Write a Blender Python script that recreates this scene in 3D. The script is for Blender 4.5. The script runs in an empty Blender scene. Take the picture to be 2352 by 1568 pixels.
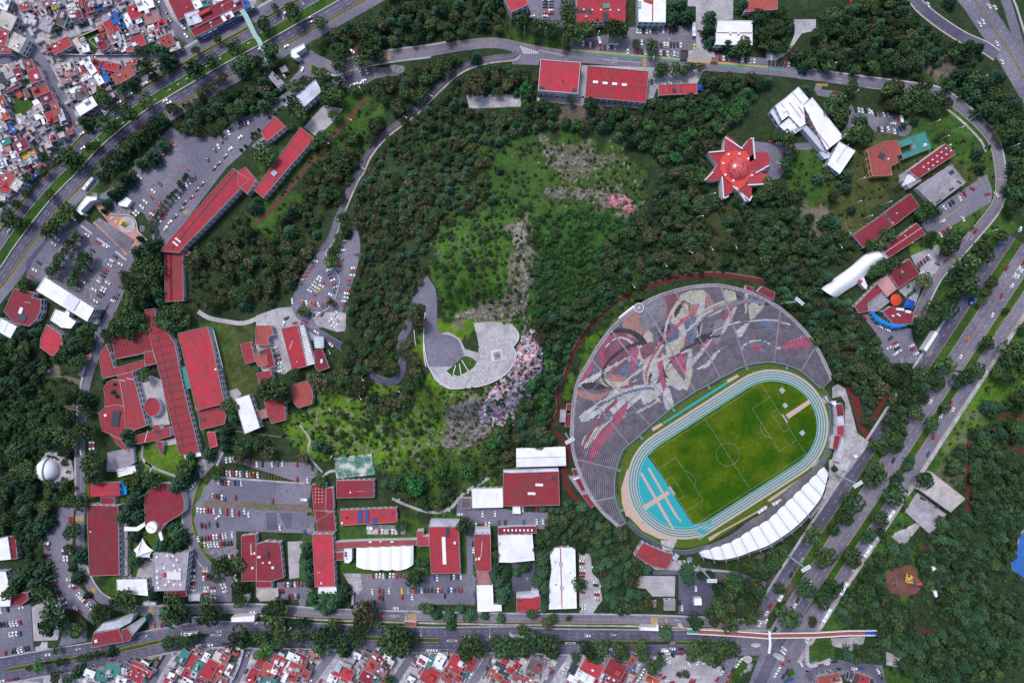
import bpy,bmesh,math,random
import numpy as np
from mathutils import Vector,Matrix
from mathutils.geometry import delaunay_2d_cdt,tessellate_polygon
random.seed(7);RN=np.random.RandomState(11)
S=0.347
H=544.0
scene=bpy.context.scene;COL=scene.collection
cd=bpy.data.cameras.new('camera');cam=bpy.data.objects.new('camera',cd);COL.objects.link(cam)
cam.location=(0,0,H);cd.sensor_width=36;cd.lens=36*H/(2352*S);cd.clip_end=20000;cd.clip_start=1
scene.camera=cam
SUN_EL,SUN_AZ=math.radians(62),math.radians(-35)
w=bpy.data.worlds.new('World');scene.world=w;w.use_nodes=True
nt=w.node_tree;bg=nt.nodes['Background'];sky=nt.nodes.new('ShaderNodeTexSky')
sky.sky_type='NISHITA';sky.sun_disc=False;sky.sun_elevation=SUN_EL;sky.sun_rotation=SUN_AZ
sky.dust_density=2.5;sky.air_density=1.0
nt.links.new(sky.outputs[0],bg.inputs[0]);bg.inputs[1].default_value=0.12
ld=bpy.data.lights.new('sun','SUN');ld.energy=1.5;ld.angle=math.radians(14);ld.color=(1,.98,.97)
sun=bpy.data.objects.new('sun',ld);COL.objects.link(sun)
dv=Vector((math.sin(SUN_AZ)*math.cos(SUN_EL),math.cos(SUN_AZ)*math.cos(SUN_EL),math.sin(SUN_EL)))
sun.rotation_euler=dv.to_track_quat('Z','Y').to_euler()
vs=scene.view_settings;vs.view_transform='Standard';vs.look='None';vs.gamma=1;vs.exposure=0.55
def P(s):
 """'ij:x,y x,y' = photo tile coordinates (column i, row j, 4x), 'F:x,y' = photo units"""
 k,b=s.split(':')
 pts=[tuple(float(v) for v in q.split(',')) for q in b.split()]
 if k=='F':return pts
 if k=='33':return[(1764+x*.4375,1176+y*.4375) for x,y in pts]
 i,j=int(k[0]),int(k[1])
 return[(588*i+x*.25,392.1*j+y*.25) for x,y in pts]
def sm(t):t=np.clip(t,0,1);return t*t*(3-2*t)
U=(.842,-.539);V=(.539,.842);PC=(1671.5,1043)
def stad(px,py):
 dx,dy=px-PC[0],py-PC[1]
 return dx*U[0]+dy*U[1],dx*V[0]+dy*V[1]
def terr(px,py):
 """ground height in metres: the wooded hill with its lookout, flat elsewhere"""
 px=np.asarray(px,float);py=np.asarray(py,float)
 d=np.sqrt(((px-1110)/470)**2+((py-660)/440)**2)
 h=46*sm((1-d)/.95)
 q=np.sqrt(((px-1085)/1.0)**2+((py-808)/.9)**2)
 k=sm((190-q)/75)
 h=h*(1-k)+35*k
 a,b=stad(px,py)
 sd=np.hypot(np.maximum(np.abs(a)-121,0),b)
 h=h*sm((sd-215)/120)
 return h
def W(px,py,z=0.0):
 f=(H-z)/H*S
 return((px-1176)*f,-(py-784)*f,z)
def tz(px,py):return float(terr(px,py))
MX,MY=np.meshgrid(np.arange(-60,2420,2.0),np.arange(-60,1640,2.0))
MASK=np.zeros(MX.shape,bool)
def inpoly(X,Y,poly):
 r=np.zeros(X.shape,bool);n=len(poly)
 for i in range(n):
  x1,y1=poly[i];x2,y2=poly[(i+1)%n]
  if y1==y2:continue
  r^=((y1>Y)!=(y2>Y))&(X<(x2-x1)*(Y-y1)/(y2-y1)+x1)
 return r
def maskpoly(poly,grow=0):
 xs=[p[0] for p in poly];ys=[p[1] for p in poly]
 i0=max(0,int((min(xs)+60)//2));i1=min(MX.shape[1],int((max(xs)+60)//2)+2)
 j0=max(0,int((min(ys)+60)//2));j1=min(MX.shape[0],int((max(ys)+60)//2)+2)
 if i1<=i0 or j1<=j0:return
 MASK[j0:j1,i0:i1]|=inpoly(MX[j0:j1,i0:i1],MY[j0:j1,i0:i1],poly)
def masked(x,y):
 i=int((x+60)//2);j=int((y+60)//2)
 if i<0 or j<0 or i>=MX.shape[1] or j>=MX.shape[0]:return False
 return bool(MASK[j,i])
def vnoise(x,y,seed=0):
 xi=np.floor(x).astype(int);yi=np.floor(y).astype(int);fx=x-xi;fy=y-yi
 fx=fx*fx*(3-2*fx);fy=fy*fy*(3-2*fy)
 def hsh(a,b):
  n=(a*374761393+b*668265263+seed*974634777)&0xffffffff
  n=((n^(n>>13))*1274126177)&0xffffffff
  return((n^(n>>16))&0xffff)/65535.0
 return(hsh(xi,yi)*(1-fx)+hsh(xi+1,yi)*fx)*(1-fy)+(hsh(xi,yi+1)*(1-fx)+hsh(xi+1,yi+1)*fx)*fy
def fbm(x,y,seed=0,o=4):
 r=0;a=.5;
 for k in range(o):r=r+a*vnoise(x*2**k,y*2**k,seed+k*7);a*=.5
 return r/(1-.5**o)
MATS={}
def mat(name,col,rough=.85,var=.25,scale=.35,metal=0,bump=0,spec=.08,col2=None,scale2=None,rnd=0,stripe=None,alpha=None):
 if name in MATS:return MATS[name]
 m=bpy.data.materials.new(name);MATS[name]=m;m.use_nodes=True
 n=m.node_tree.nodes;L=m.node_tree.links;b=n['Principled BSDF']
 b.inputs['Roughness'].default_value=rough;b.inputs['Metallic'].default_value=metal
 b.inputs['Specular IOR Level'].default_value=spec
 tc=n.new('ShaderNodeNewGeometry')
 nz=n.new('ShaderNodeTexNoise');nz.inputs['Scale'].default_value=scale;nz.inputs['Detail'].default_value=6
 nz.inputs['Roughness'].default_value=.65
 L.new(tc.outputs['Position'],nz.inputs['Vector'])
 mr=n.new('ShaderNodeMapRange');L.new(nz.outputs['Fac'],mr.inputs['Value'])
 mr.inputs['From Min'].default_value=.3;mr.inputs['From Max'].default_value=.7
 mr.inputs['To Min'].default_value=1-var;mr.inputs['To Max'].default_value=1+var
 base=n.new('ShaderNodeRGB');base.outputs[0].default_value=(*col,1);out=base.outputs[0]
 if col2:
  n2=n.new('ShaderNodeTexNoise');n2.inputs['Scale'].default_value=scale2 or scale*.2;n2.inputs['Detail'].default_value=5
  L.new(tc.outputs['Position'],n2.inputs['Vector'])
  r2=n.new('ShaderNodeMapRange');L.new(n2.outputs['Fac'],r2.inputs['Value'])
  r2.inputs['From Min'].default_value=.42;r2.inputs['From Max'].default_value=.62
  mx=n.new('ShaderNodeMix');mx.data_type='RGBA';L.new(r2.outputs[0],mx.inputs['Factor'])
  L.new(out,mx.inputs['A']);mx.inputs['B'].default_value=(*col2,1);out=mx.outputs['Result']
 val=mr.outputs[0]
 if rnd:
  oi=n.new('ShaderNodeObjectInfo');r3=n.new('ShaderNodeMapRange');L.new(oi.outputs['Random'],r3.inputs['Value'])
  r3.inputs['To Min'].default_value=1-rnd;r3.inputs['To Max'].default_value=1+rnd
  mm=n.new('ShaderNodeMath');mm.operation='MULTIPLY';L.new(val,mm.inputs[0]);L.new(r3.outputs[0],mm.inputs[1]);val=mm.outputs[0]
 if stripe:
  ang,sp,wd,dk=stripe
  mp=n.new('ShaderNodeVectorMath');mp.operation='DOT_PRODUCT';L.new(tc.outputs['Position'],mp.inputs[0])
  mp.inputs[1].default_value=(math.cos(ang)/sp,math.sin(ang)/sp,0)
  fr=n.new('ShaderNodeMath');fr.operation='FRACT';L.new(mp.outputs['Value'],fr.inputs[0])
  lt=n.new('ShaderNodeMath');lt.operation='LESS_THAN';L.new(fr.outputs[0],lt.inputs[0]);lt.inputs[1].default_value=wd
  ms=n.new('ShaderNodeMath');ms.operation='MULTIPLY_ADD';L.new(lt.outputs[0],ms.inputs[0]);ms.inputs[1].default_value=-dk;ms.inputs[2].default_value=1
  mm=n.new('ShaderNodeMath');mm.operation='MULTIPLY';L.new(val,mm.inputs[0]);L.new(ms.outputs[0],mm.inputs[1]);val=mm.outputs[0]
 if name[:4] in('asph','conc','roof','pavi','hill'):
  for sc3,lo,hi,amt in((.11,.56,.66,-.26),(.9,.60,.72,.35),(.35,.62,.66,-.22)):
   n3=n.new('ShaderNodeTexNoise');n3.inputs['Scale'].default_value=sc3;n3.inputs['Detail'].default_value=8;n3.inputs['Roughness'].default_value=.7;L.new(tc.outputs['Position'],n3.inputs['Vector'])
   r4=n.new('ShaderNodeMapRange');L.new(n3.outputs['Fac'],r4.inputs['Value']);r4.inputs['From Min'].default_value=lo;r4.inputs['From Max'].default_value=hi;r4.inputs['To Min'].default_value=1;r4.inputs['To Max'].default_value=1+amt*(.6 if name[:4]=='roof' else 1)
   mm=n.new('ShaderNodeMath');mm.operation='MULTIPLY';L.new(val,mm.inputs[0]);L.new(r4.outputs[0],mm.inputs[1]);val=mm.outputs[0]
 vm=n.new('ShaderNodeVectorMath');vm.operation='SCALE';L.new(out,vm.inputs[0]);L.new(val,vm.inputs['Scale'])
 L.new(vm.outputs[0],b.inputs['Base Color'])
 if bump:
  bp=n.new('ShaderNodeBump');bp.inputs['Strength'].default_value=bump;bp.inputs['Distance'].default_value=.3
  L.new(nz.outputs['Fac'],bp.inputs['Height']);L.new(bp.outputs[0],b.inputs['Normal'])
 return m
def attrmat(name,rough=.9,var=.35,scale=.6,var2=.3,scale2=.08,bump=.6):
 m=bpy.data.materials.new(name);m.use_nodes=True;MATS[name]=m
 n=m.node_tree.nodes;L=m.node_tree.links;b=n['Principled BSDF'];b.inputs['Roughness'].default_value=rough
 b.inputs['Specular IOR Level'].default_value=.15
 at=n.new('ShaderNodeAttribute');at.attribute_name='Col'
 tc=n.new('ShaderNodeNewGeometry');out=at.outputs['Color']
 for v,s in((var,scale),(var2,scale2)):
  nz=n.new('ShaderNodeTexNoise');nz.inputs['Scale'].default_value=s;nz.inputs['Detail'].default_value=7;nz.inputs['Roughness'].default_value=.7
  L.new(tc.outputs['Position'],nz.inputs['Vector'])
  mr=n.new('ShaderNodeMapRange');L.new(nz.outputs['Fac'],mr.inputs['Value'])
  mr.inputs['From Min'].default_value=.3;mr.inputs['From Max'].default_value=.7
  mr.inputs['To Min'].default_value=1-v;mr.inputs['To Max'].default_value=1+v
  vm=n.new('ShaderNodeVectorMath');vm.operation='SCALE';L.new(out,vm.inputs[0]);L.new(mr.outputs[0],vm.inputs['Scale']);out=vm.outputs[0]
  if s==scale:
   bp=n.new('ShaderNodeBump');bp.inputs['Strength'].default_value=bump;bp.inputs['Distance'].default_value=.5
   L.new(nz.outputs['Fac'],bp.inputs['Height']);L.new(bp.outputs[0],b.inputs['Normal'])
 L.new(out,b.inputs['Base Color'])
 return m
mat('asphalt',(.140,.134,.182),.9,.22,.5,col2=(.19,.182,.232),scale2=.03)
mat('asphalt_dark',(.080,.079,.122),.9,.25,.5,col2=(.125,.12,.17),scale2=.03)
mat('asphalt_worn',(.125,.118,.15),.9,.2,.4,col2=(.20,.19,.22),scale2=.05)
mat('asphalt_pale',(.22,.21,.24),.9,.3,.5,col2=(.13,.125,.16),scale2=.35)
mat('concrete',(.40,.385,.42),.9,.22,.5,col2=(.29,.275,.31),scale2=.06)
mat('concrete_old',(.29,.27,.30),.9,.3,.4,col2=(.42,.40,.43),scale2=.09)
mat('paving',(.42,.39,.42),.85,.18,.6,col2=(.33,.31,.335),scale2=.08)
mat('pink_paving',(.47,.24,.20),.85,.2,.5,col2=(.36,.19,.17),scale2=.1)
mat('red_path',(.115,.028,.026),.9,.2,.6)
mat('brown_path',(.12,.055,.045),.9,.3,.5)
mat('dirt',(.17,.13,.12),.95,.3,.5,col2=(.12,.12,.07),scale2=.08)
mat('grass',(.030,.072,.016),.95,.45,.5,col2=(.05,.10,.02),scale2=.06)
mat('roof_edge',(.36,.24,.26),.8,.2,1)
mat('kerb',(.42,.39,.42),.8,.15,.8)
mat('kerb_yellow',(.50,.30,.05),.8,.2,.8)
mat('paint_white',(.50,.50,.54),.7,.25,1.2)
mat('paint_yellow',(.52,.30,.07),.7,.3,1.2)
mat('paint_green',(.03,.33,.10),.7,.15,1)
mat('paint_teal',(.06,.28,.22),.7,.2,1)
mat('wall_white',(.62,.61,.66),.8,.12,.5)
mat('wall_cream',(.55,.48,.38),.8,.12,.5)
mat('wall_grey',(.33,.32,.36),.8,.2,.5)
mat('wall_blue',(.02,.03,.25),.7,.1,.5)
mat('wall_yellow',(.6,.38,.12),.7,.1,.5)
mat('wall_red',(.36,.06,.06),.8,.15,.5)
mat('window_glass',(.04,.05,.07),.15,.1,2,spec=.6)
mat('frame_white',(.6,.6,.64),.6,.05,2)
mat('metal_grey',(.35,.37,.42),.5,.2,1)
mat('metal_white',(.72,.73,.78),.5,.08,1)
mat('dark_metal',(.05,.055,.07),.5,.2,1)
mat('trunk',(.07,.05,.035),.95,.3,3)
mat('rock',(.19,.17,.165),.95,.35,.8,col2=(.13,.115,.11),scale2=.6,bump=.8,rnd=.2)
ROOFC=dict(R=(.39,.042,.060),M=(.27,.040,.050),D=(.215,.028,.044),W=(.76,.765,.81),G=(.32,.29,.34),L=(.52,.54,.64),T=(.05,.22,.20),B=(.03,.13,.42),O=(.42,.09,.035),S=(.33,.075,.068),Y=(.62,.36,.02),K=(.05,.05,.065),P=(.36,.18,.18),C=(.50,.45,.44),N=(.13,.09,.10))
RCN=dict(M='brick',R='red',D='dark red',W='white',G='grey concrete',L='pale metal',T='green',B='blue',O='orange',S='salmon',Y='yellow',K='dark',P='faded pink',C='cream',N='brown')
def roofmat(c,stripe=None):
 key='roof_'+RCN[c].replace(' ','_')+('_%d_%d'%(round(math.degrees(stripe[0])),round(stripe[1]*10)) if stripe else '')
 k=ROOFC[c];v=.08 if c=='W' else .22 if c in 'GPCN' else .13
 return mat(key,k,.75 if c!='W' else .5,v,.25,col2=tuple(x*(.9 if c=='W' else .72)+(0 if c=='W' else .02) for x in k),scale2=.09,stripe=stripe,rnd=.14 if c!='W' else .05)
def mk(name,verts,faces,m,parent=None,midx=None):
 me=bpy.data.meshes.new(name);me.from_pydata(verts,[],faces)
 for x in(m if isinstance(m,list) else[m]):me.materials.append(MATS[x] if isinstance(x,str) else x)
 if midx is not None:me.polygons.foreach_set('material_index',midx)
 me.update()
 o=bpy.data.objects.new(name,me);COL.objects.link(o)
 if parent:o.parent=parent
 return o
def tag(o,label=None,cat=None,group=None,kind=None):
 if label:
  o['label']=label
  if len(label.split())>16:print('LONG',len(label.split()),label)
 if cat:o['category']=cat
 if group:o['group']=group
 if kind:o['kind']=kind
 return o
def empty(name,loc,label,cat,group=None,rz=0):
 o=bpy.data.objects.new(name,None);COL.objects.link(o);o.location=loc;o.rotation_euler=(0,0,rz);o.empty_display_size=1
 return tag(o,label,cat,group)
def area2(p):return sum(p[i][0]*p[(i+1)%len(p)][1]-p[(i+1)%len(p)][0]*p[i][1] for i in range(len(p)))/2
def inset(p,d):
 """offset a counter-clockwise polygon inward by d"""
 n=len(p);r=[]
 for i in range(n):
  a,b,c=Vector(p[i-1][:2]),Vector(p[i][:2]),Vector(p[(i+1)%n][:2])
  e1=(b-a).normalized();e2=(c-b).normalized()
  n1=Vector((-e1.y,e1.x));n2=Vector((-e2.y,e2.x));m=n1+n2
  k=m.dot(n1)
  m=m/k if k>.3 else n1
  q=b+m*d;r.append((q.x,q.y))
 return r
class MB:
 """collects boxes and prisms into one mesh"""
 def __init__(s):s.v=[];s.f=[];s.m=[]
 def quad(s,a,b,c,d,m=0):
  k=len(s.v);s.v+=[a,b,c,d];s.f.append((k,k+1,k+2,k+3));s.m.append(m)
 def prism(s,p,z0,z1,m=0,mtop=None):
  if area2(p)<0:p=p[::-1]
  n=len(p);k=len(s.v);s.v+=[(q[0],q[1],z0) for q in p]+[(q[0],q[1],z1) for q in p]
  for i in range(n):j=(i+1)%n;s.f.append((k+i,k+j,k+n+j,k+n+i));s.m.append(m)
  s.f.append(tuple(range(k+n,k+2*n)));s.m.append(m if mtop is None else mtop)
  s.f.append(tuple(range(k+n-1,k-1,-1)));s.m.append(m)
 def box(s,c,sx,sy,z0,z1,a=0,m=0):
  ca,sa=math.cos(a),math.sin(a)
  s.prism([(c[0]+x*ca-y*sa,c[1]+x*sa+y*ca) for x,y in((-sx/2,-sy/2),(sx/2,-sy/2),(sx/2,sy/2),(-sx/2,sy/2))],z0,z1,m)
 def tube(s,a,b,r1,r2=None,n=6,m=0):
  a,b=Vector(a),Vector(b);r2=r1 if r2 is None else r2;d=(b-a).normalized();q=d.to_track_quat('Z','Y');k=len(s.v)
  for c,r in((a,r1),(b,r2)):
   for i in range(n):s.v.append(tuple(c+q@Vector((r*math.cos(6.2832*i/n),r*math.sin(6.2832*i/n),0))))
  for i in range(n):j=(i+1)%n;s.f.append((k+i,k+j,k+n+j,k+n+i));s.m.append(m)
  s.f.append(tuple(range(k+n,k+2*n)));s.m.append(m);s.f.append(tuple(range(k+n-1,k-1,-1)));s.m.append(m)
 def build(s,name,m,parent=None):return mk(name,s.v,s.f,m,parent,s.m if isinstance(m,list) else None)
def rot2(x,y,a):return x*math.cos(a)-y*math.sin(a),x*math.sin(a)+y*math.cos(a)
ZK=[0]
def smooth(pts,n=6,closed=False):
 if len(pts)<3:return pts
 r=[];N=len(pts);rng=range(N if closed else N-1)
 for i in rng:
  p0=pts[(i-1)%N] if closed or i>0 else pts[0];p1=pts[i];p2=pts[(i+1)%N]
  p3=pts[(i+2)%N] if closed or i+2<N else pts[-1]
  for k in range(n):
   t=k/n;r.append(tuple(.5*(2*p1[c]+(p2[c]-p0[c])*t+(2*p0[c]-5*p1[c]+4*p2[c]-p3[c])*t*t+(3*p1[c]-p0[c]-3*p2[c]+p3[c])*t**3) for c in(0,1)))
 if not closed:r.append(pts[-1])
 return r
def offs(pts,d):
 """offset an open polyline to its left-hand side as seen in the photo by d units"""
 r=[];n=len(pts)
 for i in range(n):
  a=pts[max(i-1,0)];b=pts[min(i+1,n-1)];dx,dy=b[0]-a[0],b[1]-a[1];l=math.hypot(dx,dy) or 1
  r.append((pts[i][0]+dy/l*d,pts[i][1]-dx/l*d))
 return r
def drape_z(px,py,zo):return tz(px,py)+zo
def sheet(name,polys,m,z=.06,kind='structure',mask=True,label=None,cat=None,thick=0,parent=None,step=5.0):
 """one flat or draped sheet from photo-unit polygons"""
 V,F=[],[]
 for poly in polys:
  if mask:maskpoly(poly)
  xs=[p[0] for p in poly];ys=[p[1] for p in poly]
  hill=terr(np.array(xs),np.array(ys)).max()>.01
  cx,cy=sum(xs)/len(xs),sum(ys)/len(ys)
  if not hill and tz(cx,cy)>.01:hill=True
  pin=[Vector(p) for p in poly]
  if hill:
   q=[]
   for i in range(len(pin)):
    a,b=pin[i],pin[(i+1)%len(pin)];k=max(1,int((b-a).length/step))
    q+=[a+(b-a)*(t/k) for t in range(k)]
   pin=q;n=len(pin)
   gx,gy=np.meshgrid(np.arange(min(xs),max(xs),step),np.arange(min(ys),max(ys),step))
   ok=inpoly(gx,gy,[tuple(p) for p in pin])
   ex=[Vector((a,b)) for a,b in zip(gx[ok],gy[ok])]
   ed=[(i,(i+1)%n) for i in range(n)]
   vv,_,ff,*_=delaunay_2d_cdt(pin+ex,ed,[],1,.001)
  else:
   n=len(pin);vv,_,ff,*_=delaunay_2d_cdt(pin,[(i,(i+1)%n) for i in range(n)],[],1,.001)
  k=len(V);V+=[W(p.x,p.y,drape_z(p.x,p.y,z)) for p in vv]
  for f in ff:
   f=tuple(k+i for i in f);a=area2([V[i] for i in f])
   F.append(f if a>0 else f[::-1])
  if thick:
   for i in range(n):
    a,b=pin[i],pin[(i+1)%n];kk=len(V)
    V+=[W(a.x,a.y,drape_z(a.x,a.y,z)),W(b.x,b.y,drape_z(b.x,b.y,z)),W(b.x,b.y,drape_z(b.x,b.y,z-thick)),W(a.x,a.y,drape_z(a.x,a.y,z-thick))]
    F.append((kk,kk+1,kk+2,kk+3))
 o=mk(name,V,F,m,parent)
 if not parent:tag(o,label,cat,None,kind)
 return o
def band(pts,o1,o2,seg=None):
 """closed polygon between two offsets of a polyline"""
 return offs(pts,o1)+offs(pts,o2)[::-1]
def strip(name,pts,o1,o2,m,z=.06,mask=True,thick=0,parent=None):
 """ribbon between two offsets, built as quads so that long bends stay clean"""
 a,b=offs(pts,o1),offs(pts,o2);V,F=[],[]
 A2,B2=[],[]
 for i in range(len(pts)-1):
  l=math.dist(pts[i],pts[i+1]);k=max(1,int(l/6)) if max(tz(*pts[i]),tz(*pts[i+1]))>.01 else 1
  for t in range(k):
   f=t/k;A2.append((a[i][0]+(a[i+1][0]-a[i][0])*f,a[i][1]+(a[i+1][1]-a[i][1])*f));B2.append((b[i][0]+(b[i+1][0]-b[i][0])*f,b[i][1]+(b[i+1][1]-b[i][1])*f))
 A2.append(a[-1]);B2.append(b[-1])
 nw=max(1,int(abs(o2-o1)/6)) if any(tz(*p)>.01 for p in pts) else 1
 for i in range(len(A2)):
  for t in range(nw+1):
   f=t/nw;x=A2[i][0]+(B2[i][0]-A2[i][0])*f;y=A2[i][1]+(B2[i][1]-A2[i][1])*f
   V.append(W(x,y,drape_z(x,y,z)))
 w1=nw+1
 for i in range(len(A2)-1):
  for t in range(nw):
   q=(i*w1+t,(i+1)*w1+t,(i+1)*w1+t+1,i*w1+t+1)
   F.append(q if area2([V[j] for j in q])>0 else q[::-1])
 if thick:
  for i in range(len(A2)-1):
   for P2 in(A2,B2):
    kk=len(V);p,q=P2[i],P2[i+1]
    V+=[W(*p,drape_z(*p,z)),W(*q,drape_z(*q,z)),W(*q,drape_z(*q,z-thick)),W(*p,drape_z(*p,z-thick))];F.append((kk,kk+1,kk+2,kk+3))
 if mask:
  for i in range(len(a)-1):maskpoly([a[i],a[i+1],b[i+1],b[i]])
 if name is None:return V,F
 o=mk(name,V,F,m,parent)
 if not parent:o['kind']='structure'
 return o
MARK={}
def mark(c,poly,z=None,m=False):
 MARK.setdefault(c,[]).append(poly)
def dashes(pts,off,c='paint_white',on=5,gap=9,w=.5):
 q=offs(pts,off);L=0;acc=0
 cum=[0]
 for i in range(len(q)-1):cum.append(cum[-1]+math.dist(q[i],q[i+1]))
 def at(s):
  for i in range(len(q)-1):
   if cum[i+1]>=s:
    f=(s-cum[i])/max(1e-6,cum[i+1]-cum[i]);return(q[i][0]+(q[i+1][0]-q[i][0])*f,q[i][1]+(q[i+1][1]-q[i][1])*f)
  return q[-1]
 s=gap/2
 while s+on<cum[-1]:
  mark(c,band([at(s),at(s+on)],-w/2,w/2));s+=on+gap
def line(pts,off=0,c='paint_yellow',w=.6):
 q=offs(pts,off)
 for i in range(len(q)-1):mark(c,band([q[i],q[i+1]],-w/2,w/2))
def stalls(a,b,n,L,ang,c='paint_yellow',w=.35):
 """n+1 bay lines from a to b (photo units), each of length L at photo angle ang"""
 dx,dy=math.cos(math.radians(ang))*L/2,math.sin(math.radians(ang))*L/2
 for i in range(n+1):
  x=a[0]+(b[0]-a[0])*i/n;y=a[1]+(b[1]-a[1])*i/n
  mark(c,band([(x-dx,y-dy),(x+dx,y+dy)],-w/2,w/2))
def zebra(poly4,n,c='paint_yellow'):
 a,b,d,e=poly4
 for i in range(n):
  f,g=(i+.2)/n,(i+.8)/n
  def lp(p,q,t):return(p[0]+(q[0]-p[0])*t,p[1]+(q[1]-p[1])*t)
  mark(c,[lp(a,b,f),lp(a,b,g),lp(e,d,g),lp(e,d,f)])
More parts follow.
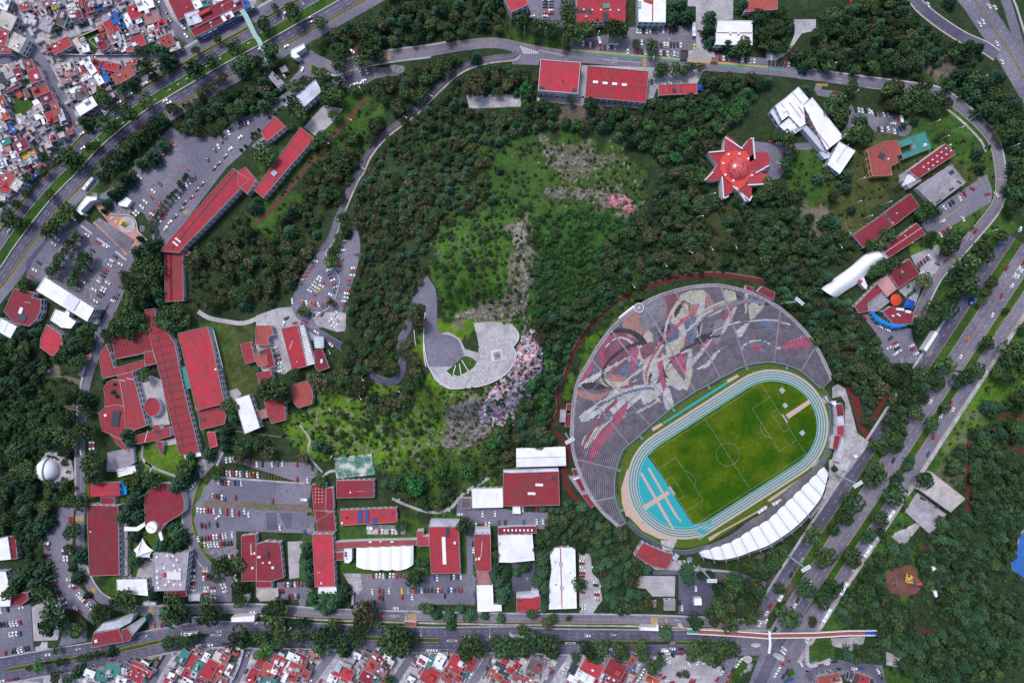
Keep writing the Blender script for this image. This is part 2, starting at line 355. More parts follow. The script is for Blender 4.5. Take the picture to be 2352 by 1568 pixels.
# ================================================================ GROUND
def build_ground():
 def axis(lo,hi,st,far):
  a=list(np.arange(lo,hi+st,st));d=st;l,r=[],[];x=lo;y=a[-1]
  while x>-far:d*=1.35;x-=d;y+=d;l.append(x);r.append(y)
  return np.array(l[::-1]+a+r)
 ax,ay=axis(-40,2400,3.5,14000),axis(-40,1610,3.5,14000)
 X,Y=np.meshgrid(ax,ay);Z=terr(X,Y)
 nx,ny=len(ax),len(ay)
 mi=((X+60)//2).astype(int).clip(0,MX.shape[1]-1);mj=((Y+60)//2).astype(int).clip(0,MX.shape[0]-1)
 D=MASK.copy()
 for _ in range(3):D=D|np.roll(D,1,0)|np.roll(D,-1,0)|np.roll(D,1,1)|np.roll(D,-1,1)
 Z=Z+np.where((Z>1)&~D[mj,mi],(fbm(X/9,Y/9,3)-.5)*1.1*sm(Z/10),0)
 f=(H-Z)/H*S;co=np.stack([(X-1176)*f,-(Y-784)*f,Z],-1).reshape(-1,3)
 jx=X+(fbm(X/25,Y/25,21)-.5)*90;jy=Y+(fbm(X/25,Y/25,22)-.5)*90
 C=np.zeros(X.shape+(3,));C[:]=(.027,.046,.019)
 G=(.044,.098,.018);B=(.088,.175,.016);CT=(.40,.37,.42);DR=(.16,.125,.11);DG=(.016,.030,.014)
 OL=(.060,.072,.024)
 regs=[(CT,1,'F:-300,-300 350,-300 470,30 420,130 350,230 240,310 130,390 30,480 -60,560 -300,760'),(G,1,'F:100,150 130,60 240,60 250,130 200,140'),(CT,1,'F:380,-60 650,-60 560,40 440,110'),(G,.8,'F:0,440 420,60 760,-60 900,-60 620,160 330,330 60,640 -60,700'),(DG,1,'F:470,190 600,150 640,220 560,280 450,310 390,260'),(CT,.9,'F:-60,1500 500,1490 1180,1492 1300,1500 1400,1500 1520,1510 1560,1640 -60,1640'),(CT,.5,'F:1520,1490 1720,1490 1680,1600 1500,1600'),((.036,.086,.018),.9,'F:960,330 1090,300 1260,300 1330,310 1440,360 1500,420 1480,500 1330,540 1250,640 1225,760 1150,740 1000,560 960,520'),((.032,.086,.018),1,'F:1260,490 1480,490 1500,640 1300,780 1230,740 1225,600'),((.042,.100,.018),.95,'F:985,560 1000,520 1170,480 1240,380 1330,420 1300,520 1220,560 1215,700 1180,760 1080,760 1030,700 990,640'),((.052,.088,.022),.6,'F:1180,330 1330,320 1480,380 1440,440 1290,480 1200,470'),((.050,.118,.018),.9,'F:990,540 1160,500 1230,560 1210,700 1190,760 1090,760 1000,700 1060,640'),(B,1,'F:960,750 1010,740 1060,730 1170,730 1190,780 1060,780 1060,880 990,890 960,830'),(B,.9,'F:700,940 800,870 960,880 1130,900 1180,960 1120,1040 960,1040 870,1080 780,1040 700,1060 640,1000 640,950'),(B,.35,'F:860,1040 1060,1020 1190,990 1170,1090 1000,1160 900,1140'),(DR,.55,'F:1250,330 1340,330 1420,370 1400,400 1300,395 1255,370'),(DR,.6,'F:1300,430 1420,430 1480,470 1440,500 1390,480 1300,455'),(DR,.75,'F:1165,510 1205,500 1225,600 1200,740 1175,740 1160,640'),(DR,.8,'F:1040,925 1150,900 1160,960 1120,1020 1060,1030 1020,990'),(DR,.7,'F:1090,700 1190,680 1200,740 1090,745 1030,735'),(OL,.6,'F:1610,480 1700,470 1800,620 1700,640 1600,610'),(G,1,'F:640,410 670,440 720,420 700,520 600,560 560,520'),(G,.9,'F:560,420 820,210 850,230 700,400'),(G,1,'F:810,250 870,250 880,290 800,380 740,400 720,330'),(DR,.7,'F:1265,250 1350,255 1370,290 1290,290'),(G,1,'F:1180,60 1320,100 1310,120 1176,95'),(G,1,'F:1820,340 1900,350 1990,500 1960,560 1860,520 1800,430'),(OL,1,'F:2130,240 2230,330 2290,470 2260,500 2180,420 2060,430 1960,560 1900,560 1880,470 1990,330'),(G,.9,'F:2080,250 2190,260 2270,360 2270,440 2200,360 2120,340'),(DR,.8,'F:1820,470 1900,470 1960,560 1880,560'),(DR,.8,'F:2060,140 2120,150 2200,130 2200,190 2080,190'),(G,.9,'F:2110,190 2240,220 2340,420 2320,560 2240,640 2160,760 2120,720 2280,450'),(OL,.7,'F:2130,190 2260,210 2330,330 2310,420 2230,270'),(B,.5,'F:2200,480 2280,440 2270,500 2180,560 2110,590 2080,570'),(B,.6,'F:2080,560 2140,540 2130,590 2100,600'),(G,1,'F:2120,960 2340,640 2420,600 2420,980 2230,1000 2180,1100 2120,1180 2060,1180'),(B,.5,'F:2160,980 2260,830 2340,760 2330,900 2250,960 2170,1090'),(DR,.4,'F:2190,980 2290,960 2310,1060 2220,1070 2180,1160 2150,1100'),(G,1,'F:1980,1180 2060,1180 2080,1260 2150,1260 2170,1300 2060,1340 1960,1330'),(DR,.6,'F:1740,1280 1880,1280 1860,1370 1780,1380'),(B,.5,'F:200,1100 230,1280 260,1360 480,1340 480,1100'),(B,.8,'F:320,1000 440,1040 470,1100 420,1120 330,1080'),(G,1,'F:430,760 560,740 560,880 500,1000 430,1000 410,900'),(OL,.8,'F:500,740 600,750 590,950 530,950'),(G,1,'F:180,1180 330,1180 330,1400 260,1400'),(G,.8,'F:690,1180 1100,1180 1100,1320 690,1340'),(B,.5,'F:2000,1250 2080,1220 2100,1290 2060,1400 2000,1380'),(OL,.7,'F:60,40 120,150 90,200 30,160'),(G,1,'F:25,215 75,210 85,260 40,280'),(G,.9,'F:1570,1300 1900,1290 2000,1180 2060,1140 2100,1200 1880,1560 1760,1560 1740,1500 1860,1300'),(B,.7,'F:1300,900 1320,830 1380,760 1460,680 1500,660 1430,740 1350,830 1320,940'),(OL,.9,'F:1240,850 1290,800 1280,960 1240,1010 1190,1000'),]
 for c,s,p in regs:
  r=inpoly(jx,jy,P(p));n=fbm(X/7,Y/7,5);a=(s*(.55+.9*n)).clip(0,1)
  C[r]=C[r]*(1-a[r])[:,None]+np.array(c)*a[r][:,None]
 n=fbm(X/5.5,Y/5.5,9);n2=fbm(X/30,Y/30,10)
 C*=(.55+.9*n)[...,None]*(.75+.5*n2)[...,None]
 rk=inpoly(jx,jy,P('F:650,960 800,890 1130,890 1190,700 1160,500 1230,510 1240,620 1250,820 1190,980 1060,1050 860,1060 760,1020'))
 rk|=inpoly(jx,jy,P('F:1240,320 1430,350 1500,470 1440,500 1290,460 1250,380'))
 t=rk&(vnoise(X/3.2,Y/3.2,33)>.74)&(fbm(X/16,Y/16,12)>.45)
 C[t]=np.array((.24,.19,.185))*(.7+.6*vnoise(X/2,Y/2,5)[t])[:,None]
 me=bpy.data.meshes.new('ground');N=nx*ny
 me.vertices.add(N);me.vertices.foreach_set('co',co.ravel())
 i=np.arange(nx-1)[None,:]+np.arange(ny-1)[:,None]*nx
 q=np.stack([i+nx,i+nx+1,i+1,i],-1).reshape(-1,4);M=len(q)
 me.loops.add(M*4);me.polygons.add(M);me.polygons.foreach_set('loop_start',np.arange(M)*4)
 me.loops.foreach_set('vertex_index',q.ravel());me.polygons.foreach_set('use_smooth',np.ones(M,bool))
 ca=me.color_attributes.new('Col','FLOAT_COLOR','POINT')
 ca.data.foreach_set('color',np.concatenate([C.reshape(-1,3),np.ones((N,1))],1).ravel())
 me.update();me.validate()
 attrmat('ground_cover');me.materials.append(MATS['ground_cover'])
 o=bpy.data.objects.new('ground',me);COL.objects.link(o);o['kind']='structure'
# ================================================================ ROADS
NWL=smooth(P('F:-60,690 0,614.5 25,577 50,542 100,477 140,432 175,397 225,342 282,292 332,255 390,220 445,187.5 500,155 588,107.5 613,94 713,37.5 780,0 860,-45'),4)
strip('highway',NWL,-27,-1.2,'asphalt_dark',.05)
strip('highway',NWL,22,44,'asphalt_dark',.06)
strip('highway',NWL,49,74,'asphalt',.07)
strip('highway',NWL,-52,-31,'asphalt',.065)
strip('road_median',NWL,1.2,21.5,'grass',.14,mask=False,thick=.14)
strip('road_median',NWL,44.6,48.6,'grass',.13,mask=False,thick=.13)
strip('road_median',NWL,-30.6,-27.6,'grass',.135,mask=False,thick=.13)
strip('median_kerb',NWL,-1.2,1.2,'kerb',.8,thick=.8)
strip('pavement',NWL,74,80,'concrete',.16,thick=.16)
for o_,c_ in((-27.1,'paint_yellow'),(-1.9,'paint_yellow'),(22.4,'paint_white'),(43.6,'paint_yellow'),(49.6,'paint_yellow'),(-31.2,'paint_yellow')):line(NWL,o_,c_,.7)
for o_ in(-10,-18.5,30,37):dashes(NWL,o_,on=9,gap=16,w=.55)
SL=P('F:2560,400 2425,610 2352,719 2309,784 2226.5,909 2151.5,1024 2064,1159 2009,1241.6 1956.5,1320 1908,1395 1872,1452 1830,1520')
strip('highway',SL,-29,0,'asphalt',.05);strip('highway',SL[1:],-92,-45,'asphalt',.055);strip('highway',SL[1:],-140,-111,'asphalt_dark',.06)
strip('road_median',SL[1:-2],-44.5,-29.5,'grass',.14,mask=False,thick=.14)
strip('road_median',SL[1:-2],-110.5,-92.5,'grass',.14,mask=False,thick=.14)
strip('pavement',SL[1:],0,9,'concrete_old',.17,thick=.17)
strip('pavement',SL[3:-1],-146,-140,'concrete',.17,thick=.17)
for o_,c_ in((-69,'paint_yellow'),(-91,'paint_yellow'),(-46,'paint_yellow'),(-.9,'paint_yellow'),(-112,'paint_yellow'),(-28.4,'paint_yellow')):line(SL[1:],o_,c_,.65)
for o_ in(-14,-57,-81,-126):dashes(SL[1:-1],o_,on=8,gap=16)
sheet('highway',[P('F:2168,870 2185,846 2165,835 2150,858'),P('F:2050,1070 2066,1046 2100,1000 2088,990 2060,1030 2040,1062'),P('F:2184,883 2200,892 2207,880 2192,871')],'asphalt',.145,mask=False)
TR=P('F:2190,-60 2239,0 2289,75 2314,112.5 2360,190 2440,330')
strip('highway',TR,-1.5,-32,'asphalt',.052);strip('highway',TR,1.5,26,'asphalt',.053);strip('road_median',TR,-1.5,1.5,'grass',.14,thick=.14)
line(TR,1.2,'paint_yellow',.5);line(TR,-1.2,'paint_yellow',.5)
for o_ in(-11,-21,10,18):dashes(TR,o_,on=6,gap=10)
strip('highway',P('F:2300,-30 2318,20 2350,130 2370,190'),-12,10,'asphalt',.056)
strip('pavement',P('F:2300,-30 2322,20 2344,90 2362,150'),11,16,'concrete',.16,thick=.16)
SW=smooth(P('F:2080,-40 2105,5 2130,30 2170,60 2215,88 2260,108 2290,128'),3)
strip('road',SW,-12,12,'asphalt_dark',.058);strip('pavement',SW,12,14.5,'kerb',.17,thick=.17);strip('pavement',SW,-14.5,-12,'kerb',.17,thick=.17);line(SW,-11,'paint_yellow',.5)
LP=smooth(P('F:2352,728 2320,735 2302,755 2284,800 2260,840'),4)
strip('road',LP,-10,10,'asphalt',.062);line(LP,11,'paint_yellow',.5);line(LP,-11,'paint_yellow',.5)
AV=smooth(P('F:-60,1548 20,1537 125,1518.5 250,1498.5 375,1471 480,1457 588,1458.5 700,1460 838,1465 1008,1470 1176,1468.5 1283,1473.5 1551,1476 1701,1476 1790,1480'),4)
strip('avenue',AV,3.5,29,'asphalt_dark',.05);strip('avenue',AV,-28,-3.5,'asphalt_dark',.055)
strip('avenue',[p for p in AV if p[0]<30],-3.5,3.5,'asphalt_dark',.051)
for a_,b_ in((20,475),(600,1010),(1200,1283),(1320,1500),(1545,1700)):
 pp=[p for p in AV if a_<=p[0]<=b_]
 strip('road_median',pp,-3.6,3.6,'grass',.15,mask=False,thick=.15);line(pp,4.2,'paint_yellow',.6);line(pp,-4.2,'paint_yellow',.6)
for a_,b_ in((478,598),(1012,1196),(1286,1318),(1502,1543)):
 strip('avenue',[p for p in AV if a_-8<=p[0]<=b_+8],-3.5,3.5,'asphalt_dark',.0515,mask=False)
for x_,y_ in((496,1457.5),(1038,1470.5),(1310,1476)):
 sheet('traffic_island',[smooth([(x_-10,y_-2.2),(x_+10,y_-2.2),(x_+12,y_),(x_+10,y_+2.2),(x_-10,y_+2.2),(x_-12,y_)],3,True)],'kerb',.2,thick=.2)
 sheet('traffic_island',[[(x_-8,y_-1.2),(x_+8,y_-1.2),(x_+8,y_+1.2),(x_-8,y_+1.2)]],'grass',.22)
for o_ in(12,20,-12,-20):dashes(AV,o_,on=6,gap=13,w=.4)
strip('pavement',[p for p in AV if p[0]<1440],-31,-28,'concrete',.17,thick=.17)
strip('pavement',AV,29,31.5,'concrete',.165,thick=.165)
sheet('junction',[P('F:1690,1452 1790,1440 1880,1380 1900,1400 1872,1452 1842,1500 1800,1568 1790,1640 1700,1640 1720,1568 1745,1504 1690,1504')],'asphalt',.07)
sheet('junction',[P('33:190,700 340,870 230,900 180,980 60,980 110,860 60,760 100,690'),P('33:190,830 330,830 470,800 600,800 660,980 600,980 540,860 430,840 330,870 240,860')],'asphalt',.075)
strip('road',smooth(P('33:205,870 330,800 480,815 560,830 600,900 620,980'),4),-11,11,'asphalt_dark',.08)
strip('road',P('F:1855,1380 1790,1470 1745,1568 1720,1640'),-12,14,'asphalt_dark',.072)
sheet('traffic_island',[smooth(P('23:2200,1205 2260,1200 2290,1220 2240,1240 2200,1225'),2,True),smooth(P('23:2115,1340 2150,1312 2205,1330 2200,1370 2160,1385'),2,True),smooth(P('33:25,750 45,735 85,760 75,785'),2,True)],'concrete',.2,thick=.2)
sheet('traffic_island',[P('23:2020,1430 2110,1350 2170,1385 2100,1480 2040,1568 1990,1568'),P('33:95,850 125,815 145,845 110,870'),P('33:215,700 300,670 340,700 300,760 220,790'),P('33:600,810 760,870 780,940 640,960')],'grass',.19,thick=.19)
strip('pavement',smooth(P('33:185,640 210,690 205,780 235,805 330,770'),3),-4,4,'concrete',.18,thick=.18)
sheet('road',[P('33:620,730 700,760 690,815 620,800')],'concrete_old',.09)
R1=smooth(P('F:744,148 770,160 798,150 892,130 988,117.5 1063,105 1138,99 1201,112 1251,122.5 1351,134 1476,144 1601,150 1764,161 1864,172.5 1989,190 2089,202.5 2154,214 2201,242 2251,286 2284,330 2297,392 2297,442 2284,479.5 2239,535 2189,592 2151,634.5 2124,687 2109,724.5 2104,750'),4)
strip('campus_road',R1,-12,12,'asphalt',.08);strip('pavement',[p for p in R1 if p[0]>1850],12,15.5,'kerb',.22,thick=.22)
strip('pavement',[p for p in R1 if 760<p[0]<1000],-16,-12,'concrete',.2,thick=.2)
strip('pavement',[p for p in R1 if 770<p[0]<1030],12.5,16,'concrete',.2,thick=.2)
line(R1,0,'paint_yellow',.45);line([p for p in R1 if p[0]<1310],11.5,'paint_yellow',.7);line([p for p in R1 if p[0]>1980],-11.2,'paint_white',.8);line([p for p in R1 if p[0]>2150],-3.5,'paint_yellow',.3)
sheet('campus_road',[P('F:1176,95 1312,118 1400,125 1400,146 1240,140 1236,150 1176,148')],'asphalt',.085)
R2=smooth(P('F:1188,122 1176,130 1125.5,136 1075,150 1038,172.5 988,220 950,257.5 900,295 870,322 843,357.5 828,392 818,405 805,432 788,472 773,509.5 760,547 738,577'),4)
strip('hill_road',R2,-7.5,7.5,'asphalt_dark',.14);line(R2,0,'paint_yellow',.4);line(R2,7,'paint_yellow',.5)
strip('pavement',R2,8,11,'concrete_old',.3,thick=.3)
R3=smooth(P('F:693,737 723,759.5 748,774.5 788,799 805,816 828,844 863,868 893,878 915.5,868 924,839 922,784 936,754.5 943,717 960.5,680 980,650'),4)
strip('hill_road',R3,-8.5,8.5,'asphalt_dark',.16);line(R3,8.6,'kerb',.5)
RC=smooth(P('F:300,590 285,640 262,700 235,754.5 227,790 212.5,834 200,871.5 190,934 185,1034 185,1134 184,1200 184,1251 187.5,1301 207.5,1346 237.5,1378 300,1400 350,1402 588,1398.5 738,1408.5 938,1415 1176,1420 1476,1423.5 1701,1433 1760,1440'),4)
strip('campus_road',RC,-9.5,10,'asphalt',.08);line(RC,0,'paint_white',.3);line([p for p in RC if p[1]>1380],-9,'kerb_yellow',.8);line([p for p in RC if 1000<p[1]<1380],-8.8,'paint_yellow',.4)
strip('pavement',[p for p in RC if 760<p[1]<1180 and p[0]<300],-14,-10,'concrete',.22,thick=.22)
strip('pavement',[p for p in RC if p[1]>1300],10.2,14,'concrete',.2,thick=.2)
strip('cycle_path',[p for p in RC if p[0]>560 and p[1]>1380],-16,-12,'concrete_old',.12)
strip('road_median',[p for p in RC if p[0]>560 and p[1]>1380],-21,-16.5,'grass',.12,mask=False)
RP=smooth(P('F:505,1000 500,1040 470,1075 448,1105 434,1150 430,1190 438,1230 455,1270 480,1300 520,1325 530,1350'),4)
strip('campus_road',RP,-10,10,'asphalt',.09);strip('pavement',RP,-12.5,-10,'kerb',.22,thick=.22);line(RP,9.5,'paint_yellow',.6)
for s_,w_ in(('F:15,-20 22,0 50,62 85,120 120,180 150,237 176,300 190,330',20),('F:90,132 150,133 250,134 345,137 400,120',13),('F:95,100 190,72 250,45 345,0 380,-20',12),('F:358,-20 385,40 412,72 450,108',17),('F:-20,140 40,132 70,118 100,110',22),('F:0,215 20,260 40,320 60,380',9)):
 strip('street',smooth(P(s_),3),-w_/2,w_/2,'asphalt' if w_>14 else 'concrete_old',.045+w_*.0004)
for s_,w_ in(('F:388,1500 365,1535 330,1600',19),('F:572,1490 560,1530 540,1568 520,1610',14),('F:768,1496 740,1530 712,1568 690,1610',18),('F:950,1496 925,1535 905,1568 885,1600',18),('F:1130,1496 1110,1530 1085,1568 1060,1610',18),('F:1300,1494 1275,1530 1250,1568 1230,1600',22),('F:1500,1496 1480,1530 1462,1568 1440,1610',14),('F:1690,1500 1665,1540 1640,1600',16),('F:0,1548 60,1540 130,1530',10),('F:-20,1560 60,1556 100,1562',12)):
 strip('street',P(s_),-w_/2,w_/2,'asphalt',.045)
sheet('parking_lot',[P('F:300,390 392,292 440,315 500,315 545,270 590,260 620,255 632,268 590,310 560,350 520,385 375,575 350,560 348,520 330,490 290,470 258,505 222,452 262,428')],'asphalt',.06)
sheet('parking_lot',[P('F:175,520 195,505 300,570 310,610 255,690 235,720 180,690 120,655 85,640 60,640 75,600 110,555')],'asphalt',.075)
sheet('parking_lot',[P('F:60,600 130,520 175,505 190,520 120,620 95,650 60,640')],'asphalt_dark',.07)
sheet('worn_paving',[P('F:190,640 215,625 240,640 235,700 195,690')],'asphalt_worn',.09)
sheet('campus_road',[P('F:420,420 470,375 560,300 640,225 680,190 700,175 715,185 700,200 640,250 560,330 440,480 380,565 360,560 385,500')],'asphalt',.085)
sheet('plaza',[P('01:835,270 870,240 1000,330 1030,400 1150,415 1250,520 1340,640 1290,690 1180,760 1150,780 1100,700 850,480 900,440 1000,480')],'pink_paving',.11)
sheet('plaza',[P('01:870,470 910,430 1240,640 1180,760 1150,745')],'asphalt_worn',.115)
sheet('campus_road',[P('10:400,520 500,460 560,500 690,560 820,560 840,640 720,680 480,720 300,780 140,900 30,1060 -60,1180 -160,1300 -230,1400 -330,1400 -200,1200 -40,1100 100,960 330,720 400,640')],'asphalt',.09)
sheet('traffic_island',[P('10:510,590 610,645 505,690')],'grass',.2,thick=.2)
line(P('10:510,590 610,645 505,690 510,590'),0,'paint_yellow',.8)
sheet('parking_lot',[P('10:690,770 740,700 900,650 1100,620 1370,620 1350,690 1100,720 1000,780 760,820')],'asphalt_worn',.06)
sheet('dirt_track',[P('10:820,540 900,420 960,390 950,500')],'brown_path',.05)
strip('brick_path',P('10:1010,900 880,1060 640,1330 440,1568 300,1740 120,1950 -20,2060'),-5,5,'brown_path',.07)
sheet('concrete_court',[P('10:620,970 800,1000 720,1110 560,1260 440,1170')],'paving',.07)
sheet('concrete_court',[P('10:1930,870 2430,870 2440,980 1960,1000')],'concrete_old',.1)
sheet('parking_lot',[smooth(P('11:590,740 760,760 770,560 900,500 950,620 950,800 860,1100 800,1290 830,1450 700,1430 480,1440 340,1290 340,1150 480,880'),3,True)],'asphalt',.18)
sheet('parking_lot',[P('11:480,1290 640,1300 830,1300 820,1470 740,1480 560,1420')],'concrete_old',.25)
sheet('lookout_lot',[smooth(P('11:1560,970 1600,1010 1650,1090 1665,1250 1670,1470 1760,1490 1900,1600 1930,1690 1870,1780 1800,1800 1590,1800 1540,1640 1545,1400 1560,1240 1450,1220 1420,1240 1480,1120'),2,True)],'asphalt',.3)
for s_ in('11:700,890 745,950 768,1020 740,1130 710,1210 640,1280 560,1305 480,1275','11:1450,1440 1460,1560 1470,1600'):
 strip('loop_kerb',smooth(P(s_),3),-.9,.9,'kerb',.9,thick=.7)
sheet('yard',[P('11:0,1330 200,1260 330,1250 430,1390 560,1450 560,1540 460,1568 200,1640 180,1850 60,1840 0,1700')],'concrete',.09)
sheet('yard',[P('12:140,40 290,0 340,240 260,300 190,280')],'concrete',.12)
strip('stone_path',smooth(P('F:455,715 480,730 520,738 560,742 600,728 640,722'),3),-5,5,'paving',.12)
sheet('parking_lot',[P('20:110,-80 600,-80 590,210 480,250 250,250 190,170 150,60')],'asphalt',.07)
sheet('parking_lot',[P('20:530,370 780,340 1090,250 1690,235 1700,470 1560,470 1560,560 540,455'),P('20:1880,500 2440,545 2430,610 1880,575')],'asphalt',.09)
sheet('plaza',[P('20:1615,-80 2035,-80 2030,180 1870,190 1800,470 1860,480 1890,590 1610,570 1620,470 1690,450 1690,60 1615,60')],'concrete',.1)
sheet('yard',[P('20:640,600 1260,620 1770,640 1700,770 1340,790 1300,900 1240,920 1250,660 690,610 670,880 600,900')],'concrete',.1)
sheet('yard',[P('20:220,890 620,900 1230,960 1200,1000 600,970 230,930')],'concrete_old',.09)
sheet('yard',[P('30:-20,470 170,490 240,330 240,180 440,180 440,280 310,310 220,440 170,500 70,560 -20,555')],'concrete',.1)
sheet('track_paint',[P('20:538,450 2351,610 2351,624 1890,590 1540,550 538,466')],'paint_yellow',.115)
sheet('track_paint',[P('20:538,464 1540,550 1540,568 538,478'),P('20:1890,585 2351,622 2360,640 1890,603'),P('30:0,625 160,640 160,655 0,640')],'paint_teal',.12)
sheet('parking_lot',[P('30:780,1000 1240,1080 1320,1150 1310,1220 1250,1255 1180,1240 980,1210 920,1140 800,1110')],'asphalt_worn',.08)
strip('campus_road',smooth(P('30:470,780 470,850 640,880 760,1010 770,1100 730,1200 640,1260 450,1330 200,1360 60,1420'),3),-8,8,'asphalt',.082)
sheet('parking_lot',[P('30:-140,1300 240,1330 230,1480 100,1640 0,1660 -60,1500 -240,1400')],'asphalt',.085)
sheet('parking_lot',[P('31:1400,480 1560,400 1540,340 2010,30 2060,180 2050,290 1700,500 1570,570 1460,560')],'asphalt',.09)
sheet('parking_lot',[P('31:1310,780 1560,680 1650,780 1540,940 1400,1000 1400,1100 1350,1240 1190,1090 1390,970 1400,910 1350,860')],'concrete',.09)
sheet('parking_lot',[P('31:850,1310 960,1300 1200,1450 1320,1450 1340,1620 1420,1760 1200,1740 1030,1660 1000,1500')],'asphalt',.09)
sheet('parking_lot',[P('32:1030,50 1220,-20 1330,-20 1430,170 1380,200 1130,200')],'asphalt',.095)
sheet('forecourt',[P('32:590,420 640,390 710,430 760,600 820,840 940,930 870,1020 640,1330 440,1568 380,1640 560,1260 560,1090 640,1060 700,860 710,560 670,500 590,520')],'concrete_old',.1)
strip('running_path',smooth(P('F:1262,985 1284,940 1282,900 1300,860 1312,820 1340,770 1380,725 1420,690 1480,660 1560,638 1640,630 1720,640 1775,650'),4),-5,5,'red_path',.12)
line(smooth(P('F:1262,985 1284,940 1282,900 1300,860 1312,820 1340,770 1380,725 1420,690 1480,660 1560,638 1640,630 1720,640 1775,650'),4),5.6,'kerb',.7)
strip('running_path',smooth(P('22:390,840 500,940 520,1050 490,1150 480,1250 560,1420 640,1480'),4),-6,6,'red_path',.1)
strip('running_path',smooth(P('32:720,400 800,560 850,760 920,880 960,920'),3),-6,6,'red_path',.1)
for s_ in('32:1160,440 1050,560 960,720','32:820,500 840,640','32:1830,1110 1850,1300 1840,1568','32:2100,700 2180,680 2351,690','32:1850,920 1830,1000','33:720,590 820,620 900,655','33:810,200 850,170 890,140','32:2240,960 2351,1010'):
 strip('red_path',smooth(P(s_),3),-4.5,4.5,'red_path',.09)
mat('play_brick',(.17,.075,.065),.9,.25,.5,col2=(.11,.06,.05),scale2=.1)
sheet('playground_floor',[smooth(P('33:625,320 690,280 760,285 800,350 800,400 760,435 690,440 640,420 622,380'),3,True)],'play_brick',.1)
sheet('parking_lot',[P('02:1990,1050 2330,1080 2351,1100 2820,1110 2920,1170 2920,1240 2870,1250 2850,1310 2351,1280 1960,1250 1870,1350 1800,1568 1780,1640 1850,1900 1990,2010 2170,1990 2170,1740 2880,1760 2890,1640 2880,1600 2820,1600 2860,1330')],'asphalt',.062)
sheet('parking_lot',[P('02:1950,1250 2351,1285 2850,1315 2860,1330 2815,1500 2351,1475 1890,1450 1800,1568 1790,1500')],'asphalt',.1)
sheet('verge',[P('02:1880,1455 2351,1475 2810,1500 2870,1540 2870,1570 2351,1540 1850,1530')],'dirt',.13)
sheet('verge',[P('02:1970,1230 2351,1262 2850,1300 2850,1310 2351,1280 1960,1250')],'concrete_old',.14,thick=.14)
sheet('wet_patch',[P('13:90,0 190,0 200,160 100,160'),P('13:210,0 330,10 330,150 280,150')],'asphalt_dark',.125,mask=False)
sheet('parking_lot',[P('13:930,560 1560,580 1980,560 2020,600 2010,850 1500,840 1490,900 1400,900 900,880 880,760')],'asphalt',.06)
sheet('parking_lot',[P('13:190,640 540,640 530,800 460,810 450,880 400,880 390,800 200,800')],'asphalt',.06)
sheet('parking_lot',[P('13:1020,115 1380,120 1370,200 1020,200')],'concrete_old',.06)
sheet('campus_road',[P('12:1850,1440 2400,1560 2660,1570 2650,1720 2400,1720 2000,1660 1990,2170 1940,2170 1930,1620 1840,1600')],'asphalt',.065)
sheet('parking_lot',[P('23:-60,0 330,0 330,120 -60,125')],'asphalt',.068)
sheet('parking_lot',[P('23:610,370 720,380 740,560 800,620 830,800 740,930 620,920 620,400')],'concrete',.07)
sheet('yard',[P('23:0,460 210,460 220,720 0,750')],'asphalt_dark',.07)
sheet('dark_yard',[P('23:1290,530 1560,530 1660,500 2080,550 2340,640 2300,760 2250,900 2100,950 1530,930 1530,570 1300,570')],'asphalt_dark',.07,mask=False)
sheet('pavement',[P('23:1100,400 1440,440 1640,440 1690,500 2080,545 2050,550 1320,525')],'concrete',.17,thick=.17)
sheet('parking_lot',[P('23:1250,1500 1400,1330 1560,1290 1920,1390 1910,1480 1850,1640 1240,1640')],'concrete',.085)
sheet('parking_lot',[P('03:390,250 560,-60 680,-40 660,380 600,420 700,660 860,800 950,900 860,1030 700,900 560,870 430,540 400,300')],'asphalt',.07)
sheet('parking_lot',[P('03:1720,380 1800,380 1950,500 2050,560 2130,700 2130,820 1850,820 1720,760')],'asphalt',.07)
sheet('parking_lot',[P('03:-60,870 280,840 310,1270 0,1330 -60,1340'),P('03:600,1020 800,1000 800,1180 540,1230'),P('03:1350,945 1850,950 1850,1020 1380,1100')],'asphalt',.07)
sheet('yard',[P('03:290,870 460,780 600,850 530,1170 310,1180')],'concrete',.1)
sheet('yard',[P('03:1290,430 1420,420 1420,720 1350,740 1350,600 1250,600 1270,520'),P('13:800,560 960,560 980,700 930,760 880,700')],'concrete_old',.1)
sheet('dirt_track',[P('02:450,200 540,190 560,300 740,350 730,400 560,330 370,340'),P('33:370,-5 420,0')[:1]+P('02:560,600 720,560 740,590 600,620')],'dirt',.06)
sheet('yard',[P('33:640,120 790,50 800,70 710,180')],'concrete_old',.08)
sheet('yard',[P('33:330,660 510,650 500,690 450,700 440,730 340,700')],'concrete_old',.08)
for s_,w_ in(('02:1310,950 1330,1110 1620,1240',6),('02:1330,1110 1390,1160 1300,1350',5),('02:1990,1140 2040,1030 2150,880',5),('12:380,740 490,890 480,980 500,1070 610,1200',4),('12:610,1240 680,1190 740,1190',6),('12:1250,1440 1380,1500 1560,1560 1700,1568',6),('12:2140,1250 1900,1400 1800,1520 1700,1560',7),('30:1640,1000 1800,1130 1960,1300 2000,1400',5)):
 strip('footpath',smooth(P(s_),3),-w_/2,w_/2,'concrete_old',.11)
strip('steps',P('02:1850,1040 1870,1180'),-8,8,'paving',.14)
sheet('courtyard',[P('02:1230,270 1290,260 1480,350 1530,600 1560,760 1380,790 1300,500')],'paving',.09)
sheet('courtyard',[P('02:1460,920 1620,880 1620,940 1490,960'),P('02:2100,450 2180,430 2220,480 2160,540 2110,510')],'paving',.09)
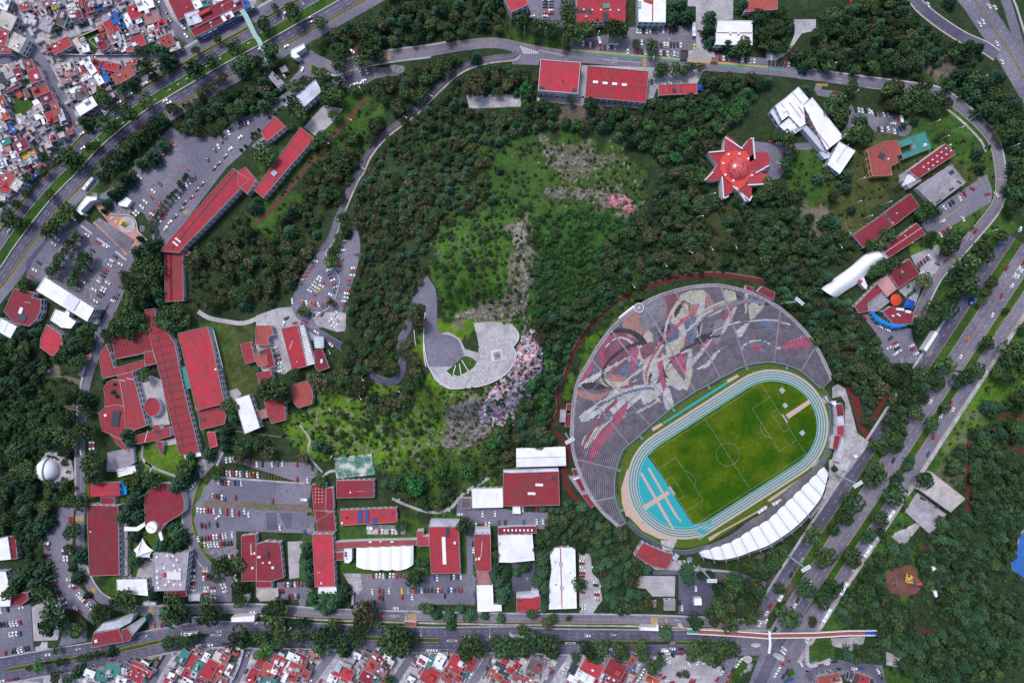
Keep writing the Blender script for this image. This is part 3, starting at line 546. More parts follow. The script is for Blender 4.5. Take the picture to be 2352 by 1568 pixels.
for s_ in('01:1180,330 1210,380 1150,420 1090,390 1100,350','01:1290,500 1330,520 1320,560 1285,550','01:770,960 880,980 900,1100 840,1180 760,1120','01:1390,120 1440,130 1430,160 1395,150','20:1590,270 1640,280 1630,330 1600,330','13:990,590 1040,590 1000,660 980,650','12:470,1150 540,1150 530,1250 490,1240','12:320,1375 360,1375 360,1400 325,1400','03:1900,350 2160,330 2170,380 1960,400','13:480,120 530,100 530,200 470,190','32:1180,160 1380,130 1380,190 1200,190','31:1930,60 2000,70 2010,130 1950,130','13:1060,120 1280,125 1300,150 1080,150','02:2600,1360 2640,1360 2640,1385 2600,1385','10:1230,600 1360,610 1340,670 1260,660','23:1620,410 1660,420 1640,460 1600,450','20:480,530 520,540 500,560','20:640,550 690,555 680,575 640,575'):
 sheet('worn_patch',[smooth(P(s_),3,True)],'asphalt_pale',.128,mask=False)
for s_,n_ in(('20:1200,540 1240,540 1236,618 1198,616',9),('10:1205,480 1235,480 1238,555 1208,555',6),('03:690,33 770,33 768,77 690,77',7),('03:860,680 890,710 840,755 815,730',7),('03:1365,862 1405,862 1405,940 1365,940',9),('13:1403,930 1475,930 1475,1000 1403,1000',10),('23:1278,962 1340,962 1340,1025 1278,1025',6),('23:1410,965 1430,965 1430,1030 1410,1030',7),('01:1710,355 1740,380 1705,405 1680,380',6),('31:1690,800 1730,830 1715,840 1675,810',5),('31:1335,1325 1400,1330 1395,1355 1335,1352',5),('30:450,765 555,770 550,795 450,790',8)):
 zebra(P(s_),n_)
zebra(P('20:65,420 248,478 235,497 105,495'),9,'paint_white')
for s_ in('20:920,532 970,545','20:915,575 970,577','20:240,462 485,512','20:830,548 1185,577','30:630,724 680,730','30:630,757 675,763','31:1860,570 1820,640','31:1890,600 1860,640','31:2110,80 2160,82','13:1225,945 1315,948','13:1240,962 1290,962','23:1490,985 1540,990','01:660,590 680,550','01:540,735 570,695','01:785,725 815,690','01:950,845 975,810'):
 line(P(s_),0,'paint_white',1.0)
for s_ in('20:1445,345 1445,370','20:1432,358 1456,358','01:1090,370 1090,400','01:1075,385 1105,385','23:136,592 136,622','23:120,607 152,607'):
 line(P(s_),0,'paint_white',.8)
for a_,b_,n_,L_,g_ in(('20:640,470','20:960,490',0,9,90),):
 pass
def ST(a,b,n,L,ang,c='paint_yellow'):stalls(P(a)[0],P(b)[0],n,L,ang,c)
ST('31:1480,490','31:1480,490',1,0.1,0)
ST('31:1560,560','31:1990,260',17,11,65);ST('31:1590,370','31:1980,110',14,11,65)
ST('12:60,1130','12:520,1190',17,11,88);ST('12:30,1240','12:480,1290',16,12,88);ST('02:2000,1090','02:2340,1100',12,10,88)
ST('13:960,580','13:1400,590',15,16,90);ST('13:1050,720','13:1480,730',14,14,90);ST('20:1110,300','20:1560,300',15,14,85);ST('20:1360,420','20:1680,430',11,13,85)
ST('01:640,640','01:400,760',1,.1,0);ST('01:540,600','01:700,520',1,.1,0)
ST('01:1010,150','01:1250,-100',12,13,100);ST('01:1300,350','01:1600,0',16,13,30);ST('01:960,690','01:780,950',12,12,30);ST('01:1130,760','01:1000,1000',10,26,30);ST('00:1400,1290','00:1520,1200',6,12,60)
line(P('31:1600,450 1855,280'),0,'paint_yellow',.8);line(P('01:1140,410 1480,560'),0,'paint_white',.01)
line(P('01:1520,560 2010,-40'),0,'paint_yellow',.5)
for s_ in('20:1444,536 1440,520','01:890,620 1010,700','01:740,500 845,580','01:1060,740 1160,820'):
 sheet('traffic_island',[band(P(s_),-2.2,2.2)],'kerb',.2,thick=.2)
def flush_marks():
 for k,c in enumerate(MARK):sheet('road_marking',MARK[c],c,.155+.006*k,mask=False)
# ================================================================ STADIUM
def ab(a,b):return(PC[0]+a*U[0]+b*V[0],PC[1]+a*U[1]+b*V[1])
def caps(R,n=20,L=121):
 r=[]
 for k in range(n+1):t=-math.pi/2+math.pi*k/n;r.append(ab(L+R*math.cos(t),R*math.sin(t)))
 for k in range(n+1):t=math.pi/2+math.pi*k/n;r.append(ab(-L+R*math.cos(t),R*math.sin(t)))
 return r
mat('track_cyan',(.03,.31,.36),.9,.1,.5);mat('track_lane',(.012,.24,.29),.9,.08,.5);mat('track_beige',(.46,.34,.29),.9,.08,.5)
mat('pitch_grass',(.026,.078,.003),.95,.25,.35,col2=(.072,.115,.006),scale2=.045,bump=.3)
mat('pitch_verge',(.075,.115,.02),.95,.3,.4)
sheet('stadium_verge',[caps(150)],'pitch_verge',.1)
sheet('stadium_verge',[P('22:960,1500 1010,1180 1100,960 1290,760 1700,470 2290,210 2351,400 1400,900 1100,1300 1080,1568'),P('32:0,190 200,240 440,420 500,560 300,560 0,300')],'pitch_verge',.102,mask=False)
def ring(name,ro,ri,m,z,L=121):
 A,B=caps(ro,28,L),caps(ri,28,L);n=len(A);V_=[W(*p,z) for p in A]+[W(*p,z) for p in B]
 return mk(name,V_,[((i+1)%n,i,n+i,n+(i+1)%n)[::-1] for i in range(n)],m)
tr=empty('running_track',W(*PC,0),'running track striped in turquoise and beige lanes round the football pitch','running track')
def part(o):o.parent=tr;o.matrix_parent_inverse=Matrix.Translation(-tr.location);return o
part(sheet('track_apron',[P('22:1060,1160 1003,1350 1010,1480 1045,1600 1110,1620')+P('23:1060,20 1200,170 1350,240 1500,265 1560,200 1200,100')],'track_beige',.13)).pop('kind')
ws=[4.6,2.8,2.9,2.9,2.9,2.9,2.9,3.5];r1=129.5
for k in range(8):part(ring('lane',r1,r1-ws[k],'track_beige' if k%2==0 else 'track_lane',.16+.001*k));r1-=ws[k]
part(ring('lane_kerb',104,103.2,'paint_white',.2))
part(ring('lane_kerb',129.9,129.5,'paint_white',.2))
part(sheet('sprint_straight',[[ab(-121,129.5),ab(-161,129.5),ab(-161,109),ab(-121,104)]],'track_beige',.14)).pop('kind')
for k in range(3):
 part(sheet('sprint_lane',[[ab(-115,125-k*7),ab(-160,128-k*7),ab(-160,124.5-k*7),ab(-115,121.5-k*7)]],'track_cyan',.172+.002*k)).pop('kind')
inner=caps(103.2,28)
fp=empty('football_pitch',W(*PC,0),'green football pitch with white lines inside the turquoise running track','football pitch')
def fpart(o):
 o.parent=fp;o.matrix_parent_inverse=Matrix.Translation(-fp.location)
 if 'kind' in o:o.pop('kind')
 return o
fpart(sheet('turf',[[p for p in inner]],'pitch_grass',.14))
lft=[ab(-121+103.2*math.cos(math.pi/2+math.pi*k/24),103.2*math.sin(math.pi/2+math.pi*k/24)) for k in range(25)]
fpart(sheet('jump_area',[lft+P('22:1243,1050')+P('23:1660,133')[:0]+[ab(-150,-84),ab(-154.5,-40),ab(-155,40),ab(-154.5,92),ab(-135,100)][1:]],'track_cyan',.165))
for i_,s_ in enumerate(('22:1175,1210 1195,1200 1425,1600 1490,1720 1478,1726 1400,1610','22:1245,1165 1265,1158 1510,1580 1560,1650 1548,1655 1490,1590','22:1205,1505 1430,1368 1450,1400 1225,1545')):
 fpart(sheet('jump_runway',[P(s_)],'track_beige',.175+.005*i_))
fpart(sheet('jump_runway',[P('32:380,530 395,565 190,710 160,670')],'track_beige',.175))
for s_ in('32:100,445 130,415 160,450 130,480','32:130,580 160,558 185,590 158,615','32:285,835 318,810 343,840 315,867'):
 fpart(sheet('throwing_pad',[P(s_)],'concrete',.18))
lines=[]
def pl(a,b,w=.24):
 p,q=ab(*a),ab(*b);lines.append(band([p,q],-w/2,w/2))
X_,Y_=151.5,96
for a,b in(((-X_,-Y_),(X_,-Y_)),((X_,-Y_),(X_,Y_)),((X_,Y_),(-X_,Y_)),((-X_,Y_),(-X_,-Y_)),((0,-Y_),(0,Y_))):pl(a,b)
for s in(-1,1):
 for d,wd in((47.5,58),(16,26.5)):
  pl((s*X_,-wd),(s*(X_-d),-wd));pl((s*(X_-d),-wd),(s*(X_-d),wd));pl((s*(X_-d),wd),(s*X_,wd))
 c=s*(X_-31.7)
 for k in range(8):
  t0,t1=(-.93+1.86*k/8),(-.93+1.86*(k+1)/8);pl((c-s*26.4*math.cos(t0),26.4*math.sin(t0)),(c-s*26.4*math.cos(t1),26.4*math.sin(t1)))
for k in range(32):t0,t1=6.2832*k/32,6.2832*(k+1)/32;pl((26.4*math.cos(t0),26.4*math.sin(t0)),(26.4*math.cos(t1),26.4*math.sin(t1)))
fpart(sheet('pitch_line',lines,'paint_white',.19,mask=False))
for s,dn in((-1,'lower left'),(1,'upper right')):
 m=MB();c=W(*ab(s*X_,0));g=empty('football_goal',(c[0],c[1],.15),'white framed football goal at the %s end of the pitch'%dn,'goal','goals on the pitch',math.atan2(-U[1],U[0]))
 for y in(-3.66,3.66):m.tube((0,y,0),(0,y,2.44),.12);m.tube((0,y,2.44),(s*1.8,y,0),.07)
 m.tube((0,-3.66,2.44),(0,3.66,2.44),.12);m.tube((s*1.8,-3.66,.05),(s*1.8,3.66,.05),.07);m.build('goal_frame','metal_white',g)
 n=MB();n.quad((0,-3.66,2.4),(0,3.66,2.4),(s*1.8,3.66,.1),(s*1.8,-3.66,.1));n.build('net','metal_grey',g)
lj=sheet('long_jump_runway',[P('22:1385,742 1970,368 1985,385 1392,758')],'track_cyan',.15,kind=None,label='narrow turquoise long jump runway between track and painted stand',cat='runway')
for s_,d_ in(('22:1282,795 1370,745 1390,765 1298,825','lower left'),('22:1970,355 2070,300 2085,322 1985,382','upper right')):
 sheet('sand_pit',[P(s_)],'track_beige',.2,kind=None,label='tan sand pit at the %s end of the turquoise long jump runway'%d_,cat='sand pit',thick=.2)
sheet('throwing_runway',[P('22:2050,1568 2290,1430 2351,1380 2351,1400 2100,1568')+[],P('32:0,1450 270,1270 295,1290 190,1350 20,1470'),P('23:1800,235 1900,178 1912,195 1820,262')],'track_beige',.14,mask=False)
strip('throwing_runway',P('23:1900,190 2351,-60'),-1.6,1.6,'track_beige',.15,mask=False)
strip('throwing_runway',P('32:0,1462 200,1340'),-1.6,1.6,'track_beige',.15,mask=False)
sheet('track_exit',[P('32:490,510 540,495 560,550 520,570'),P('32:555,860 595,885 540,918'),P('32:470,1080 480,1110 400,1160 430,1110'),P('23:1365,255 1515,260 1490,310 1470,350 1385,340')],'concrete',.15)
OUT=P('F:1405,1196 1383,1176 1352,1135 1326,1076 1314,1030 1312,984 1316,924 1326,876 1351,831 1380,784 1416,742 1468,702 1507,681 1551,666 1600,656 1651,654 1692,662 1726,672 1764,690 1801,714 1839,749 1871,788 1894,831 1909,866 1913,890')
INN=P('F:1436,1203 1422,1176 1415,1155 1410,1131 1411,1104 1414,1079 1428,1036 1443,1021 1461,1006 1496,974 1546,932 1572,914 1598,897 1625,883 1651,869 1676,856 1701,843 1726,835 1748,832 1764,830 1790,833 1814,839 1835,848 1851,859 1889,894')
def resamp(p,n):
 p=smooth(p,6);cum=[0]
 for i in range(len(p)-1):cum.append(cum[-1]+math.dist(p[i],p[i+1]))
 r=[];j=0
 for k in range(n):
  s=cum[-1]*k/(n-1)
  while j<len(cum)-2 and cum[j+1]<s:j+=1
  f=(s-cum[j])/max(1e-9,cum[j+1]-cum[j]);r.append((p[j][0]+(p[j+1][0]-p[j][0])*f,p[j][1]+(p[j+1][1]-p[j][1])*f))
 return np.array(r)
NS,NR,PITCH=640,52,4.5
I_=resamp(INN,NS);OP=smooth(OUT,4);OP=np.array([(OP[0][0]+26,OP[0][1]+24)]+OP+[(OP[-1][0]-14,OP[-1][1]+16)])
tg=np.gradient(I_,axis=0)
for _ in range(60):tg[1:-1]=(tg[:-2]+tg[1:-1]+tg[2:])/3
tg/=np.linalg.norm(tg,axis=1)[:,None];NV=np.stack([tg[:,1],-tg[:,0]],-1)
def hit(p,d):
 """distance from p along d to the outer rim"""
 a,c=OP[:-1],OP[1:];e=c-a;den=d[0]*e[:,1]-d[1]*e[:,0];w0=a-p
 t=(w0[:,0]*e[:,1]-w0[:,1]*e[:,0])/den;u=(w0[:,0]*d[1]-w0[:,1]*d[0])/den;ok=(t>2)&(u>=0)&(u<=1)
 return t[ok].min() if ok.any() else 25.
if hit(I_[NS//2],NV[NS//2])==25.:NV=-NV
DD=np.array([min(hit(I_[i],NV[i]),235) for i in range(NS)]);O_=I_+NV*DD[:,None]
for i in range(0,NS-6,6):maskpoly([tuple(O_[i]),tuple(O_[i+6]),tuple(I_[i+6]),tuple(I_[i])])
V_,F_,CC=[],[],[]
BASE=np.array((.155,.135,.17))
PAL=dict(w=(.50,.49,.52),c=(.47,.44,.37),p=(.42,.10,.16),m=(.24,.09,.125),s=(.42,.22,.19),b=(.14,.17,.27),k=(.055,.048,.062),g=(.24,.23,.27))
def arc(cx,cy,rx,ry,t0,t1,w0,w1,rot=0,n=22):
 a,b=[],[]
 for k in range(n+1):
  t=math.radians(t0+(t1-t0)*k/n);ww=w0+(w1-w0)*k/n
  for l,q in((a,1),(b,-1)):
   x,y=(rx+q*ww/2)*math.cos(t),(ry+q*ww/2)*math.sin(t);x,y=rot2(x,y,math.radians(rot));l.append((cx+x,cy+y))
 return a+b[::-1]
MUR=[('m',P('F:1385,790 1420,760 1452,768 1458,800 1420,850 1382,850')),('s',P('F:1430,740 1470,705 1500,700 1490,760 1445,775')),('c',P('F:1455,800 1490,760 1500,790 1480,830 1440,850')),('p',arc(1425,812,44,44,120,260,16,6)),('k',arc(1428,815,58,56,190,350,4,16)),('w',arc(1424,812,36,36,200,400,3,8)),('p',P('F:1500,705 1540,690 1590,740 1560,745')),('m',P('F:1520,690 1560,676 1585,720 1545,735')),('c',P('F:1545,720 1580,700 1570,790 1530,830')),('g',P('F:1470,705 1520,682 1530,720 1480,760')),('b',P('F:1530,740 1560,760 1545,800 1520,790')),('p',P('F:1330,838 1365,830 1345,868 1328,878')),('w',P('F:1330,880 1440,820 1480,800 1400,850 1345,886')),('s',P('F:1322,895 1375,905 1415,890 1370,920 1322,908')),('k',P('F:1335,882 1365,878 1400,890 1350,895')),('c',P('F:1385,865 1440,875 1470,870 1420,890 1380,882')),('s',P('F:1390,860 1430,862 1440,874 1400,876')),('b',P('F:1440,835 1470,825 1455,860 1425,862')),('p',P('F:1450,790 1465,800 1462,830 1448,860')),('p',P('F:1444,880 1452,880 1440,930 1412,948 1428,915')),('w',P('F:1445,890 1490,892 1440,940 1400,960')),('w',P('F:1480,890 1540,880 1480,930')),('c',P('F:1475,860 1480,830 1510,810 1520,840 1500,890 1520,925 1490,905')),('w',P('F:1490,840 1505,830 1512,860 1500,890')),('k',arc(1505,875,14,22,90,230,2,7)),('p',P('F:1508,818 1522,815 1524,860 1540,930 1530,925 1516,870')),('k',P('F:1524,830 1534,850 1530,880 1522,850')),('c',P('F:1520,810 1560,860 1580,890 1560,890 1530,860')),('p',P('F:1535,818 1560,800 1580,850 1584,870 1560,850')),('p',P('F:1530,815 1560,790 1575,775 1572,795 1545,825')),('w',P('F:1530,868 1570,885 1560,896 1535,880')),('w',P('F:1535,890 1546,930 1530,940 1522,905')),('c',P('F:1580,820 1590,850 1578,895 1572,880')),('c',P('F:1530,790 1570,775 1565,800 1535,812')),('w',P('F:1505,800 1530,770 1525,790 1510,815')),('m',P('F:1470,800 1500,785 1495,810 1478,825')),('s',P('F:1585,700 1600,680 1600,720 1585,760')),('w',P('F:1600,720 1615,675 1620,680 1610,760 1600,790')),('b',P('F:1570,740 1590,720 1600,760 1590,790')),('s',P('F:1622,672 1640,700 1630,710 1620,700')),('c',P('F:1560,680 1590,668 1620,670 1600,700')),('k',P('F:1600,740 1620,720 1650,705 1612,740 1606,770')),('c',P('F:1612,715 1660,690 1680,700 1620,730')),('k',P('F:1630,750 1665,725 1680,720 1660,745')),('p',P('F:1640,760 1680,700 1684,715 1655,755')),('w',P('F:1655,755 1686,705 1688,715 1662,765')),('p',P('F:1610,790 1650,755 1625,800 1612,812')),('w',P('F:1575,845 1585,800 1590,830')),('w',P('F:1586,830 1640,770 1636,780 1590,840')),('k',P('F:1595,780 1640,760 1610,790')),('k',P('F:1680,672 1700,680 1710,700 1695,690')),('w',P('F:1710,672 1718,670 1714,716 1710,716')),('c',P('F:1660,668 1685,670 1690,690 1670,690')),('c',P('F:1720,700 1750,690 1755,700 1725,735')),('k',P('F:1740,700 1765,690 1762,702')),('w',P('F:1600,845 1625,830 1645,805 1680,790 1655,803 1630,838 1605,848')),('b',arc(1735,800,26,13,170,420,5,3,-8)),('w',arc(1736,798,32,16,170,350,3,3,-8)),('p',P('F:1722,795 1738,790 1750,806 1732,804')),('b',P('F:1745,740 1765,735 1768,760 1750,755')),('b',arc(1735,758,44,26,-90,80,5,2)),('w',P('F:1780,800 1850,770 1870,790 1830,795')),('p',P('F:1790,795 1850,772 1872,788 1835,800')),('m',P('F:1845,770 1862,765 1875,788 1850,782')),('w',P('F:1690,760 1720,740 1700,775')),('g',P('F:1640,740 1660,735 1650,790 1635,780')),('w',P('F:1350,940 1400,930 1440,950 1425,958 1390,942 1345,970 1330,960')),('b',P('F:1378,945 1430,952 1490,925 1510,915 1470,945 1415,958')),('c',P('F:1455,948 1500,925 1515,918 1480,942')),('p',P('F:1412,965 1430,960 1410,985 1390,1010 1370,1040 1352,1062 1358,1030 1372,1000')),('p',P('F:1430,930 1442,920 1435,950 1415,965 1410,955')),('c',P('F:1340,1005 1400,965 1380,990 1345,1030')),('w',P('F:1345,1000 1410,960 1385,980 1350,1010')),('w',P('F:1345,950 1338,972 1330,962 1320,952 1332,958')),('p',P('F:1370,1005 1390,1008 1355,1065 1350,1060')),('c',P('F:1400,900 1440,893 1415,930 1395,935')),('k',P('F:1510,770 1530,745 1540,755 1525,790')),('k',P('F:1550,700 1570,695 1550,730'))]
MUR=[(c,smooth(p,4,True) if len(p)<12 else p) for c,p in MUR]
for c_,a_ in(('w',(1500,905,150,62,200,330,3,9,-35)),('p',(1560,800,110,40,190,320,3,9,-50)),('w',(1620,770,120,36,170,300,2,7,-40)),('k',(1470,840,90,50,150,290,3,10,-20)),('w',(1420,930,90,26,180,350,3,7,-25)),('b',(1425,940,95,30,190,340,3,7,-25)),('g',(1680,740,90,40,180,340,4,10,-20)),('w',(1730,770,100,34,185,330,2,5,-5)),('c',(1570,730,70,30,180,330,4,9,-60)),('m',(1390,985,90,24,180,320,4,9,-55)),('k',(1600,820,80,30,200,330,2,6,-30))):MUR.append((c_,arc(*a_)))
def mural(x,y):
 col=np.tile(BASE,(len(x),1))
 for c,p in MUR:
  r=inpoly(x,y,p);col[r]=PAL[c]
 return col
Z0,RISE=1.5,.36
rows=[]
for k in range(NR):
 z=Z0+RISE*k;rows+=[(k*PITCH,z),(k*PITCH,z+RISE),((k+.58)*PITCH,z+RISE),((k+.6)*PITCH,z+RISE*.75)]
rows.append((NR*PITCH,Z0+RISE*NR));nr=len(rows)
ZTOP=Z0+RISE*np.ceil(DD/PITCH)
VV=[]
for d,z in rows:
 dd=np.minimum(d,DD);zz=np.where(d>DD,ZTOP,z);p=I_+NV*dd[:,None];f=(H-zz)/H*S
 VV.append(np.stack([(p[:,0]-1176)*f,-(p[:,1]-784)*f,zz],-1))
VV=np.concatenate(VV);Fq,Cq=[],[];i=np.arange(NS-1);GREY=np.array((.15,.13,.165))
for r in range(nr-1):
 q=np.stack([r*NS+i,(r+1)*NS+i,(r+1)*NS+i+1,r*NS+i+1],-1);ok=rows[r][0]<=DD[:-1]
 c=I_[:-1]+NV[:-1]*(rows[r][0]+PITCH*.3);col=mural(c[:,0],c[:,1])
 if r%4 in(2,3):col=col*.45+BASE*.22  # grey footwell behind each bench, darkened by row shade mixed into its colour
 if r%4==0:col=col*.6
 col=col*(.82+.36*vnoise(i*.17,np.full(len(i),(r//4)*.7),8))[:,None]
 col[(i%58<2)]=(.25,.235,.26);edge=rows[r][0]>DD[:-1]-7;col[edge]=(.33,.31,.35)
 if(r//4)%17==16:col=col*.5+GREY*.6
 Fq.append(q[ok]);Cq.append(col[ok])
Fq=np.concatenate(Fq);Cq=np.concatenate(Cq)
def npmesh(name,V,F,C,m,parent=None,smooth_=False):
 me=bpy.data.meshes.new(name);me.vertices.add(len(V));me.vertices.foreach_set('co',np.asarray(V,float).ravel());M=len(F);k=F.shape[1]
 me.loops.add(M*k);me.polygons.add(M);me.polygons.foreach_set('loop_start',np.arange(M)*k);me.loops.foreach_set('vertex_index',F.ravel().astype(int))
 if C is not None:
  ca=me.color_attributes.new('Col','FLOAT_COLOR','CORNER');cc=np.concatenate([np.repeat(C,k,0),np.ones((M*k,1))],1);ca.data.foreach_set('color',cc.ravel())
 if smooth_:me.polygons.foreach_set('use_smooth',np.ones(M,bool))
 me.update();me.validate();me.materials.append(MATS[m])
 o=bpy.data.objects.new(name,me);COL.objects.link(o)
 if parent:o.parent=parent
 return o
attrmat('painted_concrete',.85,.25,1.2,.2,.1,bump=.2)
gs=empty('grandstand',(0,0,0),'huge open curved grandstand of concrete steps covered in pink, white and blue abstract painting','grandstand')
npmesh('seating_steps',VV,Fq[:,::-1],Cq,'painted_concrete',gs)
def wallstrip(P2,z0,z1,name,m,th=.6,par=None):
 Vx,Fx=[],[]
 nxt=P2[1:];n=len(P2)
 for i,p in enumerate(P2):
  a=P2[max(i-1,0)];b=P2[min(i+1,n-1)];dx,dy=b[0]-a[0],b[1]-a[1];l=math.hypot(dx,dy) or 1;ox,oy=dy/l*th/S,-dx/l*th/S
  b1=W(p[0],p[1],z1);b2=W(p[0]+ox,p[1]+oy,z1)
  Vx+=[(b1[0],b1[1],z0),b1,b2,(b2[0],b2[1],z0)]
 for i in range(n-1):
  k=4*i
  for q in range(4):Fx.append((k+q,k+4+q,k+4+(q+1)%4,k+(q+1)%4))
 Fx+=[(0,1,2,3),(4*n-1,4*n-2,4*n-3,4*n-4)]
 return mk(name,Vx,Fx,m,par)
wp=[tuple(p) for p in O_[::8]];wz=ZTOP[::8];v_,f_=[],[]
for k,(p,z) in enumerate(zip(wp,wz)):
 n_=NV[k*8];b1=W(*p,z);b2=(b1[0]+n_[0]*.8,b1[1]-n_[1]*.8);v_+=[(b1[0],b1[1],0),(b1[0],b1[1],z+.9),(*b2,z+.9),(*b2,0)]
for k in range(len(wp)-1):f_+=[(4*k+q,4*k+4+q,4*k+4+(q+1)%4,4*k+(q+1)%4) for q in range(4)]
mk('outer_wall',v_,f_+[(0,1,2,3)],'wall_grey',gs)
mat('green_rail',(.12,.21,.16),.6,.15,1)
wallstrip([tuple(p) for p in I_[::6][::-1]],0,Z0+1.2,'front_wall','green_rail',.9,gs)
for i in range(29,NS-10,87):
 a,b=Vector(I_[i]),Vector(I_[i]+(I_[i]-O_[i])/np.linalg.norm(O_[i]-I_[i])*12)
 m=MB();A,B_=W(a.x,a.y,1.5),W(b.x,b.y,.2);d=Vector((B_[0]-A[0],B_[1]-A[1],0));ang=math.atan2(d.y,d.x);c=((A[0]+B_[0])/2,(A[1]+B_[1])/2)
 m.box(c,d.length,2.2,.1,1.6,ang);m.build('exit_bridge','green_rail',gs)
MO=smooth(P('23:1060,90 1150,180 1240,240 1400,330 1560,370 1700,350 1900,290 2100,190 2351,50')+P('32:60,1500 200,1400 330,1300 440,1180 540,1040 570,940 585,800 590,650 560,540 500,470'),3)
strip('stadium_moat',MO,-4.5,3.5,'asphalt_dark',.13,mask=False)
wallstrip([tuple(p) for p in offs(MO,4)],0,1.4,'perimeter_wall','green_rail',.6).pop('x',None)
o_=bpy.data.objects['perimeter_wall'];tag(o_,'low green perimeter wall curving round the lower side of the track','wall')
INW=smooth([tuple(p) for p in I_[::20]],1)
strip('stadium_moat',[tuple(p) for p in I_[::10]],-6.5,-1.5,'asphalt_dark',.125,mask=False)
CO=P('F:1612,1278 1650,1285 1690,1279 1726,1266 1764,1252 1800,1230 1830,1207 1862,1174 1889,1136 1903,1086')
CI=P('F:1606,1269 1640,1259 1673,1248 1700,1234 1726,1217 1764,1195 1795,1167 1839,1125 1871,1094 1893,1072')
Oc,Ic=resamp(CO,127),resamp(CI,127)
cs=empty('covered_stand',(0,0,0),'crescent shaped covered stand roofed by overlapping white canopy panels below the track','grandstand')
mat('canopy_white',(.80,.80,.83),.5,.05,.4)
NP=14;Vs,Fs=[],[]
for pnl in range(NP):
 m=MB();g=[]
 for a in range(10):
  i=pnl*9+a;u=a/9
  for b in range(7):
   v=b/6;p=Ic[i]+(Oc[i]-Ic[i])*v;e=1.6*math.sin(math.pi*u)
   p=p+(Ic[i]-Oc[i])/np.linalg.norm(Oc[i]-Ic[i])*(e*1.6 if b==0 else 0)
   g.append(W(p[0],p[1],13+2.5*(1-v)+e))
 fc=[(a*7+b,(a+1)*7+b,(a+1)*7+b+1,a*7+b+1) for a in range(9) for b in range(6)]
 mk('canopy_panel',g,fc,'canopy_white',cs)
for k in range(NP+1):
 i=min(k*9,126);a,b=Ic[i],Oc[i];m=MB();d=(b-a)/np.linalg.norm(b-a)
 m.tube(W(*(a-d*2),15.9),W(*(b+d*9),13.6),.22);m.tube(W(*(b+d*9),13.6),tuple([*W(*(b+d*12),0)[:2],0]),.18)
 m.build('rib','metal_grey',cs)
Vb=[]
rws=[]
for k in range(16):rws+=[(k/16,1+k*.6),(k/16,1+(k+1)*.6)]
rws.append((1.08,10.6))
for t,z in rws:
 for i in range(0,127,3):
  a=Ic[i]+(Ic[i]-Oc[i])*.45;p=a+(Oc[i]-a)*t;Vb.append(W(p[0],p[1],z))
nn=43
mk('seating_steps',Vb,[(r*nn+i,(r+1)*nn+i,(r+1)*nn+i+1,r*nn+i+1) for r in range(len(rws)-1) for i in range(nn-1)],'asphalt_worn',cs)
mat('wall_pink',(.30,.07,.12),.85,.5,.4,col2=(.2,.18,.22),scale2=.4)
wallstrip([tuple(p) for p in Oc[::4]][::-1],0,10.6,'back_wall','wall_pink',.8,cs)
for i in range(0,127,4):maskpoly([tuple(Oc[i]),tuple(Oc[min(i+4,126)]),tuple(Ic[min(i+4,126)]),tuple(Ic[i])])
def tri_sheet():pass
# ================================================================ LOOKOUT
def slab(name,poly,z,th,m,label=None,cat=None,mask=True,parent=None):
 if mask:maskpoly(poly)
 b=MB();b.prism([W(*p,z)[:2] for p in poly],z-th,z,0);o=b.build(name,m,parent)
 if label:tag(o,label,cat)
 return o
LK=empty('lookout_terrace',W(1140,820,35),'stone paved lookout terrace with curved edge on the hilltop','terrace')
LK.location=(0,0,0)
terr1=smooth(P('12:1590,235 1770,230 1850,180 1905,110 1915,30 1940,60')[:3],1)
tp=P('F:984,842 1030,842 1048,838 1063,826 1067,808 1058,800 1072,802 1098,810 1101,795 1090,750 1088,742 1120,738 1150,740 1176,745')+smooth(P('F:1176,748 1188,760 1192,775 1184,790 1179,797 1186,812 1180,835 1165,856 1140,873 1110,885 1068,891 1032,892 1010,880 996,868'),3)
mat('terrace_stone',(.42,.40,.42),.85,.14,.7,col2=(.30,.285,.31),scale2=.12)
mat('terrace_tile',(.33,.315,.345),.85,.1,.7,col2=(.46,.44,.46),scale2=.5,stripe=(.6,2.6,.09,.35))
slab('paved_floor',tp,36.2,3.0,'terrace_stone',parent=LK)
def rim(poly,z,hgt,name,m,par,closed=True,wd=.5):
 pp=poly+[poly[0]] if closed else poly
 Vx,Fx=[],[];A,B=offs(pp,wd/S/2),offs(pp,-wd/S/2)
 for a,b in zip(A,B):Vx+=[W(*a,z),W(*a,z+hgt),W(*b,z+hgt),W(*b,z)]
 for i in range(len(pp)-1):
  for q in range(4):Fx.append((4*i+q,4*i+4+q,4*i+4+(q+1)%4,4*i+(q+1)%4))
 return mk(name,Vx,Fx,m,par)
rim(tp[13:],36.2,.9,'parapet','wall_white',LK,False)
for k,s_ in enumerate(('12:2040,15 2180,-60 2351,-40 2351,60 2220,50 2060,75','12:2060,75 2210,55 2340,90 2351,160 2260,200 2160,230 2060,150','12:1990,280 2060,160 2150,240 2200,350 2100,385','12:1700,370 1760,300 1830,320 1820,410 1770,425','12:1930,310 2000,280 2060,395 1990,410','12:1860,325 1910,322 1930,415 1860,425')):
 slab('paving_panel',P(s_),36.23+.004*k,.03,'terrace_tile',parent=LK,mask=False)
o_=rim(smooth(P('11:1560,1800 1540,1640 1545,1400 1560,1240 1530,1235'),3),34.9,1.1,'lot_wall','wall_white',None,False,.7);tag(o_,'thin white wall along the left side of the hilltop asphalt lot','wall')
o_=rim(smooth(P('12:1540,0 1560,130 1590,240 1680,360 1790,430'),3),35.5,1.1,'lot_wall','wall_white',None,False,.7);tag(o_,'white curved retaining wall left of the stone lookout terrace','wall')
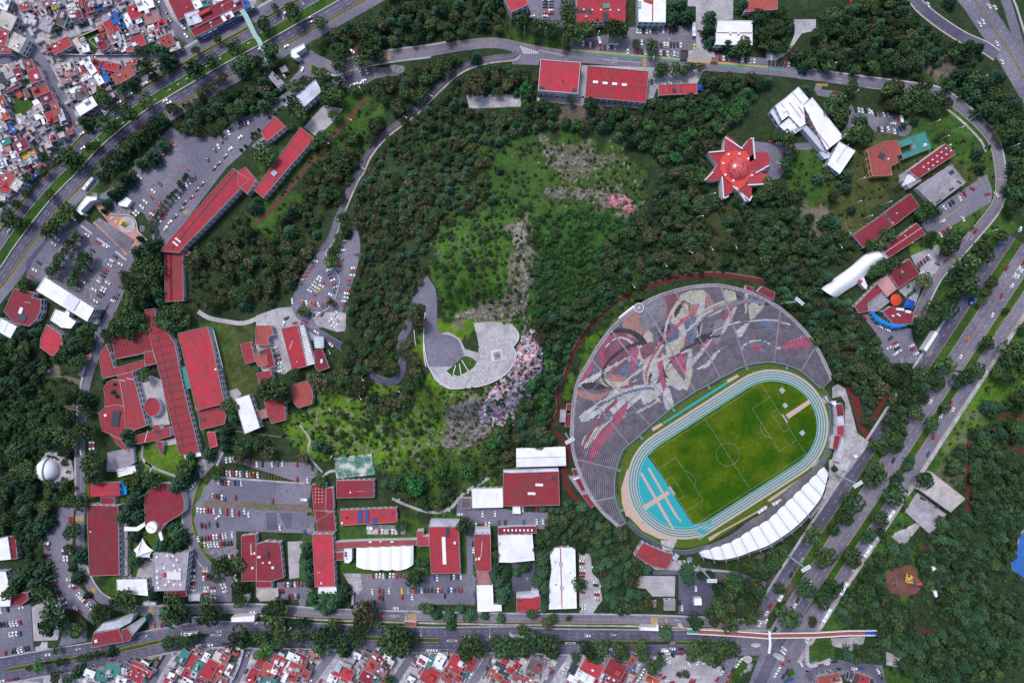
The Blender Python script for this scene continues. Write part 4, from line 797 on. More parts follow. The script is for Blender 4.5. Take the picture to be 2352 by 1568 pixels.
slab('paved_ramp',smooth(P('12:1700,-65 1760,-90 1880,-20 1930,90 2050,125 2030,180 1925,130 1890,60 1850,-20 1760,-60'),2),36.1,2.5,'paving',parent=LK)
gw=smooth(P('12:1745,275 1850,190 1920,130 2030,185 1960,270 1880,315 1790,310'),2)
slab('lawn_wedge',gw,36.26,.05,'grass',parent=LK,mask=False)
for s_ in('12:1810,305 1835,215','12:1885,310 1868,200','12:1950,270 1890,170','12:1745,275 1790,310','12:1880,316 1960,272'):
 b=MB();p,q=P(s_);A,B_=W(*p,36.3),W(*q,36.3);d=Vector(B_)-Vector(A);b.box(((A[0]+B_[0])/2,(A[1]+B_[1])/2),d.length,.6,36.2,36.7,math.atan2(d.y,d.x));b.build('path_kerb','wall_white',LK)
for k in range(5):
 p,q=P('12:%d,%d %d,%d'%(1690+k*75,400+k*8-abs(k-2)*0,1760+k*70,300+k*6));b=MB();A,B_=W(*p,36.25),W(*q,36.25);d=Vector(B_)-Vector(A);b.box(((A[0]+B_[0])/2,(A[1]+B_[1])/2),d.length,1.6,36.2,36.32,math.atan2(d.y,d.x));b.build('step_band','paving',LK)
mn=empty('monument_base',W(1142,816,36.2),'square white pedestal with a round plaza disc in the lookout terrace','monument')
a_=math.radians(12)
b=MB();b.box((0,0),8.2,8.2,0,.5,a_);b.build('plinth','wall_white',mn);b=MB();b.box((0,0),6.2,6.2,.5,1.1,a_);b.build('pedestal','concrete',mn);b=MB();b.tube((0,0,1.1),(0,0,1.6),2,1.4,16);b.build('rough_stone','rock',mn)
# ================================================================ BUILDINGS
UNIT={}
def unit_box(key,m):
 if key not in UNIT:
  b=MB();b.box((0,0),1,1,-.5,.5);me=bpy.data.meshes.new(key)
  me.from_pydata(b.v,[],b.f);me.materials.append(MATS[m]);me.update();UNIT[key]=me
 return UNIT[key]
def boxpart(name,m,parent,c,sx,sy,sz,a=0):
 o=bpy.data.objects.new(name,unit_box(name+'_'+m,m));COL.objects.link(o);o.parent=parent
 o.location=c;o.scale=(sx,sy,sz);o.rotation_euler=(0,0,a);return o
NB=[0]
LAND=[]
def building(name,label,poly,h,roof='R',wall='wall_white',cat='building',stripe=None,par=.5,det='',win=True,group=None,ridge=False,z0=None,parcol=None,winlim=36,mark_=True):
 pf=P(poly) if isinstance(poly,str) else poly
 if mark_:maskpoly(pf)
 cx,cy=sum(p[0] for p in pf)/len(pf),sum(p[1] for p in pf)/len(pf)
 NB[0]+=1;h=h+(NB[0]%23)*.05;g=tz(cx,cy) if z0 is None else z0;z=g+h
 w_=[W(*p,z)[:2] for p in pf]
 if area2(w_)<0:w_=w_[::-1]
 ox,oy=sum(p[0] for p in w_)/len(w_),sum(p[1] for p in w_)/len(w_)
 E=empty(name,(ox,oy,g),label,cat,group)
 q=[(p[0]-ox,p[1]-oy) for p in w_];n=len(q)
 e0=max(range(n),key=lambda i:math.dist(q[i],q[(i+1)%n]));ang=math.atan2(q[(e0+1)%n][1]-q[e0][1],q[(e0+1)%n][0]-q[e0][0])
 st=None
 if stripe:st=(ang+math.radians(stripe[3] if len(stripe)>3 else 0),stripe[0],stripe[1],stripe[2])
 rm=roofmat(roof,st)
 if ridge and n==4:
  L=[math.dist(q[i],q[(i+1)%4]) for i in range(4)];s=1 if L[0]+L[2]>=L[1]+L[3] else 0
  q=q[s:]+q[:s]
  q=q[1:]+q[:1];q=q[-1:]+q[:-1]
  a,b_,c,d=q;rise=ridge if ridge>0 else 1.2
  m1=((a[0]+b_[0])/2,(a[1]+b_[1])/2);m2=((c[0]+d[0])/2,(c[1]+d[1])/2)
  if math.dist(a,b_)>math.dist(b_,c):b_,c,d,a=a,b_,c,d;m1=((a[0]+b_[0])/2,(a[1]+b_[1])/2);m2=((c[0]+d[0])/2,(c[1]+d[1])/2)
  V_=[(*a,h),(*b_,h),(*c,h),(*d,h),(*m1,h+rise),(*m2,h+rise)]
  RF=mk('roof',V_+[(x,y,z_-.25) for x,y,z_ in V_],[(1,2,5,4),(3,0,4,5),(7,10,11,8),(9,11,10,6),(0,1,7,6),(2,3,9,8),(1,4,10,7),(4,0,6,10),(3,5,11,9),(5,2,8,11)],rm,E)
  b=MB();b.tube((*m1,h+rise),(*m2,h+rise),.22,n=4);b.build('ridge_cap','wall_grey' if roof=='W' else rm,E)
  qi=inset([a,b_,c,d],.3)
  b=MB();b.prism(qi,-1.5,h-.26);b.build('wall',wall,E)
 else:
  qi=inset(q,min(.3,.1*math.sqrt(abs(area2(q)))));m=len(q)
  V_=[(x,y,-1.5) for x,y in q]+[(x,y,h) for x,y in q]+[(x,y,h) for x,y in qi]+[(x,y,h-par) for x,y in qi]
  F_=[];MI=[]
  for i in range(m):
   j=(i+1)%m
   F_+=[(i,j,m+j,m+i),(m+i,m+j,2*m+j,2*m+i),(2*m+i,2*m+j,3*m+j,3*m+i)];MI+=[0,1,1]
  mk('wall',V_,F_,[wall,parcol or('roof_edge' if roof in 'RDSOM' else 'wall_grey' if roof in 'GN' else rm)],E,MI)
  RF=mk('roof',[(x,y,h-par) for x,y in qi],[tuple(range(m))],rm,E)
 if win and h>2.4:
  k=0;ns=max(1,int(h/3.1))
  for i in range(n):
   a=Vector(q[i]);b2=Vector(q[(i+1)%n]);e=b2-a;l=e.length
   if l<4.5:continue
   nv=Vector((e.y,-e.x))/l;mid=(a+b2)/2+Vector((ox,oy))
   if nv.dot(-mid.normalized())<.25:continue
   nw=max(1,int(l/4.2));an=math.atan2(e.y,e.x)
   for s in range(ns):
    for t in range(nw):
     if k>=winlim:break
     p=a+e*((t+.5)/nw)+nv*.0
     boxpart('window','window_glass',E,(p.x,p.y,h*(s+.52)/ns),l/nw*.62,.22 if wall!='x' else .2,h/ns*.42,an);k+=1
 tile=poly.split(':')[0] if isinstance(poly,str) else 'F';sc={'F':1,'33':.4375}.get(tile,.25)
 for dt in[d for d in det.split(';') if d.strip()]:
  nm,cc,*rest=dt.split()
  mname={'glass':'window_glass','white':'metal_white','grey':'metal_grey','dark':'dark_metal','wall':'wall_white','concrete':'concrete','solar':'solar','green':'paint_teal','red':'wall_red','yellow':'wall_yellow','redroof':None}.get(cc)
  if nm=='solar_panel' and 'solar' not in MATS:mat('solar',(.03,.08,.22),.2,.1,1,stripe=(0,.9,.12,-1.5))
  for r in rest:
   v=[float(t) for t in r.split(',')];x,y,ww,hh=v[:4];aa=-math.radians(v[4]) if len(v)>4 else None
   (px,py),=P('%s:%s,%s'%(tile,x,y));wx,wy,_=W(px,py,z);k=(H-z)/H*S*sc
   hz={'skylight':.7,'roof_vent':1.1,'water_tank':1.6,'roof_hatch':.9,'solar_panel':.8,'roof_dome':.6,'stair_tower':2.6,'roof_stain':.04,'roof_light':.5,'air_conditioner':1.2,'roof_well':.05,'roof_seam':.12,'roof_ridge':.3,'brise_soleil':0.3}.get(nm,.8)
   if nm in('roof_dome','water_tank'):
    b=MB();r_=ww*k/2;b.tube((wx-ox,wy-oy,h-par),(wx-ox,wy-oy,h-par+hz),r_,r_*.85,12);b.build(nm,mname or rm,RF)
   else:
    boxpart(nm,mname or 'wall_red',RF,(wx-ox,wy-oy,h-par+hz/2 if not ridge else h+hz/2+.9),ww*k,hh*k,hz,aa if aa is not None else(ang+math.pi/4)%(math.pi/2)-math.pi/4)
 if label:LAND.append((cx,cy,label))
 return E
Bd=building
RB=(1.7,.25,.16)
Bd('campus_building','tall corner block with red roof and white wall at the top edge','20:-90,-50 115,-50 150,45 -10,115',15)
Bd('campus_building','large flat red roof with dark vents and green skylight at the top edge','20:600,-60 1048,-60 1045,190 595,215',9,det='skylight green 868,57,64,40; skylight white 660,90,14,12 738,92,14,12 816,92,14,12 903,93,14,12 980,94,14,12; roof_stain dark 650,105,90,35 720,110,40,44; roof_vent dark 860,160,50,90 785,180,22,22; air_conditioner grey 680,155,20,18',parcol='wall_red')
Bd('campus_hall','white roofed hall with a red centre stripe and teal eaves at the top edge','20:1155,-60 1420,-60 1415,210 1158,205',9,'W',det='roof_ridge red 1293,90,10,210; roof_hatch red 1250,10,80,30,20; air_conditioner grey 1172,45,26,60',parcol='paint_teal',ridge=False)
Bd('campus_hall','white two slope hall crossed by a red ridge, behind the motorbike plaza','20:1890,185 2210,192 2210,415 1865,412',9,'W',det='roof_ridge red 2050,302,330,7; roof_vent wall 2005,305,24,30 2080,305,24,30')
Bd('campus_building','salmon red flat roof partly hidden by trees at the top right of the plaza','20:2190,-60 2440,-60 2440,90 2135,110',7,'S')
Bd('sports_hall','square red roofed sports hall with white glazed front beside the hill road junction','20:263,545 632,575 605,862 240,832',12,parcol='wall_white',det='roof_stain dark 275,810,50,30 578,832,45,38; roof_hatch dark 468,745,13,11',winlim=10)
Bd('sports_hall','wide red ribbed roof with four small skylights, right of the square red hall','20:692,605 1257,655 1232,945 672,895',9,stripe=(2.2,.3,.22),det='skylight white 767,755,46,22,4 855,765,46,22,4 943,772,46,22,4 1032,780,46,22,4; roof_ridge red 960,770,560,8,5')
Bd('campus_building','low narrow red roof in three sections beside a blue tarpaulin','20:1345,785 1445,778 1700,765 1705,865 1450,873 1350,880',4,det='roof_seam dark 1447,825,6,88 1555,820,6,88; roof_dome dark 1490,832,46,46')
mat('tarp_blue',(.02,.07,.36),.5,.2,1);mat('tarp_red',(.52,.06,.04),.5,.1,1)
def canopy(name,label,cat,s,z,m,legs=True):
 pf=P(s);maskpoly(pf);w_=[W(*p,z) for p in pf];cx=sum(p[0] for p in w_)/len(w_);cy=sum(p[1] for p in w_)/len(w_);g=tz(*pf[0])
 E=empty(name,(cx,cy,g),label,cat);n=len(w_)
 mk('cover',[(x-cx,y-cy,z-g) for x,y,_ in w_]+[(0,0,z-g+1.3)]+[(x-cx,y-cy,z-g-.4) for x,y,_ in w_],[(i,(i+1)%n,n) if area2(w_)>0 else((i+1)%n,i,n) for i in range(n)]+[(i,(i+1)%n,n+1+(i+1)%n,n+1+i) for i in range(n)],m,E)
 if legs:
  for x,y,_ in w_:b=MB();b.tube((x-cx,y-cy,0),(x-cx,y-cy,z-g-.2),.08);b.build('leg','metal_white',E)
 return E
canopy('canopy','bright blue square tarpaulin at the end of the low red shed','canopy','20:1705,780 1752,778 1750,832 1706,830',3,'tarp_blue')
Bd('shed','small grey roofed guard shed by the striped track in the northern lot','20:880,352 988,355 985,402 880,402',3,'G',win=False)
Bd('shed','brown roofed hut at the right end of the motorbike plaza','20:1832,525 1892,530 1890,565 1830,560',3,'S',win=False)
Bd('waste_enclosure','square dark planter box with pale rim between the car rows and plaza','20:1548,460 1610,462 1608,550 1546,548',1.4,'K','concrete',win=False)
def star():
 c=P('20:2075,1530')[0];sp='20:1960,1250 2110,1370 2180,1285 2225,1290 2235,1400 2390,1410 2351,1440 2420,1480 2351,1530 2290,1600 2380,1640 2360,1690 2280,1700 2170,1700 2200,1760 2200,1830 2140,1850 2060,1750 2000,1790 1950,1820 1930,1740 1925,1670 1840,1640 1790,1650 1850,1580 1900,1500 1790,1440 1810,1395 1950,1400 1960,1330'
 pf=P('20:1975,1243 2110,1365 2180,1275 2220,1270 2235,1430 2330,1400 2400,1420')
 E=empty('star_building',W(*P('20:2080,1540')[0],0),'five pointed star shaped building with red roof and shiny red central dome','building');ex,ey=E.location[0],E.location[1]
 wings=['20:2085,1530 1950,1390 1955,1300 1975,1243 2040,1290 2112,1368 2150,1450','20:2085,1530 2112,1368 2145,1300 2190,1268 2222,1280 2232,1390 2250,1400 2330,1400 2351,1440 2351,1470 2240,1520','20:2085,1530 2240,1520 2351,1540 2380,1600 2351,1670 2310,1690 2170,1697','20:2085,1530 2180,1690 2205,1740 2195,1790 2140,1840 2080,1760 2000,1780 1935,1830 1930,1640','20:2085,1530 1935,1640 1850,1655 1775,1650 1820,1600 1895,1520','20:2085,1530 1895,1520 1830,1450 1800,1400 1950,1390']
 wings=['20:2085,1530 1950,1390 1955,1300 1975,1243 2040,1290 2112,1368 2120,1440','20:2085,1530 2112,1368 2180,1275 2220,1270 2235,1390 2240,1462','20:2085,1530 2235,1400 2351,1400 2372,1470 2340,1560 2210,1560','20:2085,1530 2210,1560 2345,1600 2325,1680 2290,1692 2160,1700','20:2085,1530 2170,1700 2205,1730 2200,1790 2165,1825 2090,1760 2040,1710','20:2085,1530 2040,1715 2020,1770 1950,1805 1930,1740 1930,1640','20:2085,1530 1935,1640 1850,1660 1770,1652 1830,1590 1890,1515','20:2085,1530 1890,1515 1855,1470 1800,1400 1950,1388']
 for s in wings:
  p=P(s);maskpoly(p);b=MB();b.prism([(W(*q,9)[0]-ex,W(*q,9)[1]-ey) for q in p],-1,9,0,1);b.build('wing',['wall_white',roofmat('R')],E)
 hub=[P('20:2060,1545')[0]]
 b=MB();hp=[(W(*q,9.8)[0]-ex,W(*q,9.8)[1]-ey) for q in P('20:2050,1385 2150,1390 2180,1440 2185,1560 2175,1640 2140,1700 2070,1760 2030,1700 1960,1640 1915,1560 1912,1470 1960,1405')]
 b.prism(hp,9,9.8);mat('roof_scarlet',(.56,.07,.06),.5,.1,.3);b.build('hub_roof','roof_scarlet',E)
 mat('dome_red',(.42,.02,.03),.18,.25,.8,spec=.7,col2=(.55,.12,.12),scale2=.5)
 cx,cy=[W(*P('20:2079,1545')[0],11)[k]-(ex,ey)[k] for k in(0,1)];v,f=[],[];R=104*.25*S*.98;n=32;rr=8
 for j in range(rr+1):
  t=math.pi/2*j/rr
  for i in range(n):v.append((cx+R*math.cos(t)*math.cos(6.2832*i/n),cy+R*math.cos(t)*math.sin(6.2832*i/n),9.8+R*.62*math.sin(t)))
 for j in range(rr):
  for i in range(n):f.append((j*n+i,j*n+(i+1)%n,(j+1)*n+(i+1)%n,(j+1)*n+i))
 o=mk('dome',v,f,'dome_red',E);o.data.polygons.foreach_set('use_smooth',[True]*len(f))
 b=MB();b.tube((cx,cy,9.8),(cx,cy,10.5),R*1.1,R*1.06,32);b.build('dome_ring','roof_scarlet',E)
 for x,y in((1988,1420),(2087,1415),(2169,1460),(1939,1502),(1960,1608),(2032,1662),(2203,1612)):
  p=W(*P('20:%d,%d'%(x,y))[0],10);b=MB();b.tube((p[0]-ex,p[1]-ey,9),(p[0]-ex,p[1]-ey,10.8),1.05,.8,12);b.build('roof_light','metal_white',E)
 for x1,y1,x2,y2 in((1958,1262,2118,1368),(2215,1270,2232,1462),(1808,1400,1952,1388),(1930,1625,1945,1820),(1770,1655,1850,1580),(2030,1710,2180,1840),(2165,1700,2351,1690),(2240,1590,2360,1520),(2190,1275,2225,1270),(1950,1822,1990,1800),(2180,1848,2205,1800),(2060,1720,2150,1850)):
  a,c2=P('20:%d,%d %d,%d'%(x1,y1,x2,y2));A,B_=W(*a,10),W(*c2,10);b=MB();d=math.dist(A[:2],B_[:2]);b.box(((A[0]+B_[0])/2-ex,(A[1]+B_[1])/2-ey),d,.9,-.5,10.3,math.atan2(B_[1]-A[1],B_[0]-A[0]));b.build('fin_wall','wall_white',E)
 LAND.append((1696,388,'star shaped building'))
star()
Bd('campus_hall','long white ridged hall running diagonally, the longest white roof north east','30:408,895 695,1260 540,1380 325,965',9,'W',stripe=(1.6,.12,.05),det='roof_ridge red 425,1170,6,480,-37; roof_hatch red 372,1056,12,12,-37')
Bd('campus_hall','pale lilac lower annex roof along the lower left side of the longest white hall','30:350,1150 400,1200 560,1375 530,1400 480,1370 320,1185',6,'L',win=False)
Bd('campus_hall','stepped white roof with red seams, upper left of the longest white hall','30:280,797 375,910 325,962 345,1140 295,1170 190,1060 130,1110 65,970 160,900',9,'W',det='roof_seam red 270,900,5,140,-40 160,1000,5,130,-38 250,1010,5,180,-38; skylight white 150,1015,50,30,-38')
Bd('campus_hall','square white roof annex below the stepped white roof','30:215,1065 340,1165 240,1235 180,1230 100,1155',7,'W',det='roof_seam red 265,1120,5,90,-35; roof_vent grey 262,1190,40,24,-35')
Bd('campus_hall','pale grey low wing at the left tip of the stepped white halls','30:60,980 130,1110 100,1150 20,1030',5,'L')
Bd('campus_hall','white ribbed auditorium roof below the end of the longest white hall','30:655,1300 805,1385 660,1600 545,1510',8,'W',stripe=(2.4,.12,.12),det='roof_ridge grey 690,1400,5,190,35')
Bd('campus_building','glazed grey link building between the long white hall and the auditorium','30:540,1380 600,1440 520,1460 470,1400',5,'L',win=False)
Bd('campus_building','dark red flat roof with yellow wall and a square glass skylight beside the teal roof','30:905,1370 1070,1300 1190,1290 1230,1410 1180,1430 1200,1490 1130,1530 1145,1610 960,1620 930,1450',7,'S','wall_yellow',det='skylight glass 1047,1432,52,50,30; roof_light white 1107,1460,14,12; roof_light dark 900,1400,10,14 885,1440,10,14 905,1480,10,14 925,1520,10,14')
Bd('campus_building','L shaped teal green roof around a small planted court','30:1200,1290 1445,1207 1505,1360 1250,1460 1230,1410 1355,1360 1340,1310 1225,1350',5,'T','wall_white',det='water_tank white 1440,1330,24,24; roof_vent concrete 1440,1345,40,14')
Bd('classroom_block','long dark red roof dotted with two rows of small white skylights, right side','30:1635,1318 1730,1415 1385,1640 1290,1570',7,'D',det='skylight white '+' '.join('%d,%d,15,10,-35'%(1430+i*41,1535-i*34+k*0) for i in range(7) for k in(0,))+' '+' '.join('%d,%d,15,10,-35'%(1475+i*41,1555-i*34) for i in range(6)))
Bd('classroom_block','small flat grey roofed lecture building with white fins, end of the skylight block','31:1240,20 1345,0 1410,90 1300,165 1240,90',5,'G',det='brise_soleil white '+' '.join('%d,%d,8,120,28'%(1262+i*16,90-i*7) for i in range(8)),win=False)
Bd('parking_deck','flat weathered concrete roof slab with white rim beside the eastern lot','31:1690,-55 1820,108 1530,325 1370,160',6,'G',det='roof_stain dark 1690,15,50,40 1760,105,50,18,30 1690,170,50,20,-30 1575,285,60,25,-35',winlim=0)
Bd('classroom_block','dark red flat roof, the upper of the pair below the concrete deck','31:1310,210 1395,325 1160,505 1068,388',7,'D','wall_grey',det='roof_dome dark 1100,415,22,22; roof_light white 1185,390,9,9 1150,478,9,9')
Bd('classroom_block','dark red flat roof partly covered by a tree, the lower left of the pair','31:1058,398 1150,505 880,712 775,595',6,'D','wall_grey')
Bd('classroom_block','long dark maroon gabled roof right of the white shell roof','31:1368,480 1450,580 1110,800 1045,720',6,'D','wall_white',det='roof_seam white 1240,640,430,3,-34; roof_light white 1262,598,9,9 1330,660,9,9')
Bd('campus_building','square dark red roof with small dark duct beside the concrete yard','31:1300,808 1395,950 1200,1080 1105,935',6,'D',det='air_conditioner dark 1225,965,34,40; roof_light white 1228,918,8,8 1242,930,8,8 1232,940,8,8')
Bd('campus_building','pale louvred roof with red slats between two dark red roofs','31:1100,952 1188,1085 1095,1160 1000,1035',6,'P',stripe=(1.1,.45,-.5))
Bd('campus_building','long thin dark red roof leading to the blue arched gallery','31:1000,1035 1055,1110 920,1215 925,1290 835,1310 795,1245',5,'D')
Bd('campus_building','grey roofed patio building beside the orange umbrella canopy','31:1045,1120 1120,1200 1010,1290 920,1295 915,1215',4,'G',win=False)
Bd('campus_building','dark red roof with white boxes next to the blue tent','31:1130,1245 1345,1300 1320,1410 1150,1410 1050,1290',5,'D',det='roof_vent wall 1212,1272,70,24,5 1285,1295,50,26,10 1148,1333,18,16,30; water_tank white 1190,1318,20,20 1205,1330,18,18')
mat('arch_blue',(.01,.22,.62),.4,.15,.6)
def bluegal():
 E=empty('arched_gallery',W(*P('31:1080,1400')[0],0),'curved bright blue arched gallery roof below the dark red patio building','gallery');ex,ey=E.location[0],E.location[1]
 o,i_=smooth(P('31:942,1292 960,1345 1010,1395 1090,1430 1170,1450 1280,1430'),3),smooth(P('31:975,1290 1000,1330 1050,1370 1110,1395 1180,1408 1275,1412'),3)
 v,f=[],[]
 for a,c in zip(o,i_):
  for t in range(5):u=t/4;p=W(a[0]+(c[0]-a[0])*u,a[1]+(c[1]-a[1])*u,4.5+1.5*math.sin(math.pi*u));v.append((p[0]-ex,p[1]-ey,p[2]))
 for k in range(len(o)-1):
  for t in range(4):f.append((k*5+t,k*5+t+1,(k+1)*5+t+1,(k+1)*5+t))
 mk('arched_roof',v,f,'arch_blue',E)
 for k in range(1,len(o)-1,2):
  b=MB();A=W(*o[k],4.4);C_=W(*i_[k],4.4);b.tube((A[0]-ex,A[1]-ey,0),(A[0]-ex,A[1]-ey,4.5),.25);b.build('column','metal_white',E)
bluegal()
canopy('umbrella_canopy','round orange red umbrella canopy on the eastern patio','canopy','31:1175,1130 1210,1140 1228,1175 1222,1215 1190,1242 1155,1240 1130,1215 1125,1175 1140,1140',4.5,'tarp_red',False)
canopy('tent','blue pointed tent beside the orange red canopy','tent','31:1275,1170 1355,1200 1330,1268 1240,1255',4,'tarp_blue')
def shell():
 E=empty('arched_hall',W(*P('31:850,900')[0],0),'long white vaulted shell roof partly hidden by trees in the east wood','building');ex,ey=E.location[0],E.location[1]
 L_=smooth(P('31:1020,735 940,740 860,800 780,870 700,930 600,1000 490,1085'),3);R_=smooth(P('31:1075,820 1010,870 940,920 870,990 800,1050 720,1100 620,1170'),3)
 for i in range(len(L_)-1):maskpoly([L_[i],L_[i+1],R_[i+1],R_[i]])
 v,f=[],[]
 for a,c in zip(L_,R_):
  for t in range(9):u=t/8;z=4+6*math.sin(math.pi*u);p=W(a[0]+(c[0]-a[0])*u,a[1]+(c[1]-a[1])*u,z);v.append((p[0]-ex,p[1]-ey,z))
 for k in range(len(L_)-1):
  for t in range(8):f.append((k*9+t,k*9+t+1,(k+1)*9+t+1,(k+1)*9+t))
 o=mk('vaulted_roof',v,f,'canopy_white',E)
 w1=[W(*p,4) for p in L_]+[W(*p,4) for p in R_[::-1]];b=MB();b.prism(inset([(p[0]-ex,p[1]-ey) for p in(w1 if area2(w1)>0 else w1[::-1])],.3),-1,4);b.build('wall','wall_white',E)
 LAND.append((1990,610,'white vaulted hall'))
shell()
Bd('entrance_porch','grey curved porch joining the white shell roof to the maroon block','31:1020,745 1060,735 1110,800 1080,820',5,'L',win=False)
Bd('campus_building','small white annex with a red square hatch below the white shell','31:820,1010 880,975 915,1060 900,1090 860,1050',5,'W',det='roof_hatch red 845,1018,36,36,30',win=False)
Bd('entrance_gate','white and yellow striped entrance gate canopy beside the right highway','31:1540,1470 1565,1490 1455,1660 1430,1640',6,'W',win=False)
sheet('hatched_crossing',[P('32:1500,0 1565,-70 1590,-50 1470,140 1440,150 1440,110')],'asphalt',.16,mask=False);zebra(P('32:1545,-60 1585,-50 1490,140 1440,145')[0:1]+P('32:1440,145 1485,140 1580,-55'),12)
Bd('main_building','very long diagonal red roofed building with white rooftop arches at its lower end','F:535,386 550,398 572,412 410,580 366,577',9,det='roof_seam dark 470,480,3,240,40; roof_dome white '+' '.join('%d,%d,5,5'%(404+i*3,548+i*2.6) for i in range(4))+' '+' '.join('%d,%d,5,5'%(398+i*3,556+i*2.6) for i in range(4)),winlim=40)
Bd('main_building','short red roofed link block between the two diagonal red buildings','F:548,392 563,384 588,414 568,447 545,425',9)
Bd('main_building','bright red diagonal roof in two lengths near the pale stone court','F:690,292 722,317 604,455 583,437 640,360',8,stripe=(6,.03,.4,0),det='roof_vent grey 630,398,12,12,40')
Bd('campus_building','red roofed oblong building beside the cypress row on the western road','10:170,1065 272,1160 110,1295 38,1225',7)
Bd('campus_building','grey yard roof below the small oblong red building','10:60,1255 110,1300 20,1400 -40,1340',4,'G',win=False)
Bd('campus_hall','pale blue grey curved metal roof beside the gate house','10:545,732 605,840 440,985 340,1000 250,965',8,'L',stripe=(1.5,.3,.15,0))
Bd('gate_house','small white modern house with grey roof court by the northern gate','10:150,655 260,760 205,815 110,705',6,'G',det='roof_hatch dark 170,690,20,20,40 200,720,20,20,40; skylight grey 215,775,30,14,-40')
Bd('kiosk','white small kiosk roof with grass lawn beside the northern gate','10:215,630 270,600 295,650 240,670',3,'G')
Bd('entrance_gate','long white gate canopy with bend at the northern entrance','10:320,460 440,400 450,440 370,490 405,520 360,540 320,520',6,'W',win=False)
Bd('shed','small pale shed roof among the row of cars under the northern road','10:695,740 730,725 765,780 740,795',3,'L',win=False)
Bd('entrance_gate','white angled gate canopy with arch at the western entrance','01:790,232 890,240 885,268 830,280 740,370 765,400 745,405 695,360',6,'W',win=False)
Bd('toll_booth','small grey booth under the western gate canopy','01:845,205 885,205 890,235 850,230',3,'G',win=False)
Bd('marquee','white folded tent in the western parking lot','01:1160,242 1210,275 1165,335 1090,320 1085,295 1130,270',4,'W',win=False)
Bd('bus_shelter','pale traffic island shelter with fan shape in the upper western lot','00:1565,1290 1600,1288 1628,1342 1560,1350',.6,'P',win=False,cat='island')
Bd('stepped_gallery','stepped red roofed covered walkway climbing beside the trees','01:1560,735 1680,760 1685,1195 1515,1205 1508,750',5,'M',stripe=(24.5,.08,.5,90),win=False)
Bd('main_building','long narrow red roof with ladder seams, leftmost of the long pair','F:332,711 356,708 358,742 376,745 392,775 400,786 426,909 458,1036 412,1045 372,880 346,784',7,'M',stripe=(6.1,.12,.35,0),det='roof_seam dark 392,900,2,270,-13')
Bd('main_building','broad bright red roof, right of the long ladder seamed roof','F:408,765 476,750 486,784 516,927 451,942',10,det='roof_light white 495,848,4,4; roof_seam white 500,800,.8,90,-14',winlim=30)
Bd('campus_building','teal footbridge roof joined to the left side of the broad red roof','02:1618,240 1700,225 1745,430 1700,440 1660,300 1628,300',5,'T',win=False)
Bd('campus_building','red ribbed sloping roof at the upper left of the courtyard complex','02:1020,-40 1360,-140 1410,60 1400,90 1060,160',6,'M',stripe=(2.6,.3,.3,0),mark_=True)
Bd('campus_building','ribbed red wing on the right side of the small hedge court','02:1320,90 1400,80 1438,200 1330,225',6,'M',stripe=(2.6,.3,.3,0),win=False)
Bd('campus_building','faded red roof wing running around the left corner of the courtyard','02:975,20 1010,110 1045,240 1325,170 1340,225 1225,275 940,340 905,130',6,'M',stripe=(12,.04,.4,0))
Bd('campus_building','wide red roof with a white seam line west of the round red roof','02:1070,315 1215,280 1345,770 1240,810 1150,790 1140,590 1100,360',7,'M',det='roof_seam wall 1125,358,50,5,10 1190,342,65,5,10')
Bd('campus_building','octagonal patchy red roof with black solar sheet and a white dome','02:905,655 970,600 1060,580 1140,590 1165,790 1240,815 1110,900 1010,850 935,820',6,'M',det='solar_panel dark 1063,706,70,140,8; roof_dome white 966,678,28,28')
Bd('campus_building','faded red roof strip above the octagonal roof beside dark trees','02:985,370 1035,345 1100,360 1140,600 1060,580 960,600 965,540 950,430',6,'M')
Bd('campus_building','pointed red roof tail below the octagonal roof','02:1010,850 1110,900 1180,1000 1140,995 1060,930',5,'M',win=False)
Bd('round_hall','round dark orange roofed hall in the middle of the paved court',[(P('02:1398,600')[0][0]+19*math.cos(6.2832*k/24),P('02:1398,600')[0][1]+22*math.sin(6.2832*k/24)) for k in range(24)],5,'M',win=False)
Bd('campus_building','small red roofs with a white seam crossing below the round hall','02:1240,860 1400,820 1410,770 1460,760 1480,800 1560,775 1570,870 1420,910 1250,945',5,'M',det='roof_seam wall 1340,870,5,110,15; roof_well dark 1450,830,50,30,15',win=False)
Bd('campus_building','thin red triangular roof pointing down in the lawn','02:1420,905 1500,920 1475,1040',4,'M',win=False)
Bd('classroom_block','white stepped end block below the ladder seamed roof','02:1688,1045 1840,1012 1850,1050 1700,1080',5,'W',win=False)
Bd('campus_building','red annex with blue skylight under the broad red roof','02:1815,630 2040,600 2080,680 2060,760 1840,812',5,'M',det='skylight glass 1860,718,52,26,5')
Bd('campus_building','ribbed red skirt roof with three dark smudges above the annex','02:1790,600 2060,560 2065,575 1800,630',8,'R',stripe=(1.4,.4,.3,0),win=False,mark_=False)
Bd('campus_building','small oval cornered red roof beside the lawn, below the annex','02:1900,830 1975,828 2000,960 1930,980',5,'R')
Bd('campus_hall','bright white oblong roof beside the ravine, edged in grey','02:2148,525 2290,482 2390,790 2245,850',8,'W',parcol='wall_grey')
Bd('campus_building','small bright red roof with three bands beside the stone slope','02:2205,25 2300,0 2350,180 2255,205',5,'R',stripe=(4.4,.06,.4,0))
Bd('service_building','grey corrugated roofs beside the octagonal hall','02:985,1020 1220,970 1235,1110 1120,1190 980,1195',4,'G',stripe=(1.4,.3,.3,0),win=False)
Bd('service_building','white oblong roof below the grey corrugated roofs','02:1070,1175 1235,1135 1255,1200 1085,1245',4,'W')
